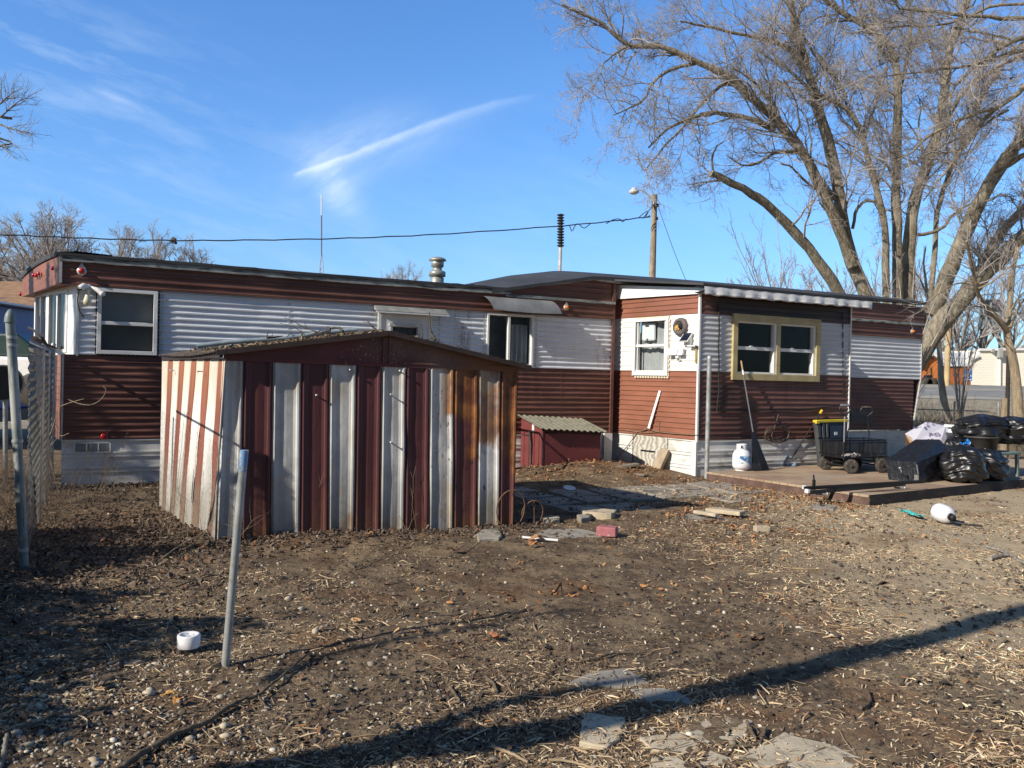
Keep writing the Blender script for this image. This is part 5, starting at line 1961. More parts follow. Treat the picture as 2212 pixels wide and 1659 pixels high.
def cart(label, O, ang, handle_path, hood, wheels, L=0.98, W=0.52):
    U = np.array([math.cos(ang), math.sin(ang), 0])
    Vv = np.array([-U[1], U[0], 0])
    t = thing('garden_cart', label, 'cart', O, 'black mesh garden carts on the deck')
    P = lambda u, v, z: O + U * u + Vv * v + HZ * z
    f = MB()
    zb, zt = 0.27, 0.53
    for z in (zb, zt):
        f.tube([P(0, 0, z), P(L, 0, z), P(L, W, z), P(0, W, z), P(0, 0, z)], 0.011, 6)
    for u in (0, L * 0.33, L * 0.66, L):
        for v in (0, W):
            f.tube([P(u, v, zb), P(u, v, zt + 0.012)], 0.011, 6)
    for v in (W * 0.33, W * 0.66):
        for u in (0, L):
            f.tube([P(u, v, zb), P(u, v, zt)], 0.009, 6)
    f.build('frame', m_blackm, t)
    f = MB()
    step = 0.035
    def meshside(a, b):
        a, b = np.asarray(a), np.asarray(b)
        Ln = np.linalg.norm(b - a)
        h = zt - zb
        N = int((Ln + h) / step)
        segs = []
        for k in range(N):
            x0 = k * step - h
            for sgn in (1, -1):
                p0x, p1x = (x0, x0 + h)
                z0, z1 = (0, h)
                if p0x < 0:
                    z0, p0x = -p0x, 0
                if p1x > Ln:
                    z1 = h - (p1x - Ln)
                    p1x = Ln
                if p1x - p0x < 0.01:
                    continue
                zz = (z0, z1) if sgn == 1 else (h - z0, h - z1)
                d = (b - a) / Ln
                segs.append([a + d * p0x + HZ * zz[0], a + d * p1x + HZ * zz[1]])
        sg_ = np.array(segs)
        f.tubes(sg_, np.full(sg_.shape[:2], 0.0022), 3)
    meshside(P(0, 0, zb), P(L, 0, zb))
    meshside(P(0, W, zb), P(L, W, zb))
    meshside(P(0, 0, zb), P(0, W, zb))
    meshside(P(L, 0, zb), P(L, W, zb))
    f.build('mesh_side', m_blackm, t)
    f = MB()
    f.hexa([P(0, 0, zb - .01), P(L, 0, zb - .01), P(L, W, zb - .01), P(0, W, zb - .01), P(0, 0, zb), P(L, 0, zb), P(L, W, zb), P(0, W, zb)])
    f.build('tray', m_blackm, t)
    f = MB()
    for u in (0.14, L - 0.14):
        f.tube([P(u, -0.02, 0.125), P(u, W + 0.02, 0.125)], 0.013, 6)
        for v in (0.10, W - 0.10):
            f.tube([P(u, v, 0.125), P(u + (0.08 if u < 0.4 else -0.08), v, zb)], 0.012, 6)
    f.build('axle', m_blackm, t)
    for u in (0.14, L - 0.14):
        for v in (-0.04, W + 0.04):
            wheel(t, P(u, v, 0.125), Vv + U * (0.35 if u < 0.4 else 0.1))
    f = MB()
    f.tube([P(*q) for q in handle_path], 0.012, 8)
    f.build('handle_bar', m_steel if hood else m_blackm, t)
    f = MB()
    c_ = P(*handle_path[-1])
    w_ = 0.13
    Ax = U if hood else (U * 0.9 - Vv * 0.3)
    f.tube([c_, c_ + Ax * w_ * 0.95 + HZ * 0.10, c_ + Ax * w_ * 0.9 + HZ * 0.14, c_ + Ax * w_ * 0.6 + HZ * 0.19], 0.013, 8)
    f.tube([c_, c_ - Ax * w_ * 0.95 + HZ * 0.10, c_ - Ax * w_ * 0.9 + HZ * 0.14, c_ - Ax * w_ * 0.6 + HZ * 0.19], 0.013, 8)
    f.build('handle_loop', m_blackm, t)
    f = MB()
    f.tube([c_ - Ax * w_ * 0.7 + HZ * 0.19, c_ + Ax * w_ * 0.7 + HZ * 0.19], 0.021, 8)
    f.build('grip', m_steel if hood else m_tire, t)
    return t


O1 = dk((1830, 1023))
cart('black mesh cart with its silver handle standing upright, nearest the shovel', np.array([O1[0] - 0.08, O1[1] - 0.02, DZ]), R_(22), [(0.20, 0.2, 0.22), (0.20, 0.2, 0.6), (0.20, 0.2, 0.98)], True, None)
cart('black mesh cart standing behind the other with a dark bent handle', np.array([O1[0] + 0.20, O1[1] + 0.62, DZ]), R_(22), [(0.86, 0.3, 0.30), (0.88, 0.3, 0.62), (0.84, 0.3, 0.86), (0.80, 0.3, 0.93)], False, None)
# crumpled pale paper in the front cart
f = MB()
r = np.random.default_rng(12)
cp = np.array([O1[0], O1[1], DZ + 0.30])
for k in range(4):
    q = cp + cu_ * (0.06 + 0.07 * k) + np.array([0, 0.14, 0.0])
    G = []
    for i in range(9):
        G.append([q + np.array([(i - 4) * 0.018, (j - 4) * 0.018, 0.02 + r.normal(0, 0.011) - 0.004 * ((i - 4) ** 2 + (j - 4) ** 2) * 0.3]) for j in range(9)])
    f.grid(np.array(G))
o = f.build('paper_scrap', mat('pale_paper', (0.62, 0.57, 0.54), 0.9, 0.1))
tag(o, 'crumpled pale paper lying in the front mesh cart', 'paper')

# ---- black plastic-wrapped box (wedge) lying on the deck
def lumpy(mb, quadgrid, amp, seed):
    r = np.random.default_rng(seed)
    mb.grid(quadgrid, sm=False)


M = MT('black_wrap')
M.inp('Base Color', (0.010, 0.012, 0.017))
M.inp('Roughness', 0.36)
M.inp('Specular IOR Level', 0.5)
w1 = M.noise(1.0, 5, 0.65, M.map((4, 13, 7), (0.3, 0.2, 0.5)))
M.bump(w1, 0.55, 0.05)
m_wrap = M.m
f0, f1 = dk(Z6(945, 920)), dk(Z6(1240, 957))
n_f = np.array([(f1 - f0)[1], -(f1 - f0)[0], 0])
n_f /= np.linalg.norm(n_f)
ft0, ft1 = onplane(Z6(915, 742), f0, n_f), onplane(Z6(1208, 762), f0, n_f)
back = -n_f
fm = (f1 - f0)
g0 = onplane(Z6(1195, 545), f0 + back * 1.0, n_f)
g1 = onplane(Z6(1420, 545), f0 + back * 1.0, n_f)
g2 = onplane(Z6(1512, 640), f0 + back * 0.95, n_f)
gb1 = np.array([g2[0], g2[1], DZ]) + fm * 0.02
gb0 = np.array([g0[0], g0[1], DZ])
bx_ = thing('wrapped_box', 'long black plastic wrapped box lying on the deck beside the garden carts', 'box', (f0 + gb1) / 2 * np.array([1, 1, 0]) + HZ * DZ)
f = MB()


def patch(mb, a, b, c, d, n=12, amp=0.012, seed=0):
    r = np.random.default_rng(seed)
    u = np.linspace(0, 1, n)
    G = np.array([[(a * (1 - x) + b * x) * (1 - y) + (d * (1 - x) + c * x) * y for y in u] for x in u])
    nn = np.cross(b - a, d - a)
    nn /= np.linalg.norm(nn)
    j = r.normal(0, amp, (n, n))
    j = (j + np.roll(j, 1, 0) + np.roll(j, 1, 1)) / 2
    e = np.sin(u * math.pi)
    G = G + nn * (j * np.minimum(1, 2.2 * e[:, None]) * np.minimum(1, 2.2 * e[None, :]))[:, :, None]
    mb.grid(G, sm=True)


patch(f, f0, f1, ft1, ft0, 8, 0.004, 1)
patch(f, ft0, ft1, g1, g0, 16, 0.010, 2)
patch(f, ft1, f1, gb1, g2, 14, 0.014, 3)
f.add([ft1, g2, g1], [(0, 1, 2)])
patch(f, g0, g1, gb1, gb0, 8, 0.008, 4)
f.add([g1, g2, gb1], [(0, 1, 2)])
patch(f, f0, ft0, g0, gb0, 12, 0.01, 5)
f.build('wrapping', m_wrap, bx_)
f = MB()
q = onplane(Z6(1210, 905), f0, n_f) + n_f * 0.01
f.obox(q, fm / np.linalg.norm(fm), n_f, HZ, 0.035, 0.006, 0.05)
f.build('metal_plate', mat('dull_plate', (0.16, 0.155, 0.15), 0.5, 0.2), bx_)
f = MB()
P1_, P2_ = ft1 + (f1 - ft1) * 0.1, ft1 + (f1 - ft1) * 0.55
f.bar(P1_ + n_f * 0.006, P2_ + n_f * 0.006, 0.02, 0.01)
f.build('tape', mat('grey_tape', (0.2, 0.21, 0.22), 0.4, 0.2), bx_)

# ---- open printed carton
cbx = thing('cardboard_box', 'white printed cardboard box lying tilted open on top of the pile', 'box', dk(Z6(1400, 760)))
c0 = ond(Z6(1098, 492), 15.0)
c1 = ond(Z6(1300, 380), 15.3)
c2 = ond(Z6(1480, 416), 15.4)
c3 = ond(Z6(1557, 520), 15.2)
c4 = ond(Z6(1425, 585), 14.85)
c5 = ond(Z6(1185, 575), 14.8)
M = MT('printed_carton')
v = M.n.new('ShaderNodeTexVoronoi')
v.inputs['Scale'].default_value = 13
v.distance = 'MANHATTAN'
M.l.new(M.map((1.2, 1, 1), (0.3, 0.2, 0.6)), v.inputs['Vector'])
sc_ = M.n.new('ShaderNodeSeparateColor')
M.l.new(v.outputs['Color'], sc_.inputs[0])
f_ = M.math('MULTIPLY', M.step(sc_.outputs[0], 0.60, 0.62), M.step(M.noise(2.2, 3), 0.47, 0.5))
c = M.mix(f_, (0.62, 0.60, 0.66), M.mix(sc_.outputs[1], (0.06, 0.05, 0.09), (0.34, 0.30, 0.42)))
M.inp('Base Color', c)
M.inp('Roughness', 0.6)
m_cart = M.m
m_card = mat('brown_card', (0.36, 0.235, 0.125), 0.85, 0.12, 8)
dwn = np.array([0.02, 0.0, -0.30])
f = MB()
f.add([c0, c5, c4, c2, c1], [(0, 1, 2, 3, 4)])
f.build('printed_face', m_cart, cbx)
f = MB()
f.add([c2, c3, ond(Z6(1490, 615), 14.95), c4], [(0, 3, 2, 1)])
f.build('end_face', mat('carton_white', (0.58, 0.565, 0.60), 0.7, 0.06), cbx)
f = MB()
f.prism([c4, ond(Z6(1500, 548), 14.8), ond(Z6(1572, 640), 14.75), ond(Z6(1520, 645), 14.7), ond(Z6(1470, 570), 14.75)], (0.0, 0.012, 0.004))
f.prism([c0, ond(Z6(1160, 530), 14.9), c5, ond(Z6(1165, 610), 14.75), ond(Z6(1135, 570), 14.9)], (0.0, 0.012, 0.004))
f.build('flap', m_card, cbx)
f = MB()
f.add([c0, c1, c1 + dwn, c0 + dwn], [(0, 1, 2, 3)])
f.add([c1, c2, c2 + dwn, c1 + dwn], [(0, 1, 2, 3)])
f.add([c5, c4, c4 + dwn, c5 + dwn], [(0, 1, 2, 3)])
f.build('inner_face', m_card, cbx)

# ---- rubbish bags
M = MT('bin_bag_plastic')
M.inp('Base Color', (0.010, 0.010, 0.0115))
M.inp('Roughness', 0.36)
M.inp('Specular IOR Level', 0.6)
w1 = M.noise(1.0, 6, 0.62, M.map((5, 5, 17), (0.15, 0.2, 0)))
w2 = M.noise(9, 4, 0.6)
w3 = M.noise(1.0, 4, 0.6, M.map((9, 9, 30), (0.5, 0.1, 0.3)))
M.bump(M.math('ADD', M.math('ADD', w1, M.math('MULTIPLY', w2, 0.6)), M.math('MULTIPLY', w3, 0.35)), 0.10, 0.02)
m_bag = M.m


def bag(mb, C, rx, ry, rz, seed, knot=True, flat=0.0, rot=0.0):
    r = np.random.default_rng(seed)
    nu, nv = 170, 96
    ph = r.uniform(0, 6.28, 16)
    G = []
    for i in range(nu + 1):
        a_ = 2 * math.pi * i / nu
        row = []
        for j in range(nv + 1):
            b_ = math.pi * j / nv - math.pi / 2
            x, y, z = math.cos(b_) * math.cos(a_), math.cos(b_) * math.sin(a_), math.sin(b_)
            w = 1 + 0.07 * math.sin(3 * a_ + ph[0] + 2 * z) + 0.05 * math.sin(5 * a_ + ph[1] - 4 * z) + 0.035 * math.sin(9 * a_ + 6 * z + ph[2]) + 0.03 * math.sin(11 * z + ph[3] + 2 * math.sin(2 * a_))
            w += 0.016 * abs(math.sin(9 * z + 2 * math.sin(2 * a_ + ph[5]) + ph[4]))
            n1_ = float(vnoise(a_ * 0.8 + seed + 0.6 * z, z * 5.2 + 20 + 0.9 * math.sin(2 * a_ + seed), 0.8))
            n2_ = float(vnoise(a_ * 3.0 + seed + 40, z * 9 + 4 + math.sin(3 * a_), 0.6))
            w += 0.15 * (0.5 - abs(2 * n1_ - 1)) + 0.012 * (0.5 - abs(2 * n2_ - 1))
            w += 0.03 * (float(vnoise(a_ * 1.1 + seed, z * 2.0 + 20, 0.6)) - 0.5)
            zz = z
            if z < 0:
                zz = -abs(z) ** 0.55 * (1 if True else 0)
            if knot and z > 0.55:
                k = (z - 0.55) / 0.45
                w *= 1 - 0.30 * k
                zz = z + 0.10 * k
            X, Y = x * rx * w, y * ry * w
            cr, sr = math.cos(rot), math.sin(rot)
            row.append((C[0] + X * cr - Y * sr, C[1] + X * sr + Y * cr, C[2] + max(zz * rz * (0.5 + 0.5 * w), -rz * 0.98)))
        G.append(row)
    mb.grid(np.array(G), sm=True)


bB = dk((2100, 1046))
f = MB()
bag(f, bB + np.array([0.0, 0.25, 0.30]), 0.325, 0.30, 0.315, 21)
r = np.random.default_rng(2)
kn = bB + np.array([-0.03, 0.25, 0.63])
for k in range(6):
    an_ = r.uniform(0, 6.28)
    f.prism([kn + np.array([0, 0, 0]), kn + np.array([0.07 * math.cos(an_), 0.07 * math.sin(an_), 0.04]), kn + np.array([0.05 * math.cos(an_ + 0.8), 0.05 * math.sin(an_ + 0.8), 0.05])], (0, 0, 0.008))
tag(f.build('rubbish_bag', m_bag), 'full knotted black rubbish bag standing at the front edge of the deck', 'rubbish bag', 'black rubbish bags')
bt_ = ond(Z6(1930, 450), 14.3)
f = MB()
bag(f, bt_ + np.array([-0.22, 0.0, 0.0]), 0.47, 0.40, 0.25, 33, False, rot=R_(10))
bag(f, bt_ + np.array([0.36, 0.05, -0.02]), 0.45, 0.38, 0.24, 37, False, rot=R_(-12))
tag(f.build('rubbish_bag', m_bag), 'wide black rubbish bag slumped on top of the grey brown bin', 'rubbish bag', 'black rubbish bags')
f = MB()
bag(f, np.array([bB[0] + 0.62, bB[1] + 0.72, DZ + 0.24]), 0.34, 0.30, 0.26, 41, False)
tag(f.build('rubbish_bag', m_bag), 'small dark rubbish bag half hidden behind the standing bag and bench', 'rubbish bag', 'black rubbish bags')
f = MB()
q = ond(Z6(1580, 590), 14.2)
bag(f, np.array([q[0], q[1], q[2] - 0.12]), 0.22, 0.25, 0.24, 43, False)
tag(f.build('rubbish_bag', m_bag), 'dark rubbish bag wedged between the white carton and the bin', 'rubbish bag', 'black rubbish bags')
# grey brown bin
q0 = ond(Z6(1670, 520), 13.9)
q1 = ond(Z6(1950, 520), 13.9)
rad = abs(q1[0] - q0[0]) / 2
cb_ = (q0 + q1) / 2
f = MB()
prof = [(rad * 0.82, DZ - cb_[2]), (rad * 0.97, -0.02), (rad * 1.03, -0.02), (rad * 1.03, 0.01), (rad * 0.94, 0.01), (rad * 0.80, DZ - cb_[2] + 0.05)]
f.lathe(cb_, prof, 32)
tag(f.build('waste_bin', mat('grey_brown_bin', (0.052, 0.047, 0.043), 0.6, 0.25, 6)), 'round grey brown plastic bin under the slumped black bag', 'bin')
f = MB()
q = ond(Z6(1655, 585), 13.7)
G = [[q + np.array([0.05 * (i - 3) * 0.5 + 0.02 * math.sin(j), 0.02 * math.sin(i * 1.7 + j), -0.05 + 0.028 * j + 0.02 * (i - 3) * 0.5]) for j in range(5)] for i in range(7)]
f.grid(np.array(G))
tag(f.build('plastic_scrap', mat('bright_blue_plastic', (0.02, 0.20, 0.60), 0.4, 0.2)), 'bright blue plastic scrap beside the grey brown bin', 'scrap')

# pale green plastic step stool in front of a grey drum
bn = dk((2165, 1034))
st_ = thing('step_stool', 'pale green plastic stool at the right end of the deck', 'stool', bn)
f = MB((bn - HZ * 0.0, DU, DV, HZ))
h_ = 0.44
f.box((-0.02, 0.0, h_ - 0.05), (0.62, 0.34, h_))
f.build('seat', mat('pale_green_plastic', (0.17, 0.245, 0.22), 0.5, 0.12, 6), st_, bevel=0.015)
for u, v in ((0.0, 0.02), (0.54, 0.02), (0.0, 0.28), (0.54, 0.28)):
    f = MB((bn, DU, DV, HZ))
    s_ = -0.05 if u < 0.2 else 0.05
    f.hexa([(u + s_, v, 0), (u + s_ + 0.05, v, 0), (u + s_ + 0.05, v + 0.045, 0), (u + s_, v + 0.045, 0), (u, v, h_ - 0.05), (u + 0.07, v, h_ - 0.05), (u + 0.07, v + 0.045, h_ - 0.05), (u, v + 0.045, h_ - 0.05)])
    f.build('leg', mat('pale_green_leg', (0.17, 0.245, 0.22), 0.5, 0.12, 6), st_)
dr = bn + DU * 0.42 + DV * 0.80
f = MB()
f.lathe(dr, [(0.31, 0), (0.33, 0.02), (0.345, 0.66), (0.36, 0.67), (0.36, 0.70), (0.0, 0.71)], 32)
tag(f.build('plastic_drum', mat('slate_drum', (0.050, 0.056, 0.066), 0.55, 0.2)), 'slate grey drum standing behind the pale green stool', 'drum')
f = MB((dr + HZ * 0.71, DU, DV, HZ))
f.box((-0.36, -0.30, 0.10), (0.5, 0.25, 0.125))
f.box((-0.36, -0.30, 0.125), (-0.33, 0.25, 0.15))
f.box((-0.36, -0.30, 0.125), (0.5, -0.28, 0.15))
f.box((-0.30, -0.25, 0.0), (0.5, 0.2, 0.10))
o = f.build('tray', mat('white_tray', (0.62, 0.66, 0.66), 0.4, 0.06), bevel=0.006)
tag(o, 'white shallow tray lying on the slate grey drum', 'tray')
f = MB((dr + HZ * 0.71, DU, DV, HZ))
f.box((-0.20, -0.285, 0.015), (0.3, -0.255, 0.085))
tag(f.build('sponge', mat('lime_sponge', (0.32, 0.40, 0.06), 0.9, 0.15, 30), bevel=0.01), 'lime green strip tucked under the white tray', 'sponge')

# ---- black bed-frame rails lying across the deck corner
fr_ = thing('bed_frame', 'folded black steel bed frame rails lying across the deck corner', 'bed frame', dk((1800, 1060)))
zr = DZ + 0.06
a0, a1 = onz(CT(425, 1170), zr + 0.06), onz(CT(2110, 1075), zr + 0.08)
f = MB()
f.bar(a0, a1, 0.045, 0.008)
f.bar(a0 - HZ * 0.022, a1 - HZ * 0.022, 0.006, 0.045)
f.build('rail', m_blackm, fr_)
a0b, a1b = onz(CT(490, 1232), zr + 0.01), onz(CT(1900, 1110), zr + 0.03)
f = MB()
f.bar(a0b, a1b, 0.045, 0.008)
f.bar(a0b - HZ * 0.022, a1b - HZ * 0.022, 0.006, 0.045)
f.build('rail', m_blackm, fr_)
l0, l1 = onz(CT(860, 1215), zr), gp(CT(790, 1365))
f = MB()
f.bar(l0, l1, 0.05, 0.02)
f.build('leg', m_blackm, fr_)
q = onz(CT(570, 1140), zr + 0.07)
f = MB()
f.bar(q - HZ * 0.05, q + HZ * 0.07, 0.05, 0.03)
f.bar(q + HZ * 0.07, q + HZ * 0.14 - HW * 0.01, 0.015, 0.015)
f.build('bracket', m_blackm, fr_)
for p0_, p1_ in ((CT(1880, 1040), CT(1815, 890)), (CT(1740, 1180), CT(1880, 1185)), (CT(600, 1272), CT(760, 1272))):
    A_ = onz(p0_, zr + 0.02)
    nfp = np.array([0, -1.0, 0])
    B_ = onplane(p1_, A_, nfp)
    f = MB()
    f.tube([A_, A_ + (B_ - A_) * 0.55], 0.012, 8)
    f.build('caster_stem', m_blackm, fr_)
    f = MB()
    f.tube([A_ + (B_ - A_) * 0.5, B_], 0.009, 8)
    f.lathe(B_, [(0.0, -0.008), (0.024, -0.006), (0.026, 0.0), (0.024, 0.006), (0.0, 0.008)], 12, ax=(B_ - A_))
    f.build('caster_foot', m_steel, fr_)
f = MB()
for p in (CT(438, 1175), CT(475, 1228)):
    A_ = onz(p, zr + 0.04)
    f.obox(A_, HW, HO, HZ, 0.018, 0.03, 0.024)
f.build('end_cap', m_frame, fr_)

# coiled hose and dead vine hanging on the siding
f = MB()
P = []
r = np.random.default_rng(6)
for k in range(64):
    an_ = k / 63 * 2 * math.pi * 3.2
    px_, py_ = 600 + 78 * math.cos(an_) * (1 + 0.12 * math.sin(an_ * 0.7)), 1095 + 48 * math.sin(an_) + 8 * math.sin(an_ * 0.4)
    s, z = onwall(Z5(px_, py_), D01 + 0.06)
    P.append(hw(s, D01 + 0.05 + 0.02 * math.sin(an_ * 0.31), z))
f.tube(P, 0.007, 5)
P = [hw(onwall(Z5(*p), D01 + 0.06)[0], D01 + 0.06, onwall(Z5(*p), D01 + 0.06)[1]) for p in ((605, 965), (592, 1010), (580, 1050), (560, 1100), (575, 1140), (620, 1150))]
f.tube(P, 0.009, 5)
tag(f.build('garden_hose', mat('brown_hose', (0.105, 0.075, 0.055), 0.7, 0.3)), 'loops of thin brown hose hanging low on the siding between the rake and shovel', 'hose')

# ---- the red box with its corrugated lid
rb = thing('pump_box', 'small red plywood box with a mossy corrugated lid against the home', 'box', hw(7.85, 0.45, 0.1))
m_redp = mat('red_plywood', (0.165, 0.036, 0.036), 0.65, 0.12, 3, bump=0.1, stain=((0.09, 0.025, 0.025), (3, 3, 1.5), 0.56, 0.7))
f = MB(HF)
xl, xr, tf = 7.30, 8.48, 0.80
f.prism([(xl, 0.0, 0.0), (xl, tf, 0.0), (xl, tf, 0.775), (xl, 0.0, 0.93)], (0.02, 0, 0))
f.build('side_panel', m_redp, rb)
f = MB(HF)
f.prism([(xr - 0.02, 0.0, 0.0), (xr - 0.02, tf, 0.0), (xr - 0.02, tf, 0.71), (xr - 0.02, 0.0, 0.87)], (0.02, 0, 0))
f.build('side_panel', m_redp, rb)
f = MB(HF)
f.box((xl + 0.0, tf, 0.0), (xr, tf + 0.02, 0.70))
f.build('front_panel', m_redp, rb)
f = MB(HF)
f.prism([(xl + .02, tf + 0.005, 0.72), (xr, tf + 0.005, 0.655), (xr, tf + 0.005, 0.73), (xl + .02, tf + 0.005, 0.79)], (0, 0.03, 0))
f.box((xl - 0.01, tf - 0.02, 0), (xl + 0.015, tf + 0.026, 0.78))
f.build('front_rail', mat('dark_red_rail', (0.06, 0.018, 0.02), 0.8, 0.2), rb)
f = MB(HF)
n = 96
G = []
for i in range(n + 1):
    s = xl - 0.09 + (xr - xl + 0.20) * i / n
    k = (s - xl) / (xr - xl)
    G.append([(s, t, 0.985 - 0.215 * (t + 0.02) - 0.06 * k + 0.013 * math.sin(i / n * 2 * math.pi * 11.5)) for t in np.linspace(-0.02, tf + 0.12, 10)])
for d_ in (0, -0.006):
    f.grid(np.array([[(a_, b_, c_ + d_) for a_, b_, c_ in row] for row in G]), sm=True)
f.build('corrugated_lid', mat('mossy_lid', (0.205, 0.195, 0.145), 0.9, 0.25, 9, stain=[((0.10, 0.075, 0.05), (9, 9, 9), 0.56, 0.64), ((0.30, 0.19, 0.10), (12, 12, 12), 0.64, 0.7)]), rb)
f = MB(HF)
q = onwall(BX(298, 430), 0.35)
f.box((xl - 0.02, 0.45, 0.70), (xl - 0.004, 0.52, 0.84))
f.build('hinge', m_frame, rb)
f = MB(HF)
f.tube([(xl - 0.05, 0.40, 0.70), (xl - 0.04, 0.45, 0.5), (xl - 0.02, 0.43, 0.2), (xl - 0.05, 0.47, 0.0)], [0.03, 0.022, 0.02, 0.02], 8)
f.tube([(xl - 0.2, 0.4, 0.66), (xl - 0.1, 0.42, 0.64), (xl - 0.03, 0.42, 0.62)], 0.012, 6)
f.build('pipe_stub', m_twig, rb)

# ---- loose things on and near the addition
f = MB(AS)
f.bar((0.885, 0.02, 1.475), (1.10, 0.07, 0.775), 0.055, 0.012, up=(0, 1, 0))
tag(f.build('white_batten', m_frame, bevel=0.003), 'white metal batten leaning on the faded brown side wall', 'batten')
f = MB(AS)
P0_, P1_ = (0.74, 0.22, 0.05), (0.68, 0.05, 0.42)
f.bar(P0_, P1_, 0.20, 0.07, up=(0, 1, 0.2))
tag(f.build('concrete_block', mat('tan_concrete', (0.34, 0.27, 0.19), 0.9, 0.15, 9, bump=0.4), bevel=0.01), 'tan concrete slab leaning against the plywood flap', 'slab')
for lab, p0_, p1_, w_, h_ in (('weathered grey plank on the leaf mound beside the plywood flap', Z4(815, 1320), Z4(1015, 1290), 0.16, 0.04), ('thin dark board lying on the mound below the plank', Z4(900, 1345), Z4(1070, 1362), 0.10, 0.03)):
    A_, B_ = gp(p0_, 0.03), gp(p1_, 0.05)
    f = MB()
    f.bar(A_, B_, w_, h_)
    tag(f.build('old_plank', mat('weathered_plank', (0.20, 0.165, 0.125), 0.9, 0.25, 9, bump=0.3), bevel=0.005), lab, 'plank')
# conduit pole by the deck, pole in the yard, capped pipe
def pole(label, foot, top, r, m, cap=None):
    t = thing('steel_post', label, 'post', foot, 'steel pipe posts in the yard')
    f = MB()
    d = top - foot
    f.tube([foot - HZ * 0.1, foot, foot + d * 0.33, foot + d * 0.66, top], r, 14)
    f.build('pipe', m, t)
    if cap:
        f = MB()
        f.tube([foot + d * cap[1], top + d / np.linalg.norm(d) * 0.002], r * 1.02, 14)
        f.build('painted_tip', cap[0], t)
    return t


pf = gp((1526, 1032))
ptp = onplane(Z5(155, 590), pf, np.array([0, -1.0, 0]))
t = pole('grey galvanized pipe standing upright at the corner of the addition', pf, ptp, 0.038, m_galv)
f = MB()
f.lathe(ptp, [(0.041, -0.04), (0.041, 0.0), (0.03, 0.02), (0.0, 0.028)], 14)
f.build('cap', m_galv, t)
pf = gp((487, 1434))
ptp = onplane((528, 973), pf, np.array([0, -1.0, 0]))
M = MT('blue_worn_paint')
M.inp('Base Color', M.mix(M.step(M.noise(28, 5, 0.65), 0.45, 0.6), (0.13, 0.27, 0.47), (0.36, 0.37, 0.36)))
M.inp('Roughness', 0.5)
pole('leaning bare steel pipe with a worn blue tip in front of the shed', pf, ptp, 0.0225, m_galv, (M.m, 0.90))
cpf = gp((407, 1408))
cp_ = thing('pipe_cap', 'round white plastic pipe cap sticking out of the ground beside the leaning pipe', 'pipe cap', cpf)
f = MB()
f.lathe(cpf, [(0.062, 0.03), (0.064, 0.035), (0.064, 0.098), (0.060, 0.104), (0.045, 0.104), (0.043, 0.099), (0.0, 0.098)], 32)
f.build('cap', mat('white_pvc', (0.74, 0.73, 0.74), 0.4, 0.05, 12, stain=((0.5, 0.47, 0.43), (30, 30, 30), 0.66, 0.8)), cp_)
f = MB()
f.lathe(cpf, [(0.05, -0.08), (0.05, 0.032)], 24)
f.build('pipe', m_tire, cp_)
f = MB()
for a_ in (0.6, 2.2, 3.9, 5.2):
    f.lathe(cpf + np.array([0.027 * math.cos(a_), 0.027 * math.sin(a_), 0.0985]), [(0.006, 0), (0.006, 0.001), (0, 0.0012)], 8)
f.build('screw_hole', m_dark, cp_)

# rusty wire hoops at the shed's right corner
def hoop(label, p, rx, ry, dd):
    C = onplane(p, FRb + SHN * dd, SHN)
    f = MB()
    P = []
    for k in range(30):
        a_ = k / 29 * 2 * math.pi * 0.93 - 1.2
        P.append(C + SHU * rx * math.cos(a_) + HZ * ry * math.sin(a_) + SHN * 0.03 * math.sin(a_ * 1.3))
    f.tube(P, 0.0075, 6)
    f.tube([C + SHU * rx * 0.1 + HZ * ry, C + SHU * 0.02 * 1 - HZ * ry * 1.05], 0.005, 5)
    tag(f.build('wire_hoop', mat('rusty_wire', (0.14, 0.075, 0.04), 0.8, 0.3, 20)), label, 'hoop', 'rusty wire hoops by the shed')


hoop('larger rusty wire hoop against the right corner of the shed', B7(278, 630), 0.165, 0.22, 0.10)
hoop('smaller rusty wire hoop standing on the ground just right of the shed corner', B7(487, 670), 0.125, 0.15, 0.10)

# ---- stones, slabs and bricks on the ground
m_pav = mat('pale_paver', (0.46, 0.385, 0.27), 0.92, 0.16, 5, bump=0.5, bscale=60, stain=[((0.16, 0.12, 0.08), (7, 7, 7), 0.55, 0.68), ((0.45, 0.42, 0.34), (16, 16, 16), 0.62, 0.7)])
m_pav2 = mat('grey_flagstone', (0.28, 0.25, 0.205), 0.92, 0.2, 4, bump=0.5, bscale=50, stain=((0.10, 0.075, 0.05), (5, 5, 5), 0.54, 0.66))


HK = 0.02
POLYS, PATIO = [], []


def slab(name, label, pts, m, h=0.035, group=None, z0=None):
    HK = 0.85 if h >= 0.045 and name == 'flagstone' else globals()['HK']
    P = np.array([gp(p) for p in pts])
    base = P[:, 2].mean() if z0 is None else z0
    POLYS.append((P[:, :2].copy(), base + h * HK))
    # subdivide the outline and roughen it a little
    r = np.random.default_rng(int(abs(P[0, 0] * 1000)) + 3)
    out = []
    for i in range(len(P)):
        a_, b_ = P[i], P[(i + 1) % len(P)]
        nseg = max(2, int(np.linalg.norm(b_ - a_) / 0.05))
        for k in range(nseg):
            q = a_ + (b_ - a_) * k / nseg + r.normal(0, 0.006, 3)
            q[2] = base - 0.05
            out.append(q)
    f = MB()
    f.prism(out, (0, 0, 0.05 + h * HK))
    o = f.build(name, m, bevel=0.007)
    return tag(o, label, 'paving slab', group)


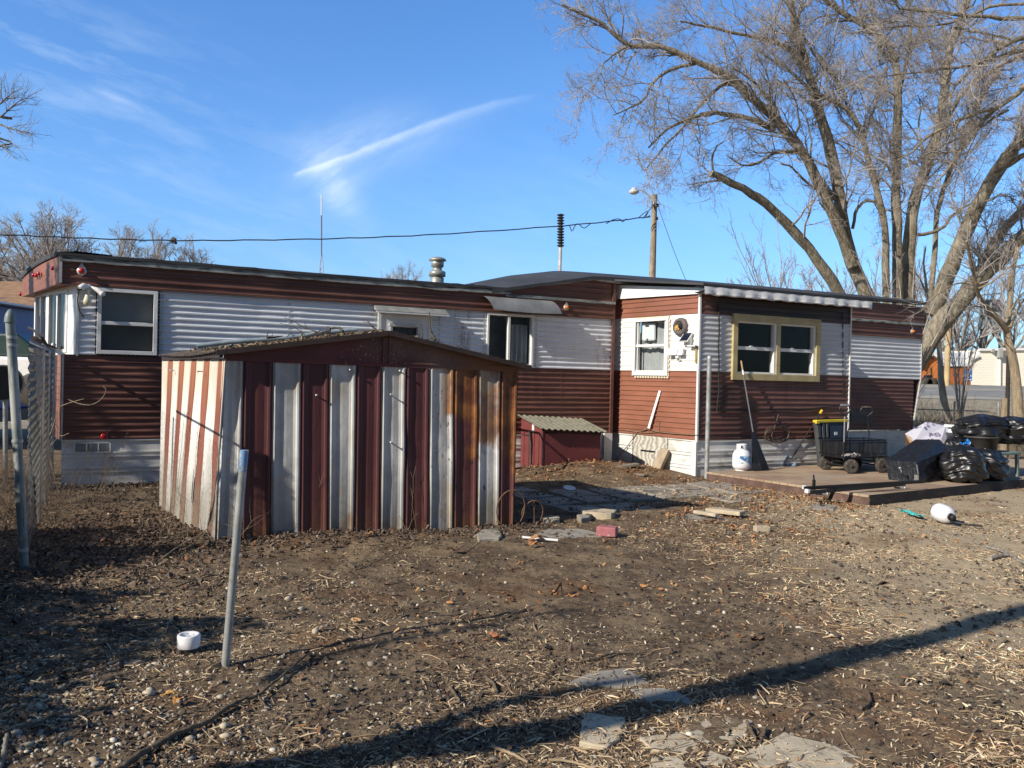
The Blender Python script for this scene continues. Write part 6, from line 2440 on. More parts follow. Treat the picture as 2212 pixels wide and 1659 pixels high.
PV = 'loose paving slabs in the foreground'
slab('paver', 'pale paving slab crossed by the shadow, left of two short branches', [B3(118, 1448), B3(388, 1328), B3(540, 1385), B3(490, 1470), B3(300, 1535)], m_pav, 0.03, PV)
slab('paver', 'large pale paving slab with a clean corner at the bottom edge of the photo', [B3(680, 1659), B3(905, 1560), B3(1010, 1530), B3(1185, 1608), B3(1010, 1720), B3(800, 1760)], m_pav, 0.045, PV)
slab('paver', 'pale paving slab joined to the left of the clean cornered one', [B3(430, 1590), B3(720, 1450), B3(1000, 1525), B3(670, 1652), B3(560, 1650)], m_pav, 0.04, PV)
slab('paver', 'pale slab corner just under the broad shadow, beside the square stone', [B3(-130, 1480), B3(0, 1462), B3(110, 1455), B3(245, 1545), B3(120, 1580), B3(-40, 1550)], m_pav, 0.03, PV)
slab('paver', 'small broken paving piece between the larger pale slabs', [B3(215, 1590), B3(300, 1556), B3(410, 1600), B3(380, 1640), B3(240, 1640)], m_pav, 0.025, PV)
slab('paver', 'pale slab cut off by the bottom edge of the photo, left of the broken piece', [B3(-60, 1600), B3(90, 1590), B3(190, 1660), B3(120, 1730), B3(-80, 1700)], m_pav, 0.03, PV)
slab('paver', 'square grey stone standing slightly proud of the dark soil', [B2(1450, 1505), B2(1485, 1338), B2(1706, 1360), B2(1690, 1485), B2(1610, 1530)], m_pav, 0.05, PV)
slab('paver', 'broad half buried concrete patch behind the square grey stone', [B2(1385, 1165), B2(1480, 1105), B2(1720, 1075), B2(1860, 1165), B2(1700, 1185)], m_pav2, 0.012, PV)
slab('paver', 'half buried concrete patch at the edge of the broad shadow', [B2(1740, 1195), B2(1930, 1190), B2(2066, 1230), B2(2110, 1290), B2(1860, 1300)], m_pav2, 0.012, PV)
slab('paver', 'small flat dark stone sunk in the pebbles at the left', [B1(565, 1100), B1(760, 1095), B1(700, 1150), B1(575, 1170)], m_pav2, 0.012, PV)
PM = 'stone slabs by the shed and patio'
slab('flagstone', 'wide grey flagstone half sunk to the right of the shed front', [B7(500, 870), B7(640, 815), B7(960, 820), B7(1165, 870), B7(1140, 893), B7(900, 897), B7(560, 895)], m_pav2, 0.03, PM)
slab('flagstone', 'small dark flagstone by the foot of the shed', [B7(-60, 900), B7(0, 868), B7(150, 858), B7(185, 905), B7(150, 940), B7(-40, 945)], m_pav2, 0.05, PM)
slab('flagstone', 'raised flat slab lying on two stones beyond the pink block', [B7(930, 690), B7(985, 660), B7(1300, 690), B7(1240, 728), B7(1010, 712)], m_pav, 0.085, PM)
slab('flagstone', 'thick short stone under the left end of the raised slab', [B7(912, 720), B7(1062, 708), B7(1030, 745), B7(955, 755)], m_pav2, 0.06, PM)
slab('flagstone', 'pale pinkish slab edge near the wire hoops', [B7(570, 735), B7(640, 715), B7(745, 722), B7(740, 758), B7(600, 762)], m_pav, 0.045, PM)
PS = 'patio slabs in the gap between shed and addition'
prng = np.random.default_rng(17)
cnt = 0
adj = ['greyish', 'dusty', 'worn', 'stained', 'mottled', 'cracked', 'leaf strewn', 'flat']
for i in range(7):
    for j in range(5):
        c0_ = np.array([1.05, 10.4, 0]) + HW * (i * 0.66 - 0.2) + (-HO) * (j * 0.62) + prng.normal(0, 0.04, 3) * np.array([1, 1, 0])
        s_, t_ = np.dot(c0_ - HA, HW), np.dot(c0_ - HA, HO)
        if t_ < 1.9 and s_ < 9.2 or t_ < D01 + 0.45 or prng.random() < 0.22:
            continue
        dq = c0_ - DC
        if np.dot(dq, DU) > -0.45 and np.dot(dq, DV) > -0.4:
            continue
        a_ = TH + prng.normal(0, 0.06)
        w_, d_ = 0.29, 0.27
        u_, v_ = np.array([math.cos(a_), math.sin(a_), 0]), np.array([-math.sin(a_), math.cos(a_), 0])
        z_ = float(hG(c0_[0], c0_[1]))
        tilt = prng.normal(0, 0.008, 4)
        P = []
        for k, (x_, y_) in enumerate(((-1, -1), (1, -1), (1, 1), (-1, 1))):
            q = c0_ + u_ * w_ * x_ * prng.uniform(0.93, 1.03) + v_ * d_ * y_ * prng.uniform(0.93, 1.03)
            P.append((q[0], q[1], z_ + 0.010 + tilt[k]))
        f = MB()
        lo = [(x_, y_, z_ - 0.06) for x_, y_, _z in P]
        f.hexa(lo + P)
        PATIO.append((np.array([q[:2] for q in P]), max(q[2] for q in P)))
        o = f.build('patio_slab', m_pav2, bevel=0.006)
        tag(o, 'weathered square grey patio slab sunk in the soil between shed and addition', 'paving slab', PS)
f = MB()
A_, B_ = gp(B7(1112, 830), 0.05), gp(B7(1300, 845), 0.05)
f.bar(A_, B_, 0.14, 0.10)
tag(f.build('painted_block', mat('pink_block', (0.36, 0.125, 0.135), 0.8, 0.15, 12, stain=((0.48, 0.36, 0.30), (14, 14, 14), 0.6, 0.68)), bevel=0.012), 'pink painted concrete block lying in the dirt before the patio', 'block')
f = MB()
A_, B_ = gp(B3(548, 268), 0.03), gp(B3(630, 268), 0.03)
f.bar(A_, B_, 0.09, 0.06)
tag(f.build('brick', m_pav, bevel=0.006), 'single pale brick lying alone on the dirt in front of the deck', 'brick')
cam_p = ZF(2700, 1800, 5.53)
for lab, p0_, p1_, w_, h_ in (('long flat stone strip propped on the patio stones before the deck', cam_p(490, 1140), cam_p(1240, 1225), 0.16, 0.05), ('narrow stone edging lying left of the propped strip', cam_p(205, 1185), cam_p(690, 1265), 0.08, 0.04)):
    A_, B_ = gp(p0_, 0.05), gp(p1_, 0.06)
    f = MB()
    f.bar(A_, B_, w_, h_)
    tag(f.build('stone_strip', m_pav, bevel=0.008), lab, 'stone', PM)
slab('flagstone', 'large smooth flagstone in the sun beside the deck edge', [cam_p(0, 560), cam_p(400, 520), cam_p(950, 570), cam_p(1180, 650), cam_p(900, 700), cam_p(300, 640)], m_pav2, 0.03, PM)
slab('flagstone', 'sunlit flagstone below the propped strip', [cam_p(0, 1250), cam_p(400, 1220), cam_p(700, 1290), cam_p(1000, 1370), cam_p(300, 1380), cam_p(-100, 1330)], m_pav2, 0.03, PM)
slab('flagstone', 'small flagstone just off the corner of the deck', [Z6(180, 1165), Z6(300, 1150), Z6(470, 1165), Z6(430, 1200), Z6(260, 1195)], m_pav2, 0.02, PM)
# turquoise cloth, white dish, white stick, pale can lid
f = MB()
r = np.random.default_rng(31)
q0, q1 = gp(Z6(1045, 1215), 0.01), gp(Z6(1275, 1280), 0.01)
G = []
for i in range(16):
    row = []
    for j in range(7):
        p = q0 + (q1 - q0) * i / 15 + np.array([0.012, 0.03, 0]) * (j - 3) * (0.35 + 0.9 * max(0.0, math.sin((i - 2) / 13 * math.pi)) + 0.3 * (r.random() - 0.5))
        row.append(p + HZ * (0.022 + 0.012 * math.sin(i * 0.6 + j * 0.8) + r.normal(0, 0.006)))
    G.append(row)
f.grid(np.array(G), sm=False)
tag(f.build('cloth_scrap', mat('turquoise_cloth', (0.05, 0.42, 0.40), 0.8, 0.15, 9)), 'crumpled turquoise cloth on the ground left of the fallen propane bottle', 'cloth')
f = MB()
q = gp(B7(838, 432), 0.02)
f.lathe(q, [(0.0, 0.0), (0.06, 0.004), (0.095, 0.02), (0.098, 0.024), (0.06, 0.010), (0.0, 0.008)], 20, ax=(0.1, -0.25, 1))
tag(f.build('white_dish', m_frame), 'white dish lying in the shade between the shed and the red box', 'dish')
f = MB()
f.tube([gp(B7(385, 898), 0.03), gp(B7(730, 928), 0.02)], 0.013, 8)
tag(f.build('white_pipe', m_frame), 'thin white plastic pipe lying under an orange leaf', 'pipe')

# ------------------------------------------------------------------ bare trees
def norm(v):
    return v / np.maximum(np.linalg.norm(v, axis=-1, keepdims=True), 1e-9)


def grow(S, D, L, R0, rng, K=4, wob=0.18, up=0.10, taper=0.35):
    """many curved twigs at once: start S, direction D, length L, radius R0 -> P (N,K,3), R (N,K)"""
    N = len(S)
    P = np.zeros((N, K, 3))
    P[:, 0] = S
    d = norm(D)
    for k in range(1, K):
        d = norm(d + rng.normal(0, wob, (N, 3)) + np.array([0, 0, up]))
        P[:, k] = P[:, k - 1] + d * (L / (K - 1))[:, None]
    R = R0[:, None] * np.linspace(1, taper, K)[None, :]
    return P, R


def spawn(P, R, n, rng, ang=(0.5, 1.1), lr=(0.35, 0.7), L=None, tmin=0.15, rr=0.6, up=0.15, dens=None):
    """children along each polyline of P"""
    N, K = P.shape[:2]
    idx = np.repeat(np.arange(N), n)
    t = tmin + (1 - tmin) * rng.random(len(idx))
    x = t * (K - 1)
    i = np.minimum(x.astype(int), K - 2)
    f = (x - i)[:, None]
    S = P[idx, i] * (1 - f) + P[idx, i + 1] * f
    T = norm(P[idx, i + 1] - P[idx, i])
    rad = R[idx, i] * (1 - f[:, 0]) + R[idx, i + 1] * f[:, 0]
    q = rng.normal(0, 1, (len(idx), 3))
    q = norm(q - T * (q * T).sum(1, keepdims=True))
    a = rng.uniform(ang[0], ang[1], len(idx))[:, None]
    D = norm(T * np.cos(a) + q * np.sin(a) + np.array([0, 0, up]))
    ln = (L[idx] if L is not None else 1.0) * rng.uniform(lr[0], lr[1], len(idx)) * (1.15 - 0.55 * t)
    return S, D, ln, rad * rr


def resample(pts, k):
    pts = np.asarray(pts, float)
    # smooth through the traced points (Catmull-Rom)
    Q = np.vstack([2 * pts[0] - pts[1], pts, 2 * pts[-1] - pts[-2]])
    out = []
    n = len(pts) - 1
    for u in np.linspace(0, n, k):
        i = min(int(u), n - 1)
        t = u - i
        a, b, c, d = Q[i], Q[i + 1], Q[i + 2], Q[i + 3]
        out.append(0.5 * ((2 * b) + (c - a) * t + (2 * a - 5 * b + 4 * c - d) * t * t + (3 * b - a - 3 * c + d) * t ** 3))
    return np.array(out)


def bark(name, c0, c1, scale=5.0):
    M = MT(name)
    n1 = M.noise(1.0, 7, 0.7, M.map((scale * 3, scale * 3, scale * 0.6)))
    n2 = M.noise(0.7, 4)
    c = M.mix(M.step(n1, 0.35, 0.68), c0, c1)
    M.inp('Base Color', M.mix(M.math('MULTIPLY', M.step(n2, 0.45, 0.7), 0.45), c, tuple(q * 0.6 for q in c0)))
    M.inp('Roughness', 0.95)
    M.inp('Specular IOR Level', 0.15)
    M.bump(n1, 0.9, 0.06)
    return M.m


m_bark = bark('elm_bark', (0.17, 0.145, 0.105), (0.38, 0.33, 0.25))
m_twigs = mat('twig_bark', (0.345, 0.305, 0.27), 0.95, 0.25, 0.6, spec=0.15)
m_bark_far = bark('far_bark', (0.26, 0.23, 0.21), (0.38, 0.34, 0.31), 2)
m_twig_far = mat('far_twigs', (0.38, 0.335, 0.31), 0.95, 0.2, 0.4, spec=0.1)

TY = 25.0
big = thing('elm_tree', 'huge bare tree with many spreading limbs rising behind the right end of the home', 'tree', ond((1935, 880), TY) * np.array([1, 1, 0]) + HZ * 0.2)


def S8(*pts):
    return [Z8(*p) for p in pts]


def TRp(*pts):
    return [TR(*p) for p in pts]


# traced limbs: pixels, half width in 2212-px units at both ends, depth offset (m) at both ends, twig density
limbs = [
    (S8((1600, 1500), (1500, 1330), (1435, 1170), (1395, 1010), (1375, 850), (1330, 650), (1275, 460), (1240, 330), (1208, 215), (1180, 130), (1160, 0), (1150, -90)), 17, 6, -0.3, -1.0, 1.0),
    (S8((1440, 1200), (1390, 1060), (1340, 940), (1288, 830), (1220, 700), (1135, 590), (1062, 512), (960, 420), (880, 345), (740, 280), (600, 215), (440, 205), (340, 130), (250, 75), (130, 22)), 13.5, 2.2, -0.6, -3.5, 1.1),
    (S8((1085, 585), (1000, 545), (900, 520), (790, 510), (700, 540), (600, 585), (520, 665)), 7, 1.8, -1.5, -3.0, 0.8),
    (S8((905, 385), (868, 370), (800, 425), (740, 485), (690, 560), (600, 650), (545, 720), (500, 770)), 5, 1.1, -2.0, -3.6, 0.9),
    (S8((735, 285), (620, 315), (540, 370), (500, 450), (430, 490), (360, 520)), 4, 1.0, -2.3, -3.8, 1.0),
    (S8((445, 205), (380, 235), (320, 290), (270, 400)), 2.6, 0.8, -2.8, -3.8, 1.0),
    (S8((1440, 1450), (1372, 1310), (1290, 1180), (1180, 1050), (1060, 930), (980, 870), (880, 820), (803, 780)), 14, 6.5, -0.8, -2.5, 0.18),
    (S8((812, 775), (808, 700), (830, 655), (858, 637)), 2.6, 1.2, -2.5, -2.6, 0.15),
    (S8((1195, 690), (1130, 685), (1060, 700), (1000, 745), (930, 740), (870, 700)), 4.2, 1.0, -1.1, -2.0, 1.0),
    (S8((1360, 900), (1250, 740), (1220, 690)), 5, 3, -0.6, -0.9, 0.4),
    (S8((1270, 850), (1210, 800), (1165, 755), (1115, 738)), 3, 1.8, -1, -1.6, 0.5),
    (S8((1645, 1500), (1640, 1300), (1640, 1100), (1635, 900), (1640, 600), (1645, 420), (1638, 300), (1600, 205), (1500, 120), (1400, 60), (1320, 0), (1250, -60)), 13, 4, 0.2, -0.6, 1.0),
    (S8((1645, 420), (1680, 300), (1700, 150), (1690, 0), (1700, -80)), 6, 3, 0.2, 0.5, 1.0),
    (S8((1600, 1500), (1590, 1250), (1588, 1050), (1560, 900), (1520, 760), (1490, 640), (1440, 520), (1380, 472), (1290, 430), (1210, 370), (1150, 310), (1075, 268), (1010, 220)), 9.5, 1.8, 0.0, -1.8, 1.0),
    (S8((1488, 650), (1530, 500), (1570, 380), (1600, 270), (1640, 180)), 4, 1.5, 0.0, 0.6, 1.0),
    (S8((1415, 500), (1395, 400), (1340, 320), (1290, 250), (1230, 180)), 3, 1.2, -0.3, -1.0, 1.0),
    (S8((1240, 330), (1160, 230), (1080, 185), (960, 160), (820, 128), (735, 110), (660, 95)), 6.5, 1.5, -0.8, -2.4, 1.1),
    (S8((1115, 560), (1085, 480), (1040, 420), (970, 350), (900, 310)), 4.5, 1.5, -1.2, -2.4, 0.9),
    (S8((1700, 1500), (1690, 1250), (1700, 1050), (1722, 900), (1775, 740), (1830, 560), (1855, 400), (1880, 220), (1930, 80), (1980, -60)), 16, 7, 0.4, 0.2, 1.0),
    (S8((1860, 540), (1930, 430), (2010, 360), (2110, 290), (2230, 240)), 6, 3, 0.4, 0.0, 1.0),
    (S8((1760, 1500), (1800, 1250), (1822, 960), (1872, 790), (1935, 650), (2000, 480), (2060, 380), (2150, 240), (2240, 170)), 7, 3.5, 0.8, 0.8, 1.0),
    (S8((1790, 1420), (1850, 1290), (1905, 1150), (1990, 950), (2095, 770), (2212, 620), (2330, 500)), 19, 12, 0.0, -0.8, 0.8),
    (S8((2080, 790), (2140, 740), (2230, 690), (2330, 640)), 8, 5, -0.4, -0.8, 0.8),
    (S8((1890, 1400), (2000, 1250), (2080, 1090), (2212, 940), (2350, 800)), 14, 9, 0.5, 1.0, 0.8),
    (S8((1700, 1060), (1830, 1040), (1900, 960), (1970, 920), (2010, 890)), 4.5, 2, 0.3, 1.2, 0.8),
    ([Z7(*p) for p in ((380, 1150), (520, 940), (640, 760), (760, 600), (900, 440), (1020, 300), (1150, 170), (1330, 0), (1500, -180))], 25, 14, -1.4, -2.0, 0.7),
    ([Z7(*p) for p in ((1010, 320), (1080, 150), (1160, 40), (1240, -60))], 11, 6, -1.6, -1.0, 0.8),
    (TRp((1000, 1616), (1020, 1500), (1060, 1440), (1120, 1420), (1180, 1430)), 4, 3, -0.3, -0.1, 0.4),
    (TRp((2300, 260), (2200, 270), (2100, 310), (1950, 400), (1800, 520), (1700, 640), (1690, 760)), 6, 2, -3.5, -4.5, 1.0),
    (TRp((2300, 330), (2060, 400), (1800, 470), (1600, 490), (1400, 520), (1100, 550)), 4.5, 1, -3.5, -5.0, 1.2),
    (TRp((2300, 540), (2150, 680), (1980, 790), (1850, 960), (1720, 1130), (1600, 1280), (1500, 1420)), 6, 1.2, -3.5, -4.6, 1.0),
    (TRp((2000, 770), (1800, 830), (1550, 960), (1400, 1090), (1200, 1200)), 4, 0.9, -4.0, -5.0, 1.0),
    (TRp((2300, 130), (2050, 130), (1900, 115), (1700, 95), (1500, 75), (1330, 60), (1300, 0)), 5, 1.2, -3.2, -4.4, 1.1),
    (TRp((2300, 30), (2000, 40), (1800, 130), (1600, 180), (1350, 190), (1200, 195)), 3.5, 1.0, -3.2, -4.4, 1.1),
    (TRp((1700, 200), (1850, 220), (2000, 250), (2120, 280)), 3, 2.5, -3.6, -3.4, 1.0),
    (TRp((1350, 1200), (1500, 1110), (1700, 1000), (1900, 900), (2100, 780)), 1.2, 2.5, -4.2, -3.6, 1.0),
    (TRp((820, 0), (880, 60), (960, 120), (1100, 190), (1220, 290), (1290, 380)), 4, 6.5, -0.6, -0.1, 1.0),
    (TRp((560, -40), (590, 100), (640, 220), (700, 340), (770, 440), (870, 560), (960, 690)), 1.2, 3.5, -1.5, -0.4, 1.0),
]
rngT = np.random.default_rng(101)
trunk = MB()
limb_sets = []
bigP, bigR = [], []
for pts, w0, w1, d0, d1, dens in limbs:
    k0 = len(pts)
    W = np.array([ond(p, TY + d0 + (d1 - d0) * i / (k0 - 1)) for i, p in enumerate(pts)])
    K = max(10, int(np.linalg.norm(np.diff(W, axis=0), axis=1).sum() / 0.35))
    P = resample(W, K)
    P[1:-1] += rngT.normal(0, 0.012, (K - 2, 3))
    R = np.linspace(w0, w1, K) * TY / FPX * 0.92
    R = R * (1 + 0.06 * np.sin(np.arange(K) * 1.7 + w0))
    if w0 > 12:
        trunk.tube(P, R, 12)
    else:
        limb_sets.append((P, R))
    bigP.append((P, R, dens))
root = big.location
trunk.tube([ond((1900, 905), TY) , ond((1905, 860), TY), ond((1915, 800), TY)], [0.95, 0.8, 0.75], 14)
trunk.build('trunk', m_bark, big)
cut = MB()
q = ond(Z8(803, 780), TY - 2.5)
q2 = ond(Z8(880, 820), TY - 2.3)
dd_ = (q - q2) / np.linalg.norm(q - q2)
cut.lathe(q, [(0.085, -0.002), (0.08, 0.008), (0.0, 0.01)], 12, ax=dd_)
cut.build('sawn_end', mat('sawn_wood', (0.42, 0.36, 0.26), 0.8, 0.15), big)
for P, R in limb_sets:
    f = MB()
    f.tube(P, R, 8)
    f.build('limb', m_bark, big)
S_, D_, L_, R0_ = [], [], [], []
for P, R, dens in bigP:
    ln = np.linalg.norm(np.diff(P, axis=0), axis=1).sum()
    n = max(2, int(ln * 3.7 * dens))
    s, d, l, r_ = spawn(P[None], R[None], n, rngT, (0.45, 1.05), (1.0, 2.9), None, 0.25, 0.42, 0.10)
    S_.append(s); D_.append(d); L_.append(l); R0_.append(np.clip(r_, 0.012, 0.036))
S_, D_, L_, R0_ = np.vstack(S_), np.vstack(D_), np.concatenate(L_), np.concatenate(R0_)
P1, R1 = grow(S_, D_, L_, R0_, rngT, 8, 0.20, 0.03)
s, d, l, r_ = spawn(P1, R1, 9, rngT, (0.4, 1.1), (0.25, 0.60), L_, 0.15, 0.6, 0.04)
P2, R2 = grow(s, d, np.clip(l, 0.3, 1.5), np.clip(r_, 0.0052, 0.011), rngT, 6, 0.24, 0.02)
s, d, l2, r_ = spawn(P2, R2, 5, rngT, (0.4, 1.1), (0.30, 0.65), np.clip(l, 0.3, 1.5), 0.15, 0.7, 0.03)
P3, R3 = grow(s, d, np.clip(l2, 0.16, 0.8), np.clip(r_, 0.0034, 0.0056), rngT, 4, 0.26, 0.02, 0.6)
s, d, l3, r_ = spawn(P3, R3, 2, rngT, (0.4, 1.0), (0.4, 0.8), np.clip(l2, 0.16, 0.8), 0.15, 0.9, 0.03)
P4, R4 = grow(s, d, np.clip(l3, 0.10, 0.45), np.clip(r_, 0.0028, 0.0038), rngT, 3, 0.25, 0.02, 0.7)
f = MB()
f.tubes(P1, R1, 5)
f.tubes(P2, R2, 4)
f.tubes(P3, R3, 3)
f.tubes(P4, R4, 3)
f.build('twig_crown', m_twigs, big)


def bare_tree(name, label, foot, h, spread, seed, m_b, m_t, limbs_n=9, fork=0.28, dens=(7, 6, 5), tw=0.008, group=None, trunk_r=0.22, lean=(0, 0), vase=0.55):
    """vase-shaped leafless tree grown from the foot"""
    rg = np.random.default_rng(seed)
    foot = np.asarray(foot, float)
    t = thing(name, label, 'tree', foot, group)
    top = foot + np.array([lean[0], lean[1], h * fork])
    f = MB()
    f.tube(resample(np.array([foot - HZ * 0.2, foot + (top - foot) * 0.5 + rg.normal(0, 0.05, 3), top]), 7), np.linspace(trunk_r * 1.2, trunk_r * 0.8, 7), 10)
    a = np.arange(limbs_n) / limbs_n * 2 * math.pi + rg.uniform(0, 0.6, limbs_n)
    el = rg.uniform(vase, 1.35, limbs_n)
    D = np.stack([np.cos(a) * np.cos(el), np.sin(a) * np.cos(el), np.sin(el)], 1)
    Lh = (h * (1 - fork)) * rg.uniform(0.72, 1.0, limbs_n)
    S = np.repeat(top[None], limbs_n, 0) - HZ * rg.uniform(0, h * fork * 0.25, limbs_n)[:, None]
    D = norm(D * np.array([spread, spread, 1.0]))
    P, R = grow(S, D, Lh, np.full(limbs_n, trunk_r * 0.55), rg, 9, 0.12, 0.06, 0.18)
    f.tubes(P, R, 7)
    f.build('trunk', m_b, t)
    g_ = MB()
    s, d, l, r_ = spawn(P, R, dens[0], rg, (0.2, 0.55), (0.22, 0.42), Lh, 0.2, 0.55, 0.05)
    P1, R1 = grow(s, d, l, np.clip(r_, tw * 1.4, 0.06), rg, 6, 0.10, 0.03, 0.3)
    s, d, l1, r_ = spawn(P1, R1, dens[1], rg, (0.25, 0.65), (0.3, 0.6), l, 0.1, 0.6, 0.04)
    P2, R2 = grow(s, d, l1, np.clip(r_, tw * 1.2, 0.03), rg, 4, 0.12, 0.02, 0.5)
    s, d, l2, r_ = spawn(P2, R2, dens[2], rg, (0.3, 0.8), (0.35, 0.7), l1, 0.1, 0.8, 0.03)
    P3, R3 = grow(s, d, np.maximum(l2, 0.12), np.clip(r_, tw * 0.75, tw), rg, 3, 0.15, 0.02, 0.7)
    g_.tubes(P1, R1, 5)
    g_.tubes(P2, R2, 3)
    g_.tubes(P3, R3, 3)
    g_.build('crown', m_t, t)
    return t


BT = 'bare trees beyond the home'


def far_tree(label, px, ptop, Y, spread, seed, ln=10, dens=(7, 6, 5), tw=0.012, tr=0.3, fork=0.22, vase=0.5):
    q = ond((px, ptop), Y)
    z0 = float(hG(q[0], Y))
    return bare_tree('bare_tree', label, (q[0], Y, z0), q[2] - z0, spread, seed, m_bark_far, m_twig_far, ln, fork, dens, tw, BT, tr, vase=vase)




def fan_tree(label, px, ptop, Y, half_px, seed, nl=38, tw=0.0095, fork_px=None):
    """round-crowned tree: limbs fan out to a dome"""
    rg = np.random.default_rng(seed)
    q = ond((px, ptop), Y)
    z0 = float(hG(q[0], Y))
    foot = np.array([q[0], Y, z0])
    h = q[2] - z0
    rx = half_px * Y / FPX
    fk = foot + HZ * h * 0.22
    t = thing('bare_tree', label, 'tree', foot, BT)
    f = MB()
    f.tube([foot - HZ * 0.2, foot + HZ * h * 0.1, fk + HZ * 0.3], [0.34, 0.28, 0.24], 10)
    az = np.arange(nl) * 2.39996 + rg.normal(0, 0.12, nl)
    sz = np.linspace(-0.08, 0.995, nl)
    cr = np.sqrt(np.maximum(0, 1 - sz ** 2))
    k = rg.uniform(0.84, 1.0, nl)
    T = fk + np.stack([np.cos(az) * cr * rx * k, np.sin(az) * cr * rx * k, sz * h * 0.76 * k], 1)
    K = 9
    u = np.linspace(0, 1, K)[None, :, None]
    mid = fk + (T - fk) * 0.5 + np.stack([-(T - fk)[:, 0] * 0.14, -(T - fk)[:, 1] * 0.14, np.full(nl, h * 0.07)], 1)
    P = (1 - u) ** 2 * fk + 2 * u * (1 - u) * mid[:, None] + u ** 2 * T[:, None]
    P[:, 1:] += rg.normal(0, 0.10, (nl, K - 1, 3))
    R = np.linspace(0.10, 0.022, K)[None, :] * rg.uniform(0.7, 1.2, nl)[:, None]
    f.tubes(P, R, 6)
    f.build('trunk', m_bark_far, t)
    g_ = MB()
    Lh = np.linalg.norm(T - fk, axis=1)
    s, d, l, r_ = spawn(P, R, 15, rg, (0.3, 0.75), (0.14, 0.26), Lh, 0.25, 0.55, 0.05)
    P1, R1 = grow(s, d, l, np.clip(r_, tw * 1.2, 0.03), rg, 6, 0.10, 0.03, 0.4)
    s, d, l1, r_ = spawn(P1, R1, 7, rg, (0.3, 0.8), (0.35, 0.7), l, 0.15, 0.6, 0.05)
    P2, R2 = grow(s, d, l1, np.clip(r_, tw * 0.9, tw * 1.2), rg, 4, 0.14, 0.03, 0.6)
    s, d, l2, r_ = spawn(P2, R2, 3, rg, (0.3, 0.9), (0.4, 0.8), l1, 0.15, 0.8, 0.03)
    P3, R3 = grow(s, d, np.maximum(l2, 0.15), np.full(len(s), tw * 0.72), rg, 3, 0.16, 0.02, 0.7)
    g_.tubes(P1, R1, 4)
    g_.tubes(P2, R2, 3)
    g_.tubes(P3, R3, 3)
    g_.build('crown', m_twig_far, t)
    return t


fan_tree('broad rounded bare tree behind the left end of the home', 112, 430, 45, 140, 5, 95)
fan_tree('bare tree crown at the far left edge behind the chain link fence', -30, 468, 48, 95, 6, 50)
fan_tree('slimmer bare tree over the roof, left of the one with a nest', 272, 476, 52, 55, 7, 44)
tn = fan_tree('bare tree over the roof carrying a squirrel nest', 345, 490, 52, 58, 8, 48)
f = MB()
q = ond((376, 519), 52)
for k in range(9):
    f.lathe(q + np.random.default_rng(k).normal(0, 0.06, 3), [(0, -0.10), (0.10, -0.05), (0.11, 0.04), (0, 0.11)], 8)
f.build('nest', m_twig, tn)
fan_tree('low bare tree right of the nest tree, above the roof line', 418, 510, 54, 62, 9, 40)
fan_tree('small bare tree top showing beside the roof vent', 880, 562, 60, 48, 10, 30)
fan_tree('tiny bare tree top on the left of the roof vent tree', 838, 584, 66, 36, 19, 22)
k = 0
for px, pt, Y, lab in ((1690, 560, 90, 'grey bare tree far behind the timber window roof'), (1800, 540, 96, 'far bare tree seen through the left limbs of the huge tree'), (1900, 530, 92, 'far bare tree straight behind the huge tree trunk'), (2010, 560, 92, 'far bare tree behind the orange barn'), (2075, 590, 92, 'far bare tree above the silver barn roof'),
                       (2130, 560, 96, 'far bare tree behind the roadside sign'), (2190, 575, 90, 'far bare tree above the white building at the right edge'), (2050, 640, 100, 'low far bare tree between barn and sign'), (2260, 540, 96, 'far bare tree just past the right edge of the photo'), (1960, 600, 90, 'far low bare tree left of the orange barn')):
    k += 1
    far_tree(lab, px, pt, Y, 0.75, 40 + k, 9, (6, 6, 5), 0.017, 0.28, 0.3)


# whippy saplings behind the home
def whips(name, label, foot_px, Y, tips, seed, tw=0.006, foot_y=690):
    rg = np.random.default_rng(seed)
    ft = ond((foot_px, foot_y), Y)
    z0 = float(hG(ft[0], Y))
    ft[2] = z0
    t = thing(name, label, 'tree', ft, 'leafless saplings')
    f = MB()
    g_ = MB()
    for (px, py) in tips:
        q = ond((px, py), Y + rg.normal(0, 0.4))
        m_ = ft + (q - ft) * 0.5 + np.array([-(q - ft)[0] * 0.18, 0, 0.25])
        P = resample(np.array([ft, m_, q]), 10) + rg.normal(0, 0.02, (10, 3))
        f.tube(P, np.linspace(0.030, 0.007, 10), 5)
        R = np.linspace(0.030, 0.007, 10)
        s, d, l, r_ = spawn(P[None], R[None], 16, rg, (0.3, 0.7), (0.4, 1.1), None, 0.2, 0.5, 0.2)
        P1, R1 = grow(s, d, l, np.clip(r_, 0.006, 0.01), rg, 5, 0.12, 0.05)
        s, d, l, r_ = spawn(P1, R1, 5, rg, (0.35, 0.8), (0.3, 0.6), l, 0.1, 0.8, 0.1)
        P2, R2 = grow(s, d, np.maximum(l, 0.15), np.full(len(s), 0.0048), rg, 4, 0.15, 0.05)
        g_.tubes(P1, R1, 3)
        g_.tubes(P2, R2, 3)
    f.build('stem', m_twigs, t)
    g_.build('twig_crown', m_twigs, t)


whips('sapling', 'fan of thin pale whips behind the roof, left of the sawn limb', 1700, 22.5, [(1575, 478), (1600, 500), (1590, 540), (1640, 500), (1680, 470), (1620, 560), (1650, 545), (1710, 520)], 61)
whips('sapling', 'thicket of brown whips crossing in front of the huge trunk', 1960, 21.8, [(1850, 560), (1900, 520), (1935, 545), (2000, 530), (2060, 560), (1880, 600), (2100, 590), (1985, 490)], 62)
whips('sapling', 'reddish brush of fine twigs between the trunk and the right saplings', 2080, 29.0, [(2020, 560), (2060, 600), (2110, 560), (2150, 610), (2190, 590), (2010, 640), (2140, 650)], 63)


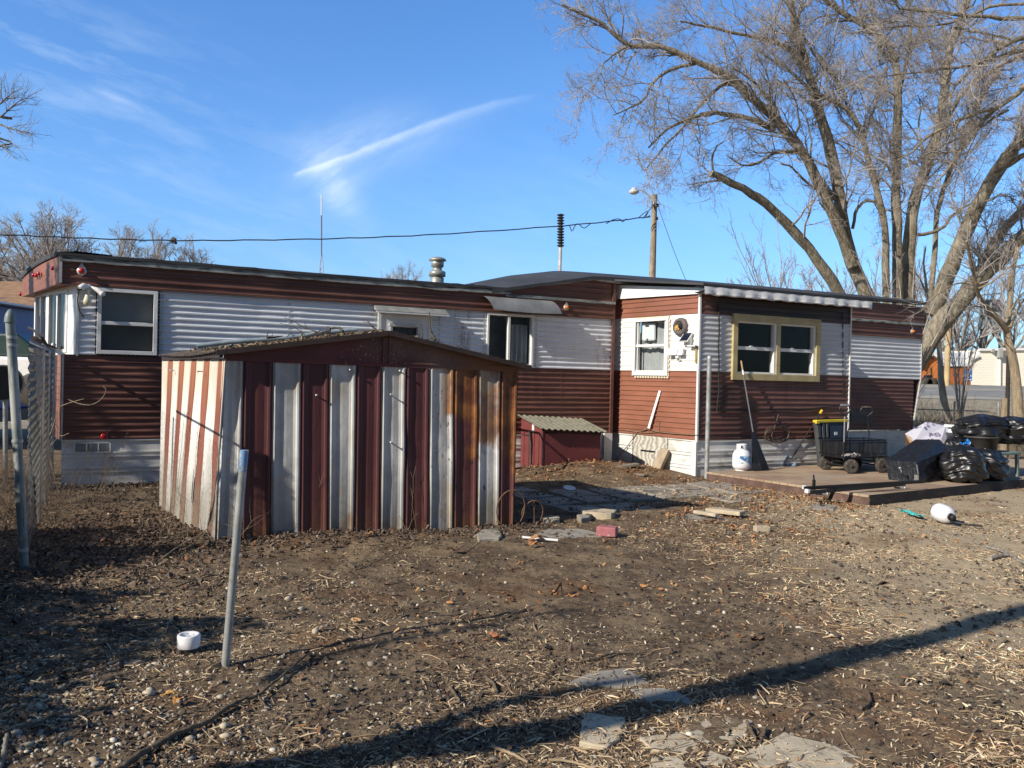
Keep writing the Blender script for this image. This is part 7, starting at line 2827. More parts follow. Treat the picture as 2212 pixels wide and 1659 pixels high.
# two young trunks at the right
def young(label, pts, widths, Y, forks, seed, m_b):
    rg = np.random.default_rng(seed)
    W = np.array([ond(p, Y) for p in pts])
    t = thing('young_tree', label, 'tree', W[0], 'young trees along the right fence')
    K = 26
    P = resample(W, K)
    R = np.interp(np.linspace(0, 1, K), np.linspace(0, 1, len(widths)), widths) * Y / FPX
    f = MB()
    f.tube(P, R, 10)
    f.build('trunk', m_b, t)
    allP = [(P, R, 10)]
    for fp, w0, w1 in forks:
        Wf = np.array([ond(p, Y - 0.2 * i) for i, p in enumerate(fp)])
        Pf = resample(Wf, 14)
        Rf = np.linspace(w0, w1, 14) * Y / FPX
        f = MB()
        f.tube(Pf, Rf, 8)
        f.build('limb', m_b, t)
        allP.append((Pf, Rf, 12))
    g_ = MB()
    for P_, R_r, n in allP:
        s, d, l, r_ = spawn(P_[None], R_r[None], n, rg, (0.5, 1.2), (0.5, 1.3), None, 0.35, 0.4, 0.15)
        P1, R1 = grow(s, d, l, np.clip(r_, 0.006, 0.016), rg, 5, 0.18, 0.05)
        s, d, l, r_ = spawn(P1, R1, 7, rg, (0.4, 1.0), (0.3, 0.7), l, 0.1, 0.7, 0.1)
        P2, R2 = grow(s, d, np.maximum(l, 0.15), np.full(len(s), 0.0046), rg, 4, 0.2, 0.04)
        g_.tubes(P1, R1, 4)
        g_.tubes(P2, R2, 3)
    g_.build('twig_crown', m_twigs, t)


m_pale = bark('pale_bark', (0.25, 0.22, 0.185), (0.42, 0.38, 0.32), 6)
m_tan = bark('tan_bark', (0.25, 0.195, 0.13), (0.42, 0.34, 0.235), 6)
young('slender pale grey young trunk just right of the home', [Z7(*p) for p in ((800, 1560), (760, 1430), (735, 1260), (722, 1150), (716, 1000), (706, 880), (690, 760), (665, 640), (625, 520), (605, 430), (590, 340), (575, 200), (560, 80), (580, -60))], [8.5, 7, 5.2, 4.6, 3.6, 2.6, 1.6], 28.0, [([Z7(*p) for p in ((665, 640), (600, 620), (520, 640))], 1.6, 0.6), ([Z7(*p) for p in ((605, 440), (540, 260), (450, 120), (360, 0))], 2.2, 1.0)], 71, m_pale)
young('thick tan young trunk forking at the right edge of the photo', [Z7(*p) for p in ((1450, 1620), (1440, 1450), (1430, 1280), (1412, 1100), (1390, 960), (1362, 860), (1345, 780), (1340, 700), (1350, 600), (1365, 480), (1385, 300), (1400, 120), (1440, -60))], [12, 10.5, 9, 8, 6.5, 5, 4], 18.6,
      [([Z7(*p) for p in ((1345, 740), (1290, 650), (1190, 540), (1110, 450), (1060, 350), (1040, 240), (1010, 120), (985, 0), (960, -120))], 6, 2.4),
       ([Z7(*p) for p in ((1340, 760), (1420, 560), (1470, 460), (1560, 380))], 3.5, 1.6), ([Z7(*p) for p in ((1360, 560), (1440, 420), (1530, 330))], 2.5, 1.2),
       ([Z7(*p) for p in ((1060, 330), (1200, 260), (1330, 150), (1470, 20))], 2.2, 1.2), ([Z7(*p) for p in ((1050, 300), (900, 270), (760, 330), (640, 420), (560, 520))], 2.0, 0.8)], 72, m_tan)

# branch of a tree standing off to the left, its tips in the upper left corner
lt = thing('street_tree', 'bare tree at the left whose thin branch tips reach into the upper left corner', 'tree', (-10.6, 9.4, 0))
f = MB()
LT = np.array([-10.6, 9.4, 0])
f.tube(resample(np.array([LT - HZ * 0.2, LT + np.array([0.1, 0.1, 2.2]), LT + np.array([0.2, 0.5, 4.2]), LT + np.array([0.5, 1.0, 7.5])]), 14), np.linspace(0.24, 0.09, 14), 10)
f.build('trunk', m_bark, lt)
rgL = np.random.default_rng(81)
g_ = MB()
f = MB()
for pts in ([(-330, 640), (-150, 590), (-60, 535), (0, 533), (60, 560), (100, 571), (150, 583), (200, 590), (232, 610)], [(-330, 640), (-160, 480), (-60, 430), (0, 385), (60, 330), (110, 290)], [(-160, 590), (-60, 620), (0, 690), (35, 700)], [(-150, 480), (-50, 470), (0, 480), (50, 440), (130, 370), (185, 345)]):
    # pixels of the upper-left crop (0,200) x1.8433
    W = np.array([ond(((x / 1.8433) * 0.5486 if True else x, ((y / 1.8433) + 200) * 0.5486), 12.0) for x, y in [(q[0], q[1]) for q in pts]])
    W[0] = LT + np.array([0.4, 0.8, 5.2])
    P = resample(W, 18)
    R = np.linspace(0.022, 0.004, 18)
    f.tube(P, R, 6)
    s, d, l, r_ = spawn(P[None], R[None], 15, rgL, (0.4, 0.9), (0.25, 0.6), None, 0.45, 0.5, 0.05)
    P1, R1 = grow(s, d, l, np.clip(r_, 0.004, 0.01), rgL, 5, 0.2, 0.03)
    s, d, l, r_ = spawn(P1, R1, 4, rgL, (0.4, 1.0), (0.3, 0.6), l, 0.1, 0.7, 0.05)
    P2, R2 = grow(s, d, np.maximum(l, 0.07), np.full(len(s), 0.0028), rgL, 4, 0.25, 0.02)
    g_.tubes(P1, R1, 4)
    g_.tubes(P2, R2, 3)
f.build('limb', m_bark, lt)
g_.build('twig_crown', m_twigs, lt)

# trees out of the picture on the sunny side: they cast the long shadows across the yard
SH_ = np.array([math.cos(SUN_AZ), math.sin(SUN_AZ), 0])


def off_tree(label, foot, pts, r0, r1, kids, seed):
    rg = np.random.default_rng(seed)
    foot = np.array([foot[0], foot[1], 0.0])
    t = thing('yard_tree', label, 'tree', foot, 'bare trees left of the photo')
    P = resample(np.array([foot + np.array(p) for p in pts]), 18)
    R = np.linspace(r0, r1, 18)
    f = MB()
    f.tube(P, R, 10)
    f.build('trunk', m_bark, t)
    s, d, l, r_ = spawn(P[None], R[None], kids, rg, (0.5, 1.0), (1.0, 2.6), None, 0.45, 0.4, 0.3)
    P1, R1 = grow(s, d, l, np.clip(r_, 0.012, 0.045), rg, 7, 0.15, 0.05)
    s, d, l, r_ = spawn(P1, R1, 6, rg, (0.4, 1.0), (0.3, 0.6), l, 0.1, 0.6, 0.1)
    P2, R2 = grow(s, d, l, np.clip(r_, 0.005, 0.012), rg, 4, 0.2, 0.05)
    f = MB()
    f.tubes(P1, R1, 5)
    f.tubes(P2, R2, 3)
    f.build('crown', m_twigs, t)


sh_px = lambda p, z=0.0: onz(p, z)
# broad shadow to the right: a slightly leaning trunk left of and behind the camera
A_, B_ = onz((640, 1650)), onz((2212, 1318))
dirS = (B_ - A_) / np.linalg.norm(B_ - A_)
kS = math.tan(SUN_EL)


def caster(p_shadow, dist):
    """the point 'dist' metres up-sun (ground distance) that shades p_shadow"""
    return np.array([p_shadow[0] - SH_[0] * dist, p_shadow[1] - SH_[1] * dist, p_shadow[2] + kS * dist])


def shadow_limb(mb, pix, dists, r0, r1, n=8):
    W = np.array([caster(onz(p), d) for p, d in zip(pix, dists)])
    P = resample(W, 16)
    mb.tube(P, np.linspace(r0, r1, 16), n)
    return P


t = thing('yard_tree', 'forked bare yard tree behind the viewer at the left, casting the broad shadow', 'tree', (-5.2, 0.8, 0), 'bare trees left of the photo')
f = MB()
W = np.array([(-5.2, 0.8, -0.2), (-5.1, 0.85, 0.6)] + [tuple(caster(onz(p), d)) for p, d in (((640, 1645), 5.2), ((1200, 1570), 6.3), ((1700, 1450), 7.4), ((2212, 1318), 8.6), ((2500, 1265), 9.5))])
P = resample(W, 22)
f.tube(P, np.interp(np.linspace(0, 1, 22), [0, 0.3, 1], [0.19, 0.13, 0.10]), 10)
f.build('trunk', m_bark, t)
f = MB()
P_a = shadow_limb(f, [(300, 1700), (560, 1650), (713, 1618), (900, 1572), (1100, 1512), (1311, 1476), (1420, 1460)], [5.0, 5.4, 5.8, 6.2, 6.6, 7.0, 7.3], 0.085, 0.03)
f.build('limb', m_bark, t)
f = MB()
P_b = shadow_limb(f, [(560, 1470), (713, 1410), (850, 1385), (1000, 1358), (1110, 1335), (1234, 1311)], [6.2, 6.5, 6.8, 7.1, 7.4, 7.8], 0.04, 0.014)
f.build('limb', m_bark, t)
rg = np.random.default_rng(91)
f = MB()
for P_ in (P_a, P_b, P[10:]):
    R_r = np.full(len(P_), 0.03)
    s, d, l, r_ = spawn(P_[None], R_r[None], 5, rg, (0.5, 1.0), (0.5, 1.2), None, 0.5, 0.4, 0.3)
    P1, R1 = grow(s, d, l, np.clip(r_, 0.006, 0.012), rg, 5, 0.15, 0.05)
    f.tubes(P1, R1, 4)
f.build('crown', m_twigs, t)
off_tree('leaning bare tree left of the photo shading the end of the home', (-14.2, 6.4), [(0, 0, -.2), (0.15, 0, 2.0), (0.5, 0.1, 4.5), (0.9, 0.3, 8.0)], 0.19, 0.08, 18, 92)
off_tree('straight bare tree left of the photo behind the fence', (-12.6, 6.6), [(0, 0, -.2), (0, 0.05, 2.0), (0.1, 0.0, 4.5), (0.2, 0.2, 8.0)], 0.12, 0.05, 22, 93)

# shadows of thin stems on the left end of the home and unseen evergreens added to shade the left foreground
def wall_caster(s, z, dist):
    return caster(hw(s, 0, z), dist)


t = thing('yard_tree', 'slim many stemmed bare tree left of the photo beside the fence', 'tree', (-12.0, 6.0, 0), 'bare trees left of the photo')
f = MB()
for k, (pts, r0) in enumerate((([(0.10, 1.85, 7.4), (0.30, 1.35, 7.0), (0.55, 0.95, 6.7), (0.85, 0.55, 6.4), (1.1, 0.1, 6.0)], 0.030), ([(1.35, 1.55, 7.2), (1.42, 1.1, 7.0), (1.50, 0.6, 6.7), (1.52, 0.0, 6.4)], 0.036), ([(1.9, 1.3, 7.0), (1.95, 0.8, 6.8), (2.0, 0.2, 6.5)], 0.020), ([(0.8, 0.95, 6.8), (1.3, 0.75, 6.7), (2.1, 0.45, 6.5)], 0.010), ([(1.1, 0.2, 6.0), (0.4, 0.3, 6.2), (-0.2, 0.35, 6.4)], 0.05))):
    W = np.array([wall_caster(*q) for q in pts])
    f.tube(resample(W, 12), np.linspace(r0, r0 * 0.9, 12), 7)
    if k < 3:
        e = W[-1]
        f.tube([e, (e[0] * 0.6 - 12.0 * 0.4, e[1] * 0.6 + 6.0 * 0.4, e[2] * 0.5), (-12.0, 6.0, 0.0)], [r0, r0 * 1.4, r0 * 1.8], 7)
f.build('trunk', m_bark, t)
hg = thing('shade_hedge', 'unseen dense evergreen row added at the left to shade the left foreground', 'shade_hedge', (-5.3, 2.0, 0))
rg = np.random.default_rng(97)
n = 30000
u, v, w = rg.random(n), rg.normal(0, 0.32, n), rg.random(n) ** 0.85
H0, H1 = np.array([-4.3, -1.2, 0]), np.array([-6.6, 6.8, 0])
hd_ = (H1 - H0) / np.linalg.norm(H1 - H0)
hn_ = np.array([hd_[1], -hd_[0], 0])
top_h = 2.2 + 0.30 * np.sin(u * 17) + 0.2 * np.sin(u * 41 + 1) - 0.45 * np.clip((u - 0.62) * 5, 0, 1)
C = H0 + (H1 - H0) * u[:, None] + hn_ * (v * (1.15 - 0.6 * w))[:, None] + HZ * (w * top_h)[:, None]
A1 = norm(rg.normal(0, 1, (n, 3)))
A2 = norm(np.cross(A1, rg.normal(0, 1, (n, 3))))
sz_ = rg.uniform(0.03, 0.075, n)[:, None]
V = np.stack([C - A1 * sz_, C - A2 * sz_ * 0.5, C + A1 * sz_, C + A2 * sz_ * 0.5], 1).reshape(-1, 3)
f = MB()
f.add(V, np.arange(4 * n).reshape(-1, 4))
f.build('foliage', mat('evergreen', (0.035, 0.055, 0.025), 0.8, 0.3, 3), hg)
f = MB()
for q in np.linspace(0.05, 0.95, 9):
    P = H0 + (H1 - H0) * q
    f.tube([P, P + HZ * 1.3], [0.05, 0.02], 6)
f.build('trunk', m_bark, hg)

# ------------------------------------------------------------------ chain-link fence on the left
def chain_link(mb, A, B, z0, z1, sp=0.055, r=0.0029, seed=0, bulge=0.0):
    A, B = np.asarray(A, float), np.asarray(B, float)
    L = np.linalg.norm(B - A)
    d = (B - A) / L
    n_ = np.array([d[1], -d[0], 0])
    n = int(L / sp)
    m = int((z1 - z0) / (sp * 0.75))
    Ps = []
    for k in range(n):
        row = []
        for j in range(m + 1):
            x = k * sp + (sp if (j + 0) % 2 else 0.0) * 0.98 + 0.0
            z = z0 + (z1 - z0) * j / m
            row.append(A + d * x + HZ * z + n_ * (0.006 * (1 if j % 2 else -1) + bulge * math.sin(x * 2.1 + z) * math.sin(z * 1.7)))
        Ps.append(row)
    Ps = np.array(Ps)
    mb.tubes(Ps, np.full(Ps.shape[:2], r), 3)
    # knuckled tops
    tp = Ps[:, -1]
    K = np.stack([tp, tp + HZ * 0.03 + d * 0.008, tp + HZ * 0.036 - d * 0.006, tp + HZ * 0.012 - d * 0.008], 1)
    mb.tubes(K, np.full(K.shape[:2], r), 3)


fence_g = 'chain link fence along the left side'
PA = gp((52, 1226))
PB = np.array([-6.15, 10.85, 0.0])
cf = thing('chain_link_fence', 'tall chain link fence running back to the left corner of the home', 'fence', PA)
m_gpost = mat('green_grey_post', (0.17, 0.20, 0.19), 0.55, 0.22, 7, metal=0.15, stain=[((0.42, 0.42, 0.39), (5, 5, 1.3), 0.50, 0.60), ((0.30, 0.16, 0.08), (7, 7, 7), 0.68, 0.74)])
m_mesh = mat('weathered_wire', (0.22, 0.22, 0.21), 0.55, 0.3, 9, metal=0.3)
top_ = onplane(Z1(62, 478), PA, np.array([0, -1.0, 0]))
f = MB()
f.tube([PA - HZ * 0.2, PA, PA + (top_ - PA) * 0.5, top_ - HZ * 0.10], 0.036, 14)
f.lathe(top_ - HZ * 0.11, [(0.044, 0), (0.044, 0.03), (0.040, 0.05), (0.036, 0.07), (0.02, 0.10), (0.0, 0.112)], 16)
f.build('post', m_gpost, cf)
for k, q in enumerate((0.86, 0.89, 0.49, 0.07)):
    f = MB()
    c_ = PA + (top_ - PA) * q
    f.lathe(c_, [(0.041, -0.013), (0.042, 0.0), (0.041, 0.013)], 16)
    f.build('brace_band', m_galv, cf)
f = MB()
chain_link(f, PA + (PB - PA) * 0.015, PB, 0.05, 1.84, bulge=0.006)
f.build('mesh', m_mesh, cf)
for q, h in ((0.45, 1.86), (0.72, 1.84), (1.0, 1.95)):
    f = MB()
    c_ = PA + (PB - PA) * q
    f.tube([c_ - HZ * 0.1, c_ + HZ * h], 0.026, 10)
    f.lathe(c_ + HZ * h, [(0.03, -0.02), (0.03, 0.01), (0.0, 0.035)], 12)
    f.build('post', m_galv, cf)
f = MB()
a0 = ond(LF(548, 1045), 9.0)
a1 = ond(LF(830, 1205), 12.2)
f.tube([a0, a0 * 0.5 + a1 * 0.5 + HZ * 0.01, a1], 0.026, 12)
f.build('top_rail', mat('rusty_rail', (0.12, 0.065, 0.045), 0.75, 0.3, 14), cf)
f = MB()
f.tube([ond(LF(640, 965), 9.6), ond(LF(700, 1060), 9.6), ond(LF(760, 1150), 9.8), ond(LF(945, 1212), 10.2)], [0.018, 0.02, 0.016, 0.008], 8)
f.build('loose_rod', m_twig, cf)
# the fence's other run, out of the photo to the left: its rail and mesh shade the foot of the shed
PC = PA + np.array([-4.9, -1.93, 0])
cf2 = thing('chain_link_fence', 'second run of chain link fence going left from the tall capped post', 'fence', (PA + PC) / 2)
f = MB()
chain_link(f, PC, PA - (PA - PC) * 0.075, 0.05, 1.84)
f.build('mesh', m_mesh, cf2)
f = MB()
f.tube([PC + HZ * 2.02, PA - (PA - PC) * 0.07 + HZ * 1.98], 0.026, 10)
f.build('top_rail', m_galv, cf2)
f = MB()
f.tube([PC - HZ * 0.1, PC + HZ * 2.06], 0.036, 12)
f.build('post', m_gpost, cf2)
f = MB()
f.tube([PA + (PB - PA) * 0.01 + HZ * 1.965, PA + (PB - PA) * 0.42 + HZ * 1.97], 0.012, 8)
f.build('top_wire', m_galv, cf)

# weeds and vines along the fence
m_weed = mat('dry_weed', (0.30, 0.225, 0.14), 0.95, 0.25, 3)
m_brush = mat('dark_brush', (0.135, 0.095, 0.062), 0.95, 0.3, 3)
def weeds(label, spots, seed, h=(0.3, 0.9), n=5, r=0.0028, m=None):
    rg = np.random.default_rng(seed)
    f = MB()
    for (x, y) in spots:
        k = n
        S = np.stack([x + rg.normal(0, 0.05, k), y + rg.normal(0, 0.05, k), hG(x, y) + np.zeros(k)], 1)
        D = norm(np.stack([rg.normal(0, 0.35, k), rg.normal(0, 0.35, k), np.ones(k)], 1))
        P, R = grow(S, D, rg.uniform(h[0], h[1], k), np.full(k, r), rg, 6, 0.16, 0.0, 0.5)
        f.tubes(P, R, 3)
        s, d, l, r_ = spawn(P, R, 3, rg, (0.4, 1.0), (0.1, 0.3), None, 0.3, 0.7, 0.1)
        P1, R1 = grow(s, d, l, np.full(len(s), r * 0.7), rg, 3, 0.2, 0.0)
        f.tubes(P1, R1, 3)
    o = f.build('dry_weeds', m or m_weed)
    return tag(o, label, 'weeds', None, 'stuff')


rg = np.random.default_rng(55)
sp_ = [PA + (PB - PA) * rg.uniform(0, 1.0) + np.array([rg.uniform(-0.9, 0.1), 0, 0]) for _ in range(60)]
weeds('dry brown weeds growing through the chain link fence', [(p[0], p[1]) for p in sp_], 1, (0.2, 0.8), 4, 0.0025, m_brush)
sp_ = [(-5.5 + rg.uniform(-1.5, 1.0), rg.uniform(6.0, 11)) for _ in range(40)]
weeds('dry brush behind the fence at the left edge', sp_, 2, (0.2, 0.9), 5, 0.0028, m_brush)
sp_ = [onz(Z2(*p)) for p in ((1100, 1230), (1010, 1245), (1160, 1215), (960, 1250), (560, 1300), (200, 1260), (260, 1280), (340, 1310), (150, 1240), (1480, 1230))]
weeds('thin leafless weed stalks at the foot of the shed wall', [(p[0], p[1] - 0.06) for p in sp_], 3, (0.15, 0.75), 3, 0.0022)
f = MB()
for pts, r0 in (([(360, 1055), (430, 1030), (500, 1010)], 0.006), ([(405, 1015), (470, 1040), (540, 1047), (600, 1015), (630, 960), (610, 935)], 0.006), ([(330, 1170), (360, 1230), (410, 1215)], 0.006), ([(330, 1500), (300, 1380), (260, 1240), (290, 1290), (345, 1240)], 0.007), ([(230, 1490), (250, 1340), (310, 1190), (340, 1080)], 0.008), ([(215, 1560), (235, 1400), (262, 1290)], 0.007), ([(590, 1590), (610, 1545), (635, 1510)], 0.004)):
    W = np.array([ond(Z1(*p), 10.3) for p in pts])
    P = resample(W, 12)
    f.tube(P, np.linspace(r0, r0 * 0.5, 12), 5)
o = f.build('vine', mat('straw_vine', (0.34, 0.27, 0.17), 0.9, 0.2))
tag(o, 'straw coloured vine stems climbing between the fence end and the home', 'vine')

# ------------------------------------------------------------------ beyond the fence, left
hs_ = thing('house', 'neighbouring house with a brown shingle roof and white eaves beyond the fence', 'house', (-19.5, 30, 0))
m_shing = mat('brown_shingles', (0.29, 0.165, 0.085), 0.9, 0.2, 3, bump=0.4, bscale=14, stain=((0.17, 0.10, 0.06), (1.2, 1.2, 8), 0.5, 0.66))
r0, r1 = ond(Z1(-30, 478), 27), ond(Z1(420, 492), 27)
r2, r3 = ond(Z1(420, 318), 31.5), ond(Z1(-80, 312), 31.5)
f = MB()
f.prism([r0, r1, r2, r3], (0, 0, -0.12))
f.build('roof', m_shing, hs_)
f = MB()
f.prism([r0 + HZ * 0.02, r1 + HZ * 0.02, r1 - HZ * 0.24, r0 - HZ * 0.24], (0, -0.05, 0))
f.build('eave_board', m_frame, hs_)
f = MB()
f.prism([(r0[0], 27.6, 0), (r1[0], 27.6, 0), (r1[0], 27.6, r1[2] - 0.13), (r0[0], 27.6, r0[2] - 0.13)], (0, 4, 0))
f.build('wall', mat('beige_wall', (0.40, 0.38, 0.34), 0.8, 0.1, 2), hs_)
f = MB()
g0, g1, g2 = ond(Z1(55, 490), 25.6), ond(Z1(180, 515), 25.6), ond(Z1(80, 600), 25.6)
g3 = ond(Z1(-100, 600), 25.6)
g4 = ond(Z1(-100, 488), 25.6)
f.prism([g4, g0, g1, g2, g3], (0, 0.9, 0))
f.build('dark_eave_panel', mat('blue_black_panel', (0.018, 0.022, 0.030), 0.8, 0.2), hs_)  # dark flat block set below the eave
tk = thing('box_truck', 'blue box truck with a white roof parked behind the fence post at the left', 'truck', (-12.6, 18, 0))
q = ond(Z1(38, 560), 18.0)
f = MB()
f.box((q[0] - 5.0, 17.0, 0.7), (q[0], 19.2, ond(Z1(20, 458), 18)[2]))
f.build('cargo_box', mat('truck_blue', (0.030, 0.075, 0.26), 0.4, 0.06), tk, bevel=0.03)
f = MB()
f.box((q[0] - 5.02, 16.96, ond(Z1(20, 458), 18)[2]), (q[0] + 0.3, 19.24, ond(Z1(20, 446), 18)[2]))
f.build('roof', m_frame, tk)
f = MB()
f.box((q[0] - 5.0, 17.1, 0.45), (q[0] + 0.3, 19.1, 0.7))
f.build('chassis', m_blackm, tk)
for x_ in (q[0] - 0.7, q[0] - 4.2):
    f = MB()
    f.lathe((x_, 17.0, 0.42), [(0.25, -0.1), (0.42, -0.09), (0.42, 0.12), (0.2, 0.13)], 20, ax=(0, 1, 0))
    f.build('wheel', m_tire, tk)
f = MB()
c_ = ond(Z1(22, 672), 16.9)
f.lathe(c_, [(0.05, -0.03), (0.06, 0), (0.05, 0.03)], 10, ax=(0, 1, 0))
f.build('marker_lamp', m_amber, tk)
cr = thing('parked_car', 'low white and green parked car glimpsed through the fence mesh', 'car', ond(Z1(90, 830), 15.5) * np.array([1, 1, 0]))
c_ = ond(Z1(110, 760), 15.5)
zc = c_[2]
f = MB()
f.prism([(c_[0] - 3.2, 15, zc - 0.65), (c_[0] + 1.3, 15, zc - 0.65), (c_[0] + 1.35, 15, zc - 0.25), (c_[0] + 1.1, 15, zc - 0.02), (c_[0] - 3.1, 15, zc + 0.02)], (0, 1.7, 0))
f.build('body', m_frame, cr, bevel=0.05)
f = MB()
f.prism([(c_[0] - 2.8, 15.1, zc), (c_[0] + 0.75, 15.1, zc), (c_[0] + 0.2, 15.1, zc + 0.42), (c_[0] - 2.2, 15.1, zc + 0.42)], (0, 1.5, 0))
f.build('cabin', mat('teal_glass', (0.03, 0.055, 0.052), 0.2, 0.1), cr, bevel=0.04)
for dx in (-2.4, 0.6):
    f = MB()
    f.lathe((c_[0] + dx, 14.98, zc - 0.62), [(0.2, -0.02), (0.32, 0), (0.32, 0.2), (0.2, 0.2)], 20, ax=(0, 1, 0))
    f.build('wheel', m_tire, cr)
f = MB()
f.box((c_[0] + 1.0, 14.96, zc - 0.30), (c_[0] + 1.3, 15.0, zc - 0.18))
f.box((c_[0] - 0.9, 14.96, zc - 0.28), (c_[0] - 0.6, 15.0, zc - 0.2))
f.build('tail_light', m_red, cr)
dsk = thing('dish', 'large dark round dish with a pale rim behind the fence at the left edge', 'dish', ond(Z1(20, 1080), 10.5))
c_ = ond(Z1(15, 915), 10.5)
f = MB()
f.lathe(c_, [(0.0, 0.06), (0.12, 0.045), (0.20, 0.01), (0.235, -0.03)], 32, ax=(-0.5, 0.8, 0.2))
f.build('bowl', mat('dark_dish', (0.03, 0.032, 0.033), 0.7, 0.3), dsk)
f = MB()
P = []
ax_ = norm(np.array([[-0.5, 0.8, 0.2]]))[0]
a_ = norm(np.cross(ax_, HZ)[None])[0]
b_ = np.cross(ax_, a_)
f.tube([c_ - ax_ * 0.03 + 0.235 * (math.cos(k / 32 * 6.2832) * a_ + math.sin(k / 32 * 6.2832) * b_) for k in range(33)], 0.012, 6, cap=False)
f.build('rim', mat('pale_rim', (0.32, 0.33, 0.32), 0.5), dsk)
f = MB()
f.tube([(c_[0], c_[1] + 0.1, 0), c_ + np.array([0, 0.06, 0])], 0.03, 8)
f.build('mast', m_galv, dsk)

# ------------------------------------------------------------------ utility pole, wires, siren, mast
UP = ond((1409, 600), 30.0)
ut = ond((1414.5, 420), 30.0)
up_ = thing('utility_pole', 'wooden utility pole with a curved street light arm behind the home', 'pole', (UP[0] - 0.1, 30.0, float(hG(UP[0], 30))))
f = MB()
bx0 = UP + (UP - ut) / (ut[2] - UP[2]) * (UP[2] - float(hG(UP[0], 30)))
f.tube([bx0, UP, ut], [0.15, 0.125, 0.095], 12)
f.build('pole_shaft', mat('grey_pole_wood', (0.30, 0.245, 0.175), 0.9, 0.22, 5, stain=((0.17, 0.13, 0.09), (12, 12, 1), 0.5, 0.65)), up_)
f = MB()
arm = [ond(B5(*p), 29.6) for p in ((1900, 145), (1898, 125), (1875, 100), (1845, 75), (1822, 64), (1805, 68))]
f.tube(resample(np.array(arm), 14), 0.028, 8)
f.tube([ond(B5(*p), 29.6) for p in ((1893, 185), (1872, 150), (1850, 105), (1835, 80))], 0.012, 6)
f.tube([ond(B5(*p), 29.6) for p in ((1874, 112), (1873, 148))], 0.012, 6)
f.build('arm', m_alum, up_)
f = MB()
c_ = ond(B5(1792, 76), 29.6)
f.lathe(c_, [(0.0, -0.10), (0.10, -0.09), (0.20, -0.02), (0.17, 0.04), (0.10, 0.07), (0.09, 0.14), (0.05, 0.15), (0, 0.16)], 18)
f.build('lamp_head', mat('pale_lamp_head', (0.52, 0.52, 0.50), 0.4, 0.1), up_)
f = MB()
for x, y in ((1920, 150), (1898, 150), (1916, 222)):
    f.lathe(ond(B5(x, y), 29.8), [(0.0, -0.07), (0.055, -0.05), (0.055, 0.05), (0, 0.07)], 10)
f.build('insulator', m_black, up_)


def wire(label, pts, r, name='power_line', wob=0.0, extra=()):
    f = MB()
    P = resample(np.array(pts), 60)
    if wob:
        P = P + np.stack([np.zeros(60), np.zeros(60), wob * np.sin(np.arange(60) * 1.9)], 1)
    f.tube(P, r, 5)
    for e in extra:
        f.tube(resample(np.array(e), 12), r * 0.8, 5)
    o = f.build(name, m_wire)
    tag(o, label, 'cable', 'overhead cables')


pA = [(-150, 503), (0, 507), (120, 512), (240, 516.5), (370, 519.5), (520, 519), (700, 516), (850, 511), (1000, 503), (1200, 489), (1320, 478), (1405, 468)]
wire('twisted black service cable sagging across the sky to the pole', [ond(p, 24 + 5.7 * (p[0] + 150) / 1555) for p in pA], 0.021, wob=0.012,
     extra=([ond(B5(*p), 29.3) for p in ((1440, 258), (1455, 292), (1470, 262), (1490, 250), (1520, 275), (1560, 245))], [ond(B5(*p), 29.4) for p in ((1640, 250), (1680, 228), (1715, 225), (1730, 240), (1750, 222))], [ond(B5(*p), 29.5) for p in ((1840, 222), (1865, 190), (1895, 150))], [ond(B5(*p), 29.5) for p in ((1820, 215), (1850, 190), (1870, 185), (1855, 215), (1880, 205))]))
wire('thin guy wire slanting down to the right from the pole', [ond(B5(*p), 30) for p in ((1920, 150), (1960, 260), (2010, 400), (2075, 560))], 0.010)
wire('thin cable reaching the left roof corner of the home', [ond(Z1(-160, 245), 12.6), ond(Z1(0, 275), 12.7), ond(Z1(60, 285), 12.8), hw(-0.63, -1.78, 3.02)], 0.009)
sr = thing('siren', 'tall pole topped by a dark stack of round siren plates', 'siren', (ond((1210, 600), 55)[0], 55, float(hG(5, 55))))
f = MB()
f.tube([(ond((1210, 600), 55)[0], 55, float(hG(5, 55))), ond((1209.5, 575), 55), ond((1211, 530), 55)], 0.11, 10)
f.build('mast', mat('rusty_white_mast', (0.50, 0.46, 0.42), 0.7, 0.15, 3, stain=((0.36, 0.16, 0.08), (5, 5, 2), 0.5, 0.62)), sr)
f = MB()
a_, b_ = ond((1211, 531), 55), ond((1211, 465), 55)
m_sir = mat('siren_dark', (0.035, 0.038, 0.036), 0.6, 0.2)
for k in range(12):
    c_ = a_ + (b_ - a_) * k / 11
    f = MB()
    f.lathe(c_, [(0.08, -0.09), (0.16, -0.06), (0.25, 0.01), (0.265, 0.03), (0.25, 0.04), (0.10, 0.05), (0.08, 0.1)], 18)
    f.build('siren_plate', m_sir, sr)
f = MB()
f.tube([a_ - HZ * 0.1, b_ + HZ * 0.05], 0.13, 10)
f.build('siren_core', m_sir, sr)
mt = thing('radio_mast', 'thin lattice radio mast with a white whip aerial behind the home', 'mast', (ond((694.5, 600), 60)[0], 60, float(hG(-13, 60))))
f = MB()
c0_ = np.array([ond((694.5, 600), 60)[0], 60.0, float(hG(-13, 60))])
t0_ = ond((694.5, 553), 60)
w_ = 0.17
for k in range(3):
    an_ = k * 2.094
    o_ = np.array([w_ * math.cos(an_), w_ * math.sin(an_), 0])
    f.tube([c0_ + o_, np.array([t0_[0], 60, t0_[2] - 0.8]) + o_, t0_ + HZ * 0.3], 0.022, 5)
zz = np.arange(c0_[2], t0_[2] - 0.9, 0.34)
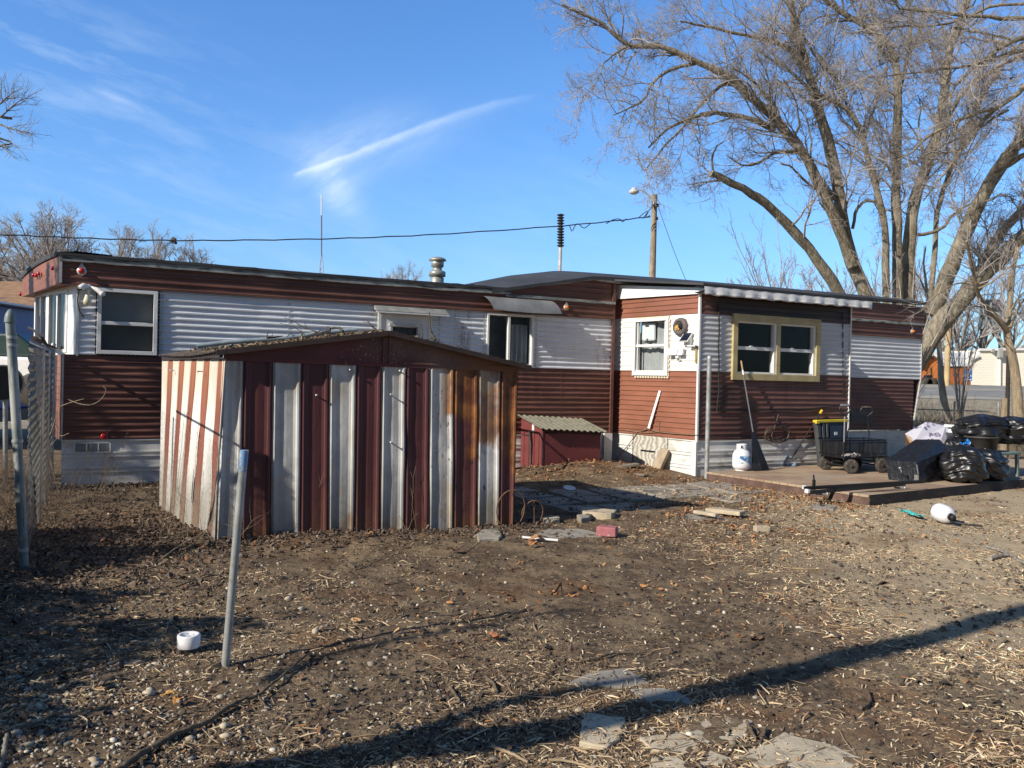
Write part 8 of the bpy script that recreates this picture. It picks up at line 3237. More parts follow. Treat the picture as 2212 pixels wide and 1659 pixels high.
for i, z in enumerate(zz):
    for k in range(3):
        p0_, p1_ = k * 2.094, (k + 1) * 2.094
        f.tube([(t0_[0] + w_ * math.cos(p0_), 60 + w_ * math.sin(p0_), z), (t0_[0] + w_ * math.cos(p1_), 60 + w_ * math.sin(p1_), z + 0.34)], 0.012, 4)
f.build('lattice', mat('mast_grey', (0.40, 0.40, 0.41), 0.5, 0.1), mt)
f = MB()
f.tube([t0_, ond((694.5, 465), 60)], 0.05, 8)
f.build('aerial_base', mat('dark_aerial', (0.14, 0.15, 0.17), 0.5), mt)
f = MB()
f.tube([ond((694.5, 466), 60), ond((694.5, 422), 60)], 0.045, 8)
f.build('whip', m_frame, mt)

# ------------------------------------------------------------------ beyond the lot, right
BY = 78.0
def bp(p, Y=BY):
    return ond(Z7(*p), Y)


barn = thing('barn_shed', 'small orange gambrel roofed barn across the parking lot', 'barn', bp((640, 1215)))
m_or = mat('orange_barn_paint', (0.48, 0.155, 0.035), 0.75, 0.08, 0.8)
f = MB()
f.prism([bp(q) for q in ((538, 1212), (720, 1212), (720, 1040), (700, 975), (640, 938), (578, 975), (538, 1045))], (0.6, 4, 0))
f.build('front_wall', m_or, barn)
f = MB()
f.prism([bp((718, 1214)), bp((1000, 1216)), bp((1000, 1048)), bp((718, 1048))], (0.3, 4, 0))
f.build('side_wall', mat('shaded_orange_paint', (0.36, 0.11, 0.028), 0.75, 0.08, 0.8), barn)
f = MB()
for a_, b_ in (((530, 1048), (575, 972)), ((575, 972), (640, 932)), ((640, 932), (706, 972)), ((706, 972), (728, 1045))):
    f.bar(bp(a_, BY - 0.25), bp(b_, BY - 0.25), 0.5, 0.22)
f.build('roof_trim', m_frame, barn)
f = MB()
f.prism([bp((720, 1048), BY - 0.2), bp((1003, 1048), BY - 0.2), bp((1003, 975), BY + 1.6), bp((720, 975), BY + 1.6)], (0, 0.05, 0.10))
f.prism([bp((660, 928), BY + 2.6), bp((1080, 930), BY + 2.6), bp((1080, 974), BY + 1.3), bp((690, 974), BY + 1.3)], (0, 0.05, 0.1))
f.build('metal_roof', mat('silver_roof', (0.52, 0.53, 0.55), 0.5, 0.06, 0.6), barn)
f = MB()
f.bar(bp((624, 1055), BY - 0.1), bp((624, 1150), BY - 0.1), 0.12, 0.1)
f.lathe(bp((640, 958), BY - 0.05), [(0.25, 0), (0.25, 0.05), (0, 0.06)], 12, ax=(0, -1, 0))
f.build('door_trim', mat('dark_barn_trim', (0.16, 0.10, 0.06), 0.8), barn)
wb = thing('white_building', 'long low white brick building at the right edge beyond the parking lot', 'building', bp((1200, 1235)))
M = MT('white_brick')
br = M.n.new('ShaderNodeTexBrick')
br.inputs['Scale'].default_value = 1.0
br.inputs['Color1'].default_value = (0.82, 0.78, 0.68, 1)
br.inputs['Color2'].default_value = (0.79, 0.75, 0.65, 1)
br.inputs['Mortar'].default_value = (0.70, 0.66, 0.57, 1)
br.inputs['Brick Width'].default_value = 0.6
br.inputs['Row Height'].default_value = 0.25
br.inputs['Mortar Size'].default_value = 0.02
M.l.new(M.map((1, 1, 1), (R_(90), 0, 0)), br.inputs['Vector'])
M.inp('Base Color', br.outputs[0])
M.inp('Roughness', 0.85)
f = MB()
f.prism([bp((1003, 1222)), bp((1078, 1230)), bp((1078, 950)), bp((1003, 985))], (0.2, 6, 0))
f.prism([bp((1078, 1230)), bp((1700, 1250)), bp((1700, 885)), bp((1078, 893))], (0, 8, 0))
f.build('wall', M.m, wb)
f = MB()
f.bar(bp((1076, 893), BY - 0.1), bp((1700, 885), BY - 0.1), 0.3, 0.22)
f.bar(bp((1001, 984), BY - 0.1), bp((1078, 948), BY - 0.1), 0.3, 0.2)
f.build('coping', m_frame, wb)
f = MB()
f.bar(bp((1275, 925), BY - 0.15), bp((1272, 1228), BY - 0.15), 0.16, 0.12)
f.build('down_pipe', m_frame, wb)
f = MB()
f.bar(bp((1255, 925), BY - 0.3), bp((1290, 925), BY - 0.3), 0.5, 0.85)
f.bar(bp((1195, 900), BY - 0.3), bp((1215, 900), BY - 0.3), 0.3, 0.3)
f.build('wall_box', mat('grey_wall_box', (0.33, 0.33, 0.32), 0.6), wb)
st = MB()
P = [bp((530, 1218), BY - 0.5), bp((1000, 1222), BY - 0.5), bp((1700, 1255), BY - 0.5)]
for a_, b_ in zip(P[:-1], P[1:]):
    st.hexa([a_ + np.array([0, -3, -0.5]), b_ + np.array([0, -3, -0.5]), b_ - HZ * 0.3, a_ - HZ * 0.3, a_ + np.array([0, -3, -0.12]), b_ + np.array([0, -3, -0.12]), b_ + HZ * 0.03, a_ + HZ * 0.03])
o = st.build('verge', mat('dry_verge', (0.33, 0.275, 0.155), 0.95, 0.15, 1.2))
o['kind'] = 'structure'
m_sblue = mat('sign_blue', (0.04, 0.15, 0.55), 0.5, 0.05)


def pic_sign(label, p_top, p_bot, Y):
    a_, b_ = ond(Z7(*p_top), Y), ond(Z7(*p_bot), Y)
    t = thing('parking_sign', label, 'sign', b_, 'blue wheelchair parking signs')
    f = MB()
    f.bar(b_, a_, 0.12, 0.08, up=(0, 1, 0))
    f.build('sign_post', mat('sign_post_brown', (0.28, 0.24, 0.18), 0.7), t)
    w, h = 0.72, 1.05
    c_ = a_ - HZ * 0.1
    f = MB()
    f.box((c_[0] - w / 2, c_[1] - 0.10, c_[2] - h / 2), (c_[0] + w / 2, c_[1] - 0.07, c_[2] + h / 2))
    so = f.build('plate', m_sblue, t)
    f = MB()
    y_ = c_[1] - 0.115
    f.lathe((c_[0] - 0.03, y_, c_[2] + 0.36), [(0.08, 0), (0.08, 0.01), (0, 0.011)], 10, ax=(0, -1, 0))
    f.bar((c_[0] - 0.02, y_, c_[2] + 0.28), (c_[0] + 0.0, y_, c_[2] + 0.05), 0.01, 0.09, up=(1, 0, 0))
    f.bar((c_[0] - 0.0, y_, c_[2] + 0.06), (c_[0] + 0.20, y_, c_[2] + 0.04), 0.01, 0.08)
    f.bar((c_[0] + 0.18, y_, c_[2] + 0.05), (c_[0] + 0.25, y_, c_[2] - 0.14), 0.01, 0.08, up=(1, 0, 0))
    P = [(c_[0] - 0.02 + 0.2 * math.cos(q), y_, c_[2] - 0.02 + 0.2 * math.sin(q)) for q in np.linspace(2.0, 5.9, 14)]
    f.tube(P, 0.035, 5)
    f.box((c_[0] - 0.28, y_ - 0.005, c_[2] - 0.45), (c_[0] + 0.28, y_ + 0.005, c_[2] - 0.34))
    f.build('wheelchair_mark', m_frame, t)


pic_sign('blue wheelchair parking sign in front of the orange barn side wall', (972, 1120), (972, 1225), 74)
pic_sign('blue wheelchair parking sign half hidden behind the dark post at the white wall', (1378, 1135), (1378, 1240), 74)
mw = thing('garden_machine', 'black machine on a trailer in front of the orange barn door', 'machine', bp((615, 1222), 75))
f = MB()
f.box(tuple(bp((570, 1200), 75) + np.array([0, -0.5, 0])), tuple(bp((660, 1160), 75) + np.array([0, 0.5, 0])))
f.prism([bp((580, 1165), 75), bp((655, 1165), 75), bp((630, 1130), 75), bp((600, 1130), 75)], (0, 0.6, 0))
f.bar(bp((574, 1200), 75), bp((572, 1150), 75), 0.12, 0.12)
f.build('deck', m_blackm, mw)
for x in (590, 640):
    f = MB()
    f.lathe(bp((x, 1205), 74.4), [(0.2, -0.1), (0.5, -0.1), (0.5, 0.1), (0.2, 0.1)], 16, ax=(0, 1, 0))
    f.build('wheel', m_tire, mw)
# roadside sign on its frame
SY = 92.0
def sp7(x, y, Y=SY):
    return ond(((3600 + x / 4.7407) * 0.548611, (1050 + y / 4.7407) * 0.548611), Y)


rs = thing('roadside_sign', 'tall roadside sign with grey and navy panels behind the young trees', 'sign', sp7(1400, 3000) * np.array([1, 1, 0]) + HZ * 0.5)
s00, s11 = sp7(1215, 1165), sp7(1650, 610)
f = MB()
f.box((s00[0], SY, s00[2]), (s11[0], SY + 0.25, s11[2]))
f.build('cabinet', mat('grey_green_panel', (0.30, 0.36, 0.38), 0.6, 0.1, 0.8), rs)
nv0, nv1 = sp7(1320, 820), sp7(1640, 625)
f = MB()
f.box((nv0[0], SY - 0.04, nv0[2] - 0.05), (nv1[0], SY, nv1[2]))
f.build('navy_panel', mat('navy_panel', (0.018, 0.028, 0.065), 0.5, 0.1), rs)
f = MB()
f.box((sp7(1395, 700)[0], SY - 0.06, sp7(1395, 830)[2]), (sp7(1440, 700)[0], SY - 0.04, sp7(1440, 670)[2]))
f.build('pale_stripe', mat('pale_sign_stripe', (0.42, 0.50, 0.52), 0.5), rs)
f = MB()
f.bar(sp7(1250, 530), sp7(1700, 490), 0.07, 0.07)
f.bar(sp7(1640, 500), sp7(1640, 610), 0.06, 0.06)
f.bar(sp7(1215, 1170), sp7(1600, 1165), 0.08, 0.08)
for x in (1260, 1610):
    q = sp7(x, 1165)
    f.tube([(q[0], SY + 0.12, float(hG(q[0], SY)) - 0.1), (q[0], SY + 0.12, q[2])], 0.12, 10)
f.build('sign_frame', m_blackm, rs)
# the word on the sign
fc = bpy.data.curves.new('sign_letters', 'FONT')
fc.body = 'BUS'
fc.size = 1.0
fc.extrude = 0.01
q = sp7(1232, 965)
h_ = abs(sp7(1232, 860)[2] - q[2])
to = bpy.data.objects.new('tmp_letters', fc)
COL.objects.link(to)
dg = bpy.context.evaluated_depsgraph_get()
me_t = bpy.data.meshes.new_from_object(to.evaluated_get(dg))
bpy.data.objects.remove(to)
vv = np.array([v.co[:] for v in me_t.vertices])
sc_x = (sp7(1430, 960)[0] - q[0]) / (vv[:, 0].max())
sc_y = h_ / (vv[:, 1].max())
f = MB()
f.add(np.stack([q[0] + vv[:, 0] * sc_x, SY - 0.08 - vv[:, 2], q[2] + vv[:, 1] * sc_y], 1), [tuple(p.vertices) for p in me_t.polygons])
f.build('sign_letters', mat('sign_letter_navy', (0.03, 0.045, 0.075), 0.6), rs)
# low wire fence and posts at the edge of the lot
lf = thing('wire_fence', 'low rusty wire fence along the edge of the yard at the right', 'fence', ond((2100, 905), 24) * np.array([1, 1, 0]))
FYd = 23.5
f = MB()
q0, q1 = ond(Z7(450, 1560), FYd), ond(Z7(1700, 1570), FYd - 1.0)
z_f = float(hG(q0[0], FYd))
A_, B_ = np.array([q0[0], FYd, z_f]), np.array([q1[0] + 4, FYd - 1.5, float(hG(q1[0], FYd))])
chain_link(f, A_, B_, 0.02, 0.95, 0.075, 0.0025)
f.build('mesh', m_mesh, lf)
f = MB()
f.tube([A_ + HZ * 1.0, A_ * 0.5 + B_ * 0.5 + HZ * 0.98, B_ + HZ * 1.0], 0.02, 6)
f.build('top_rail', m_galv, lf)
for qx in (830, 1240, 1330):
    q = ond(Z7(qx, 1480), FYd - 0.4)
    f = MB()
    f.tube([(q[0], FYd - 0.5, float(hG(q[0], FYd)) - 0.1), (q[0], FYd - 0.5, 1.28)], 0.03, 8)
    f.build('post', m_galv, lf)
q = ond(Z7(1345, 1330), 19.4)
bpst = thing('dark_post', 'tall dark weathered post beside the thick tan young trunk', 'post', (q[0], 19.4, 0.0))
f = MB()
f.tube([(q[0], 19.4, -0.1), ond(Z7(1345, 1330), 19.4), ond(Z7(1352, 950), 19.4)], [0.055, 0.05, 0.045], 8)
f.build('lower_shaft', mat('dark_post_wood', (0.035, 0.027, 0.024), 0.9, 0.3), bpst)
f = MB()
f.tube([ond(Z7(1352, 950), 19.4), ond(Z7(1360, 600), 19.4), ond(Z7(1362, 175), 19.4)], [0.045, 0.044, 0.044], 8)
f.build('upper_shaft', mat('tan_post_wood', (0.20, 0.155, 0.10), 0.9, 0.3), bpst)
f = MB()
q = ond(Z7(1318, 1380), 19.0)
f.tube([(q[0], 19.0, 0.0), (q[0], 19.0, 0.5), ond(Z7(1318, 1345), 19.0)], [0.09, 0.08, 0.07], 8)
o = f.build('stump', m_tan)
tag(o, 'short pale broken stump beside the tall dark post', 'stump')
q = ond((1640 * 0, 0), 1) if False else ond(Z7(785, 930), 70)
f = MB()
f.tube([(q[0], 70, float(hG(q[0], 70))), q, ond(Z7(800, 560), 70)], 0.24, 8)
o = f.build('bare_post', mat('tan_far_post', (0.46, 0.34, 0.18), 0.9, 0.15, 0.5))
tag(o, 'tan wooden pole standing behind the silver barn roof', 'pole')
sb = ond(Z7(770, 1560), 21.0)
f = MB()
r = np.random.default_rng(14)
S = np.tile(np.array([sb[0], 21.0, float(hG(sb[0], 21))]), (60, 1)) + r.normal(0, 0.16, (60, 3)) * np.array([1, 1, 0])
D = norm(np.stack([r.normal(-0.1, 0.55, 60), r.normal(0, 0.5, 60), np.ones(60)], 1))
P, R = grow(S, D, r.uniform(0.25, 0.75, 60), np.full(60, 0.016), r, 6, 0.15, 0.0, 0.3)
f.tubes(P, R, 5)
s, d, l, r_ = spawn(P, R, 9, r, (0.4, 1.0), (0.1, 0.35), None, 0.1, 0.6, 0.1)
P1, R1 = grow(s, d, l, np.full(len(s), 0.006), r, 3, 0.2, 0.0)
f.tubes(P1, R1, 3)
o = f.build('bush', mat('dark_bush', (0.022, 0.018, 0.015), 0.9, 0.3))
tag(o, 'dark leafless bush at the foot of the slender pale trunk', 'bush')
sp_ = [(ond(Z7(rg.uniform(440, 1700), 1500), Yq)[0], Yq) for Yq in rg.uniform(19.5, 24.5, 170)]
weeds('tall dry grass and brush along the low fence at the right', sp_, 6, (0.4, 1.5), 6, 0.0035)
sp_ = [(hw(18.3 + rg.uniform(-.2, 1.0), rg.uniform(-2.0, 0.3), 0)[0], hw(18.3, rg.uniform(-2.0, 0.3), 0)[1]) for _ in range(40)]
weeds('straw coloured weeds behind the right end of the home', sp_, 7, (0.5, 1.5), 6, 0.0035)

# ------------------------------------------------------------------ litter on the ground
def inside_quad(x, y, O, a, b, la, lb, pad=0.0):
    u = (x - O[0]) * a[0] + (y - O[1]) * a[1]
    v = (x - O[0]) * b[0] + (y - O[1]) * b[1]
    return (u > -pad) & (u < la + pad) & (v > -pad) & (v < lb + pad)


def blocked(x, y):
    m_ = inside_quad(x, y, FLb, SHU, np.array([-SHU[1], SHU[0], 0]), np.linalg.norm(FRb - FLb), depth * 0.9, -0.02)
    m_ |= inside_quad(x, y, DC, DU, DV, 8.6, 3.0, 0.0)
    s = (x - HA[0]) * HW[0] + (y - HA[1]) * HW[1]
    t = (x - HA[0]) * HO[0] + (y - HA[1]) * HO[1]
    m_ |= (t < 0.02) & (s > -0.4) & (s < 18.3)
    m_ |= (s > 9.4) & (s < 13.5) & (t < D01)
    return m_


def scatter(n, ymin, ymax, rng, wfun=None, xk=0.74, pw=1.0):
    """points in front of the viewer, thinning with distance; wfun gives the local density 0..1"""
    u = rng.random(n)
    y = ymin * (ymax / ymin) ** (u ** pw)
    x = rng.uniform(-xk, xk, n) * y
    m2 = int(n * 0.30)                                # a sparser margin to both sides of the view
    y2 = rng.uniform(ymin * 0.8, min(ymax, 9.5), m2)
    x2 = np.sign(rng.random(m2) - 0.5) * (0.7 * y2 + 2.6 * rng.random(m2))
    x, y = np.concatenate([x, x2]), np.concatenate([y, y2])
    n = len(x)
    keep = ~blocked(x, y)
    if wfun is not None:
        keep &= rng.random(n) < wfun(x, y)
    keep &= ~(on_slab(x, y) & (rng.random(n) < 0.80))
    return x[keep], y[keep]


def in_poly(x, y, P):
    m_ = np.zeros(len(x), bool)
    n = len(P)
    j = n - 1
    for i in range(n):
        c = (P[i, 1] > y) != (P[j, 1] > y)
        with np.errstate(divide='ignore', invalid='ignore'):
            xi = (P[j, 0] - P[i, 0]) * (y - P[i, 1]) / (P[j, 1] - P[i, 1]) + P[i, 0]
        m_ ^= c & (x < xi)
        j = i
    return m_


def surf(x, y):
    z = gz(x, y)
    for P, t in POLYS + PATIO:
        m_ = in_poly(x, y, P)
        z = np.where(m_, np.maximum(z, t), z)
    return z


def on_slab(x, y):
    m_ = np.zeros(len(x), bool)
    for P, t in POLYS:
        m_ |= in_poly(x, y, P)
    return m_


PALE = np.array([(0.60, 0.47, 0.30), (0.46, 0.345, 0.21), (0.36, 0.255, 0.15), (0.26, 0.18, 0.11), (0.15, 0.105, 0.066), (0.08, 0.056, 0.038), (0.36, 0.19, 0.085)])


def chips(name, label, x, y, L, Wd, rng, pal, wts, lift=0.004, kink=0.25, gain=None):
    n = len(x)
    z = surf(x, y) + lift * rng.random(n)
    a = rng.uniform(0, 2 * np.pi, n)
    tl = rng.normal(0, 0.22, n)
    ax = np.stack([np.cos(a) * np.cos(tl), np.sin(a) * np.cos(tl), np.sin(tl)], 1)
    bx = norm(np.stack([-np.sin(a), np.cos(a), rng.normal(0, 0.5, n)], 1))
    nz = norm(np.cross(ax, bx))
    nz *= np.sign(nz[:, 2:3] + 1e-6)
    C = np.stack([x, y, z + 0.002], 1)
    l, w = L[:, None] / 2, Wd[:, None] / 2
    h = w * 0.7
    kk = nz * (rng.normal(0, kink, n)[:, None] * l)
    # a low ridge: 6 corners plus the bent middle
    V = np.stack([C - ax * l - bx * w * 0.7, C - ax * l + nz * h * 0.6, C - ax * l + bx * w * 0.7,
                  C - bx * w + kk, C + nz * h + kk, C + bx * w + kk,
                  C + ax * l - bx * w * 0.5, C + ax * l + nz * h * 0.5, C + ax * l + bx * w * 0.5], 1)
    base = (np.arange(n) * 9)[:, None, None]
    F = np.array([(0, 3, 4, 1), (1, 4, 5, 2), (3, 6, 7, 4), (4, 7, 8, 5)])[None]
    f = MB()
    col = pal[rng.choice(len(pal), n, p=wts)] * rng.uniform(0.75, 1.2, (n, 1))
    if gain is not None:
        col = np.clip(col * gain[:, None], 0, 0.8)
    f.col = np.repeat(col, 9, 0)
    f.add(V.reshape(-1, 3), (base + F).reshape(-1, 4))
    o = f.build(name, m_litter, base=(0, 0, 0))
    return tag(o, label, 'litter', None, 'stuff')


m_litter = colmat('litter', 0.9)
m_stone = colmat('pebble', 0.75)
rl = np.random.default_rng(77)


def straw_w(x, y):
    n = vnoise(x + 40, y, 0.8) * 0.6 + vnoise(x, y + 20, 0.25) * 0.4
    right = np.clip((x - 0.16 * y + 1.0) / 3.0, 0, 1)
    n2 = vnoise(x * 0.8 + y * 0.5 + 5, y - 0.3 * x + 11, 1.5)
    return np.clip((n - 0.27) * 2.4, 0.05, 1) * (0.45 + 0.55 * right) * np.clip((n2 - 0.22) * 2.6, 0.12, 1)


x, y = scatter(330000, 2.7, 15.5, rl, straw_w, pw=0.90)
n = len(x)
L = np.exp(rl.normal(math.log(0.023), 0.60, n))
chips('wood_chips', 'pale wood chips and bits of straw strewn over the yard', x, y, np.clip(L, 0.006, 0.13), np.clip(L * rl.uniform(0.08, 0.26, n), 0.002, 0.011), rl, PALE, [0.12, 0.20, 0.22, 0.20, 0.13, 0.08, 0.05], gain=1.0 + 0.45 * np.clip((x - 0.16 * y + 0.6) / 2.4, 0, 1))


def dark_w(x, y):
    n = vnoise(x + 10, y + 60, 0.7) * 0.6 + vnoise(x + 7, y + 2, 0.22) * 0.4
    return np.clip((n - 0.25) * 2.0, 0.1, 1)


x, y = scatter(52000, 2.7, 14, rl, dark_w, pw=0.95)
n = len(x)
L = np.exp(rl.normal(math.log(0.016), 0.5, n))
chips('soil_crumbs', 'dark crumbs of soil and rotted leaf', x, y, L, L * rl.uniform(0.4, 0.9, n), rl, np.array([(0.055, 0.04, 0.028), (0.085, 0.06, 0.042), (0.12, 0.09, 0.06), (0.035, 0.026, 0.02)]), [0.35, 0.3, 0.15, 0.2], 0.003, 0.4)

# leaves: dull brown mats by the fence and the shed, rusty orange by the mound and the deck
def leaf_w(x, y):
    s = (x - HA[0]) * HW[0] + (y - HA[1]) * HW[1]
    t = (x - HA[0]) * HO[0] + (y - HA[1]) * HO[1]
    w = np.exp(-((x + 3.9) / 1.2) ** 2 - ((y - 8.2) / 2.8) ** 2) * 0.9
    d = (x - FLb[0]) * SHN[0] + (y - FLb[1]) * SHN[1]
    u = (x - FLb[0]) * SHU[0] + (y - FLb[1]) * SHU[1]
    w = w + np.where((u > -0.6) & (u < 3.6), np.exp(-((d - 0.15) / 0.40) ** 2), 0) * 0.95
    w = w + np.where((s > -0.5) & (s < 2.5), np.exp(-((t - 0.3) / 0.6) ** 2), 0)
    return np.clip(w + 0.006, 0, 1)


x, y = scatter(110000, 2.8, 13.5, rl, leaf_w)
n = len(x)
L = rl.uniform(0.015, 0.055, n)
chips('leaf_litter', 'dull brown dead leaves matted along the fence and shed', x, y, L, L * rl.uniform(0.45, 0.8, n), rl, np.array([(0.085, 0.057, 0.040), (0.13, 0.088, 0.062), (0.055, 0.038, 0.029), (0.20, 0.15, 0.11), (0.20, 0.09, 0.042)]), [0.33, 0.25, 0.25, 0.12, 0.05], 0.02, 0.7)


def rust_w(x, y):
    s = (x - HA[0]) * HW[0] + (y - HA[1]) * HW[1]
    t = (x - HA[0]) * HO[0] + (y - HA[1]) * HO[1]
    w = np.where((s > 6.6) & (s < 9.6), np.exp(-((t - 1.3) / 0.75) ** 2), 0)
    du = (x - DC[0]) * DU[0] + (y - DC[1]) * DU[1]
    dv = (x - DC[0]) * DV[0] + (y - DC[1]) * DV[1]
    w = w + np.where((dv > -0.2) & (dv < 3.2), np.exp(-((du + 0.40) / 0.38) ** 2), 0) * 0.9
    w = w + np.exp(-((x - 2.9) / 1.3) ** 2 - ((y - 10.3) / 1.3) ** 2) * 0.7 * (vnoise(x, y, 0.3) > 0.42)
    w = w + np.exp(-((x - 1.0) / 1.8) ** 2 - ((y - 6.3) / 1.2) ** 2) * 0.05 * (vnoise(x, y, 0.4) > 0.5)
    return np.clip(w, 0, 1)


x, y = scatter(70000, 5.0, 17, rl, rust_w)
n = len(x)
L = rl.uniform(0.02, 0.065, n)
chips('rusty_leaves', 'rusty orange dead leaves over the mound and along the deck', x, y, L, L * rl.uniform(0.35, 0.75, n), rl, np.array([(0.32, 0.15, 0.055), (0.22, 0.10, 0.045), (0.42, 0.24, 0.11), (0.13, 0.075, 0.045), (0.45, 0.33, 0.20)]), [0.30, 0.25, 0.17, 0.2, 0.08], 0.02, 0.7)


# pebbles
def pebbles(name, label, x, y, rad, rng, pal, wts):
    ico = np.array([(0, 0, 1.0)] + [(math.cos(k * 1.0472) * 0.87, math.sin(k * 1.0472) * 0.87, 0.35) for k in range(6)] + [(math.cos(k * 1.0472 + 0.5) * 0.8, math.sin(k * 1.0472 + 0.5) * 0.8, -0.5) for k in range(6)])
    Fc = [(0, 1 + k, 1 + (k + 1) % 6) for k in range(6)] + [(1 + k, 7 + k, 1 + (k + 1) % 6) for k in range(6)] + [(1 + (k + 1) % 6, 7 + k, 7 + (k + 1) % 6) for k in range(6)]
    n = len(x)
    a = rng.uniform(0, 6.283, n)
    sx, sy, sz = rad * rng.uniform(0.9, 1.5, n), rad * rng.uniform(0.7, 1.0, n), rad * rng.uniform(0.45, 0.75, n)
    q = ico[None] * (1 + rng.normal(0, 0.10, (n, 13, 1)))
    X, Y, Z3_ = q[..., 0] * sx[:, None], q[..., 1] * sy[:, None], q[..., 2] * sz[:, None]
    c, s = np.cos(a)[:, None], np.sin(a)[:, None]
    V = np.stack([x[:, None] + X * c - Y * s, y[:, None] + X * s + Y * c, surf(x, y)[:, None] + Z3_ + sz[:, None] * 0.35], -1)
    F = ((np.arange(n) * 13)[:, None, None] + np.array(Fc)[None]).reshape(-1, 3)
    f = MB()
    f.col = np.repeat(pal[rng.choice(len(pal), n, p=wts)] * rng.uniform(0.8, 1.15, (n, 1)), 13, 0)
    f.add(V.reshape(-1, 3), F, sm=True)
    o = f.build(name, m_stone, base=(0, 0, 0))
    return tag(o, label, 'pebbles', None, 'stuff')


PEB = np.array([(0.46, 0.39, 0.28), (0.36, 0.29, 0.20), (0.29, 0.26, 0.22), (0.22, 0.18, 0.135), (0.58, 0.53, 0.43), (0.42, 0.27, 0.15)])


def peb_w(x, y):
    w = np.exp(-((x + 2.6) / 1.1) ** 2 - ((y - 3.7) / 1.0) ** 2)
    n = vnoise(x + 3, y + 30, 0.6)
    return np.clip(w * 0.8 + 0.03 + 0.05 * (n > 0.55) * (x < 1.5), 0, 1)


x, y = scatter(26000, 2.7, 6.4, rl, peb_w)
pebbles('gravel', 'pale rounded gravel showing through the soil in the left foreground', x, y, np.exp(rl.normal(math.log(0.0080), 0.42, len(x))), rl, PEB, [0.22, 0.22, 0.22, 0.2, 0.06, 0.08])
x, y = scatter(6500, 2.7, 13, rl, lambda a, b: 0.2 + 0.5 * (vnoise(a + 1, b + 13, 0.8) > 0.5))
pebbles('small_stones', 'scattered small pale stones in the yard soil', x, y, np.exp(rl.normal(math.log(0.0062), 0.45, len(x))), rl, PEB, [0.28, 0.2, 0.16, 0.12, 0.18, 0.06])


# short twigs
def twigs(name, label, n0, ymin, ymax, Lr, rr_, rng, pal, wts, wf=None):
    x, y = scatter(n0, ymin, ymax, rng, wf)
    n = len(x)
    a = rng.uniform(0, 6.283, n)
    a = np.where(rng.random(n) < 0.5, rng.normal(-0.15, 0.5, n), a)
    L = np.exp(rng.uniform(math.log(Lr[0]), math.log(Lr[1]), n))
    S = np.stack([x, y, surf(x, y) + 0.006], 1)
    P, R = grow(S, np.stack([np.cos(a), np.sin(a), rng.normal(0.03, 0.06, n)], 1), L, rng.uniform(rr_[0], rr_[1], n), rng, 5, 0.16, 0.0, 0.6)
    zz = surf(P[..., 0].ravel(), P[..., 1].ravel()).reshape(P.shape[:2])
    P[..., 2] = np.maximum(P[..., 2] * 0.3 + (zz + 0.008) * 0.7, zz + R * 0.5)
    f = MB()
    f.col = np.repeat(pal[rng.choice(len(pal), n, p=wts)], 5 * 4, 0)
    f.tubes(P, R, 4)
    o = f.build(name, m_litter, base=(0, 0, 0))
    return tag(o, label, 'twigs', None, 'stuff')


twigs('twigs', 'short broken twigs scattered over the yard', 2600, 2.7, 13, (0.06, 0.32), (0.0018, 0.0045), rl, PALE, [0.12, 0.22, 0.25, 0.2, 0.14, 0.07, 0.0], straw_w)


# ------------------------------------------------------------------ branches one can tell apart
BG = 'fallen branches on the ground'


def branch(label, lines, m, rads, n=8):
    f = MB()
    for ln, (r0, r1) in zip(lines, rads):
        W = []
        for p in ln:
            P_ = gp(p[:2])
            P_[2] = float(gz(P_[0], P_[1])) + (p[2] if len(p) > 2 else 0.012) + r0 * 0.6
            W.append(P_)
        K = 8 + 4 * len(ln)
        P = resample(np.array(W), K)
        R = np.linspace(r0, r1, K) * (1 + 0.10 * np.sin(np.arange(K) * 2.3))
        P[1:-1] += np.random.default_rng(K).normal(0, r0 * 0.14, (K - 2, 3))
        f.tube(P, R, n)
    o = f.build('fallen_branch', m)
    return tag(o, label, 'branch', BG)


m_br = bark('grey_tan_branch', (0.17, 0.125, 0.085), (0.33, 0.255, 0.175), 12)
branch('long forked branch lying in the left foreground from the bottom edge past the gravel', [[B1(*p) for p in ((640, 1720), (760, 1650), (900, 1555), (1030, 1490), (1200, 1410), (1320, 1330), (1420, 1285), (1500, 1255), (1580, 1180), (1680, 1100), (1790, 1005))], [B1(*p) for p in ((1020, 1490), (1035, 1455), (1050, 1420))], [B1(*p) for p in ((1500, 1260), (1530, 1285), (1545, 1305))]], m_br, [(0.017, 0.005), (0.006, 0.003), (0.008, 0.003)])
branch('pale forked branch lying at the right edge of the yard', [[B3(*p) for p in ((1915, 455), (1975, 440), (2040, 435), (2100, 470), (2200, 500))], [B3(*p) for p in ((1895, 385), (1960, 400), (2045, 432))]], m_pale, [(0.022, 0.014), (0.012, 0.012)])
branch('thin straw stem slanting against the near corner of the shed', [[(*B1(900, 470), 0.0), (*B1(1030, 405), 0.05), (*B1(1150, 340), 0.06), (*B1(1260, 270), 0.10), (*B1(1350, 205), 0.16)]], m_weed, [(0.006, 0.004)])
branch('curved dark twig on the soil right below the broad shadow', [[B3(*p) for p in ((1165, 1310), (1205, 1285), (1222, 1240), (1208, 1195))]], m_br, [(0.010, 0.007)])
branch('two crossed dark twigs on the pale paving slabs', [[B3(*p) for p in ((505, 1405), (525, 1450), (550, 1495))], [B3(*p) for p in ((610, 1440), (595, 1490), (560, 1530), (440, 1555), (380, 1560))]], m_br, [(0.009, 0.007), (0.008, 0.005)])
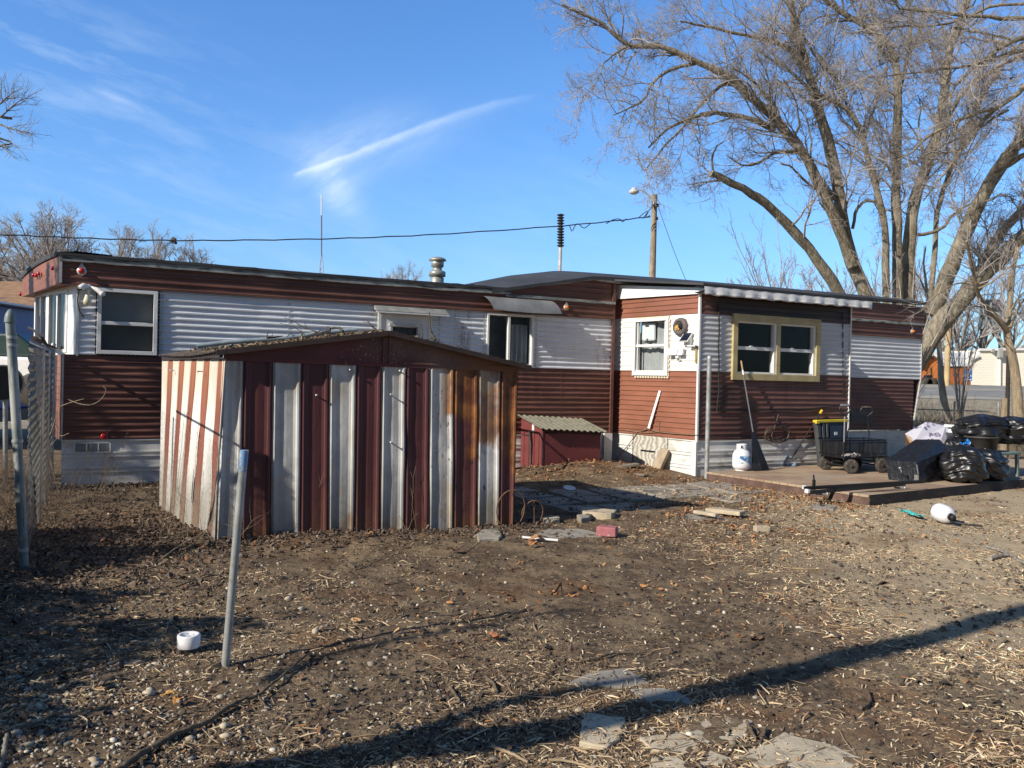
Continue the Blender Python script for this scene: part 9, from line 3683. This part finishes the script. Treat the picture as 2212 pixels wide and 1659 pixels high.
branch('long pale cane along the bottom edge left of the paving', [[B2(*p) for p in ((1270, 1590), (1400, 1610), (1560, 1655), (1650, 1690))], [B2(*p) for p in ((940, 1515), (1050, 1560), (1150, 1605))]], m_weed, [(0.007, 0.004), (0.008, 0.006)])
branch('short brown stick in the middle of the yard near the half buried concrete', [[B2(*p) for p in ((1450, 1045), (1560, 1030), (1650, 1000), (1790, 985))]], m_br, [(0.010, 0.006)])
branch('bent grey stick standing upright in front of the slabs', [[B2(*p) for p in ((690, 1165), (720, 1210), (745, 1270))], [B2(*p) for p in ((905, 1130), (950, 1165), (965, 1215))]], m_br, [(0.009, 0.008), (0.009, 0.007)])
branch('thin curved twig in front of the shed wall', [[(*B2(140, 515), 0.0), (*B2(200, 470), 0.05), (*B2(300, 420), 0.10), (*B2(420, 398), 0.12)], [(*B2(590, 415), 0.0), (*B2(680, 430), 0.02), (*B2(760, 400), 0.05), (*B2(840, 340), 0.08)]], m_br, [(0.005, 0.003), (0.006, 0.003)])
branch('pale stake poking up at the bottom left corner', [[(*B1(-10, 1680), 0.0), (*B1(20, 1640), 0.03), (*B1(38, 1585), 0.08)]], m_pale, [(0.011, 0.009)])
branch('long dark stems lying across the shade at the left', [[B1(*p) for p in ((0, 665), (200, 655), (400, 650), (640, 610), (810, 570))], [B1(*p) for p in ((1020, 610), (1120, 575), (1200, 540), (1285, 540))], [B1(*p) for p in ((1285, 560), (1250, 600), (1160, 640))]], m_twig, [(0.007, 0.005), (0.006, 0.004), (0.005, 0.003)])


# a few big leaves one can tell apart
def leaf(label, p, size, ang, col, seed):
    rg = np.random.default_rng(seed)
    C = gp(p, 0.02)
    f = MB()
    n = 11
    out = []
    G = []
    for i in range(n):
        u = i / (n - 1) * 2 - 1
        row = []
        w = math.sqrt(max(0, 1 - u * u)) * (0.62 + 0.30 * abs(math.sin(u * 5.0)))
        for j in range(5):
            v = (j / 2 - 1) * w
            X, Y = u * size, v * size * 0.8
            c, s = math.cos(ang), math.sin(ang)
            row.append((C[0] + X * c - Y * s, C[1] + (X * s + Y * c) * 0.8, C[2] + 0.4 * size * (0.5 + abs(v) * 0.8 + 0.45 * math.sin(u * 3 + seed)) + rg.normal(0, 0.004)))
        G.append(row)
    f.grid(np.array(G))
    o = f.build('dead_leaf', mat('leaf_' + str(seed), col, 0.85, 0.25, 40))
    tag(o, label, 'leaf', 'large dead leaves')


leaf('big curled orange leaf lying over the thin white pipe', B7(520, 930), 0.085, 0.3, (0.42, 0.20, 0.08), 1)
leaf('flat orange leaf half below the big curled one', B7(490, 975), 0.07, 1.2, (0.36, 0.17, 0.07), 2)
leaf('small orange leaf in the dirt below the pink block', B7(1195, 945), 0.05, 0.8, (0.40, 0.22, 0.12), 3)
leaf('dark brown curled leaf in front of the shed middle', B2(715, 395), 0.06, 0.4, (0.14, 0.075, 0.04), 4)
leaf('rusty fern like leaf in the middle of the yard', B2(955, 905), 0.06, 2.4, (0.33, 0.15, 0.07), 5)
leaf('orange leaf blown against the shed foot', B2(225, 305), 0.055, 0.2, (0.30, 0.15, 0.07), 6)
leaf('ochre leaf on the gravel in the left foreground', B1(970, 1240), 0.035, 0.1, (0.44, 0.24, 0.07), 7)
leaf('ochre folded leaf beside the other one on the gravel', B1(1035, 1272), 0.035, 1.3, (0.42, 0.21, 0.06), 8)
leaf('brown leaf by the fence at the left', B1(618, 345), 0.055, 0.6, (0.22, 0.10, 0.05), 9)

for o in list(scene.objects):
    if '_base' in o:
        del o['_base']
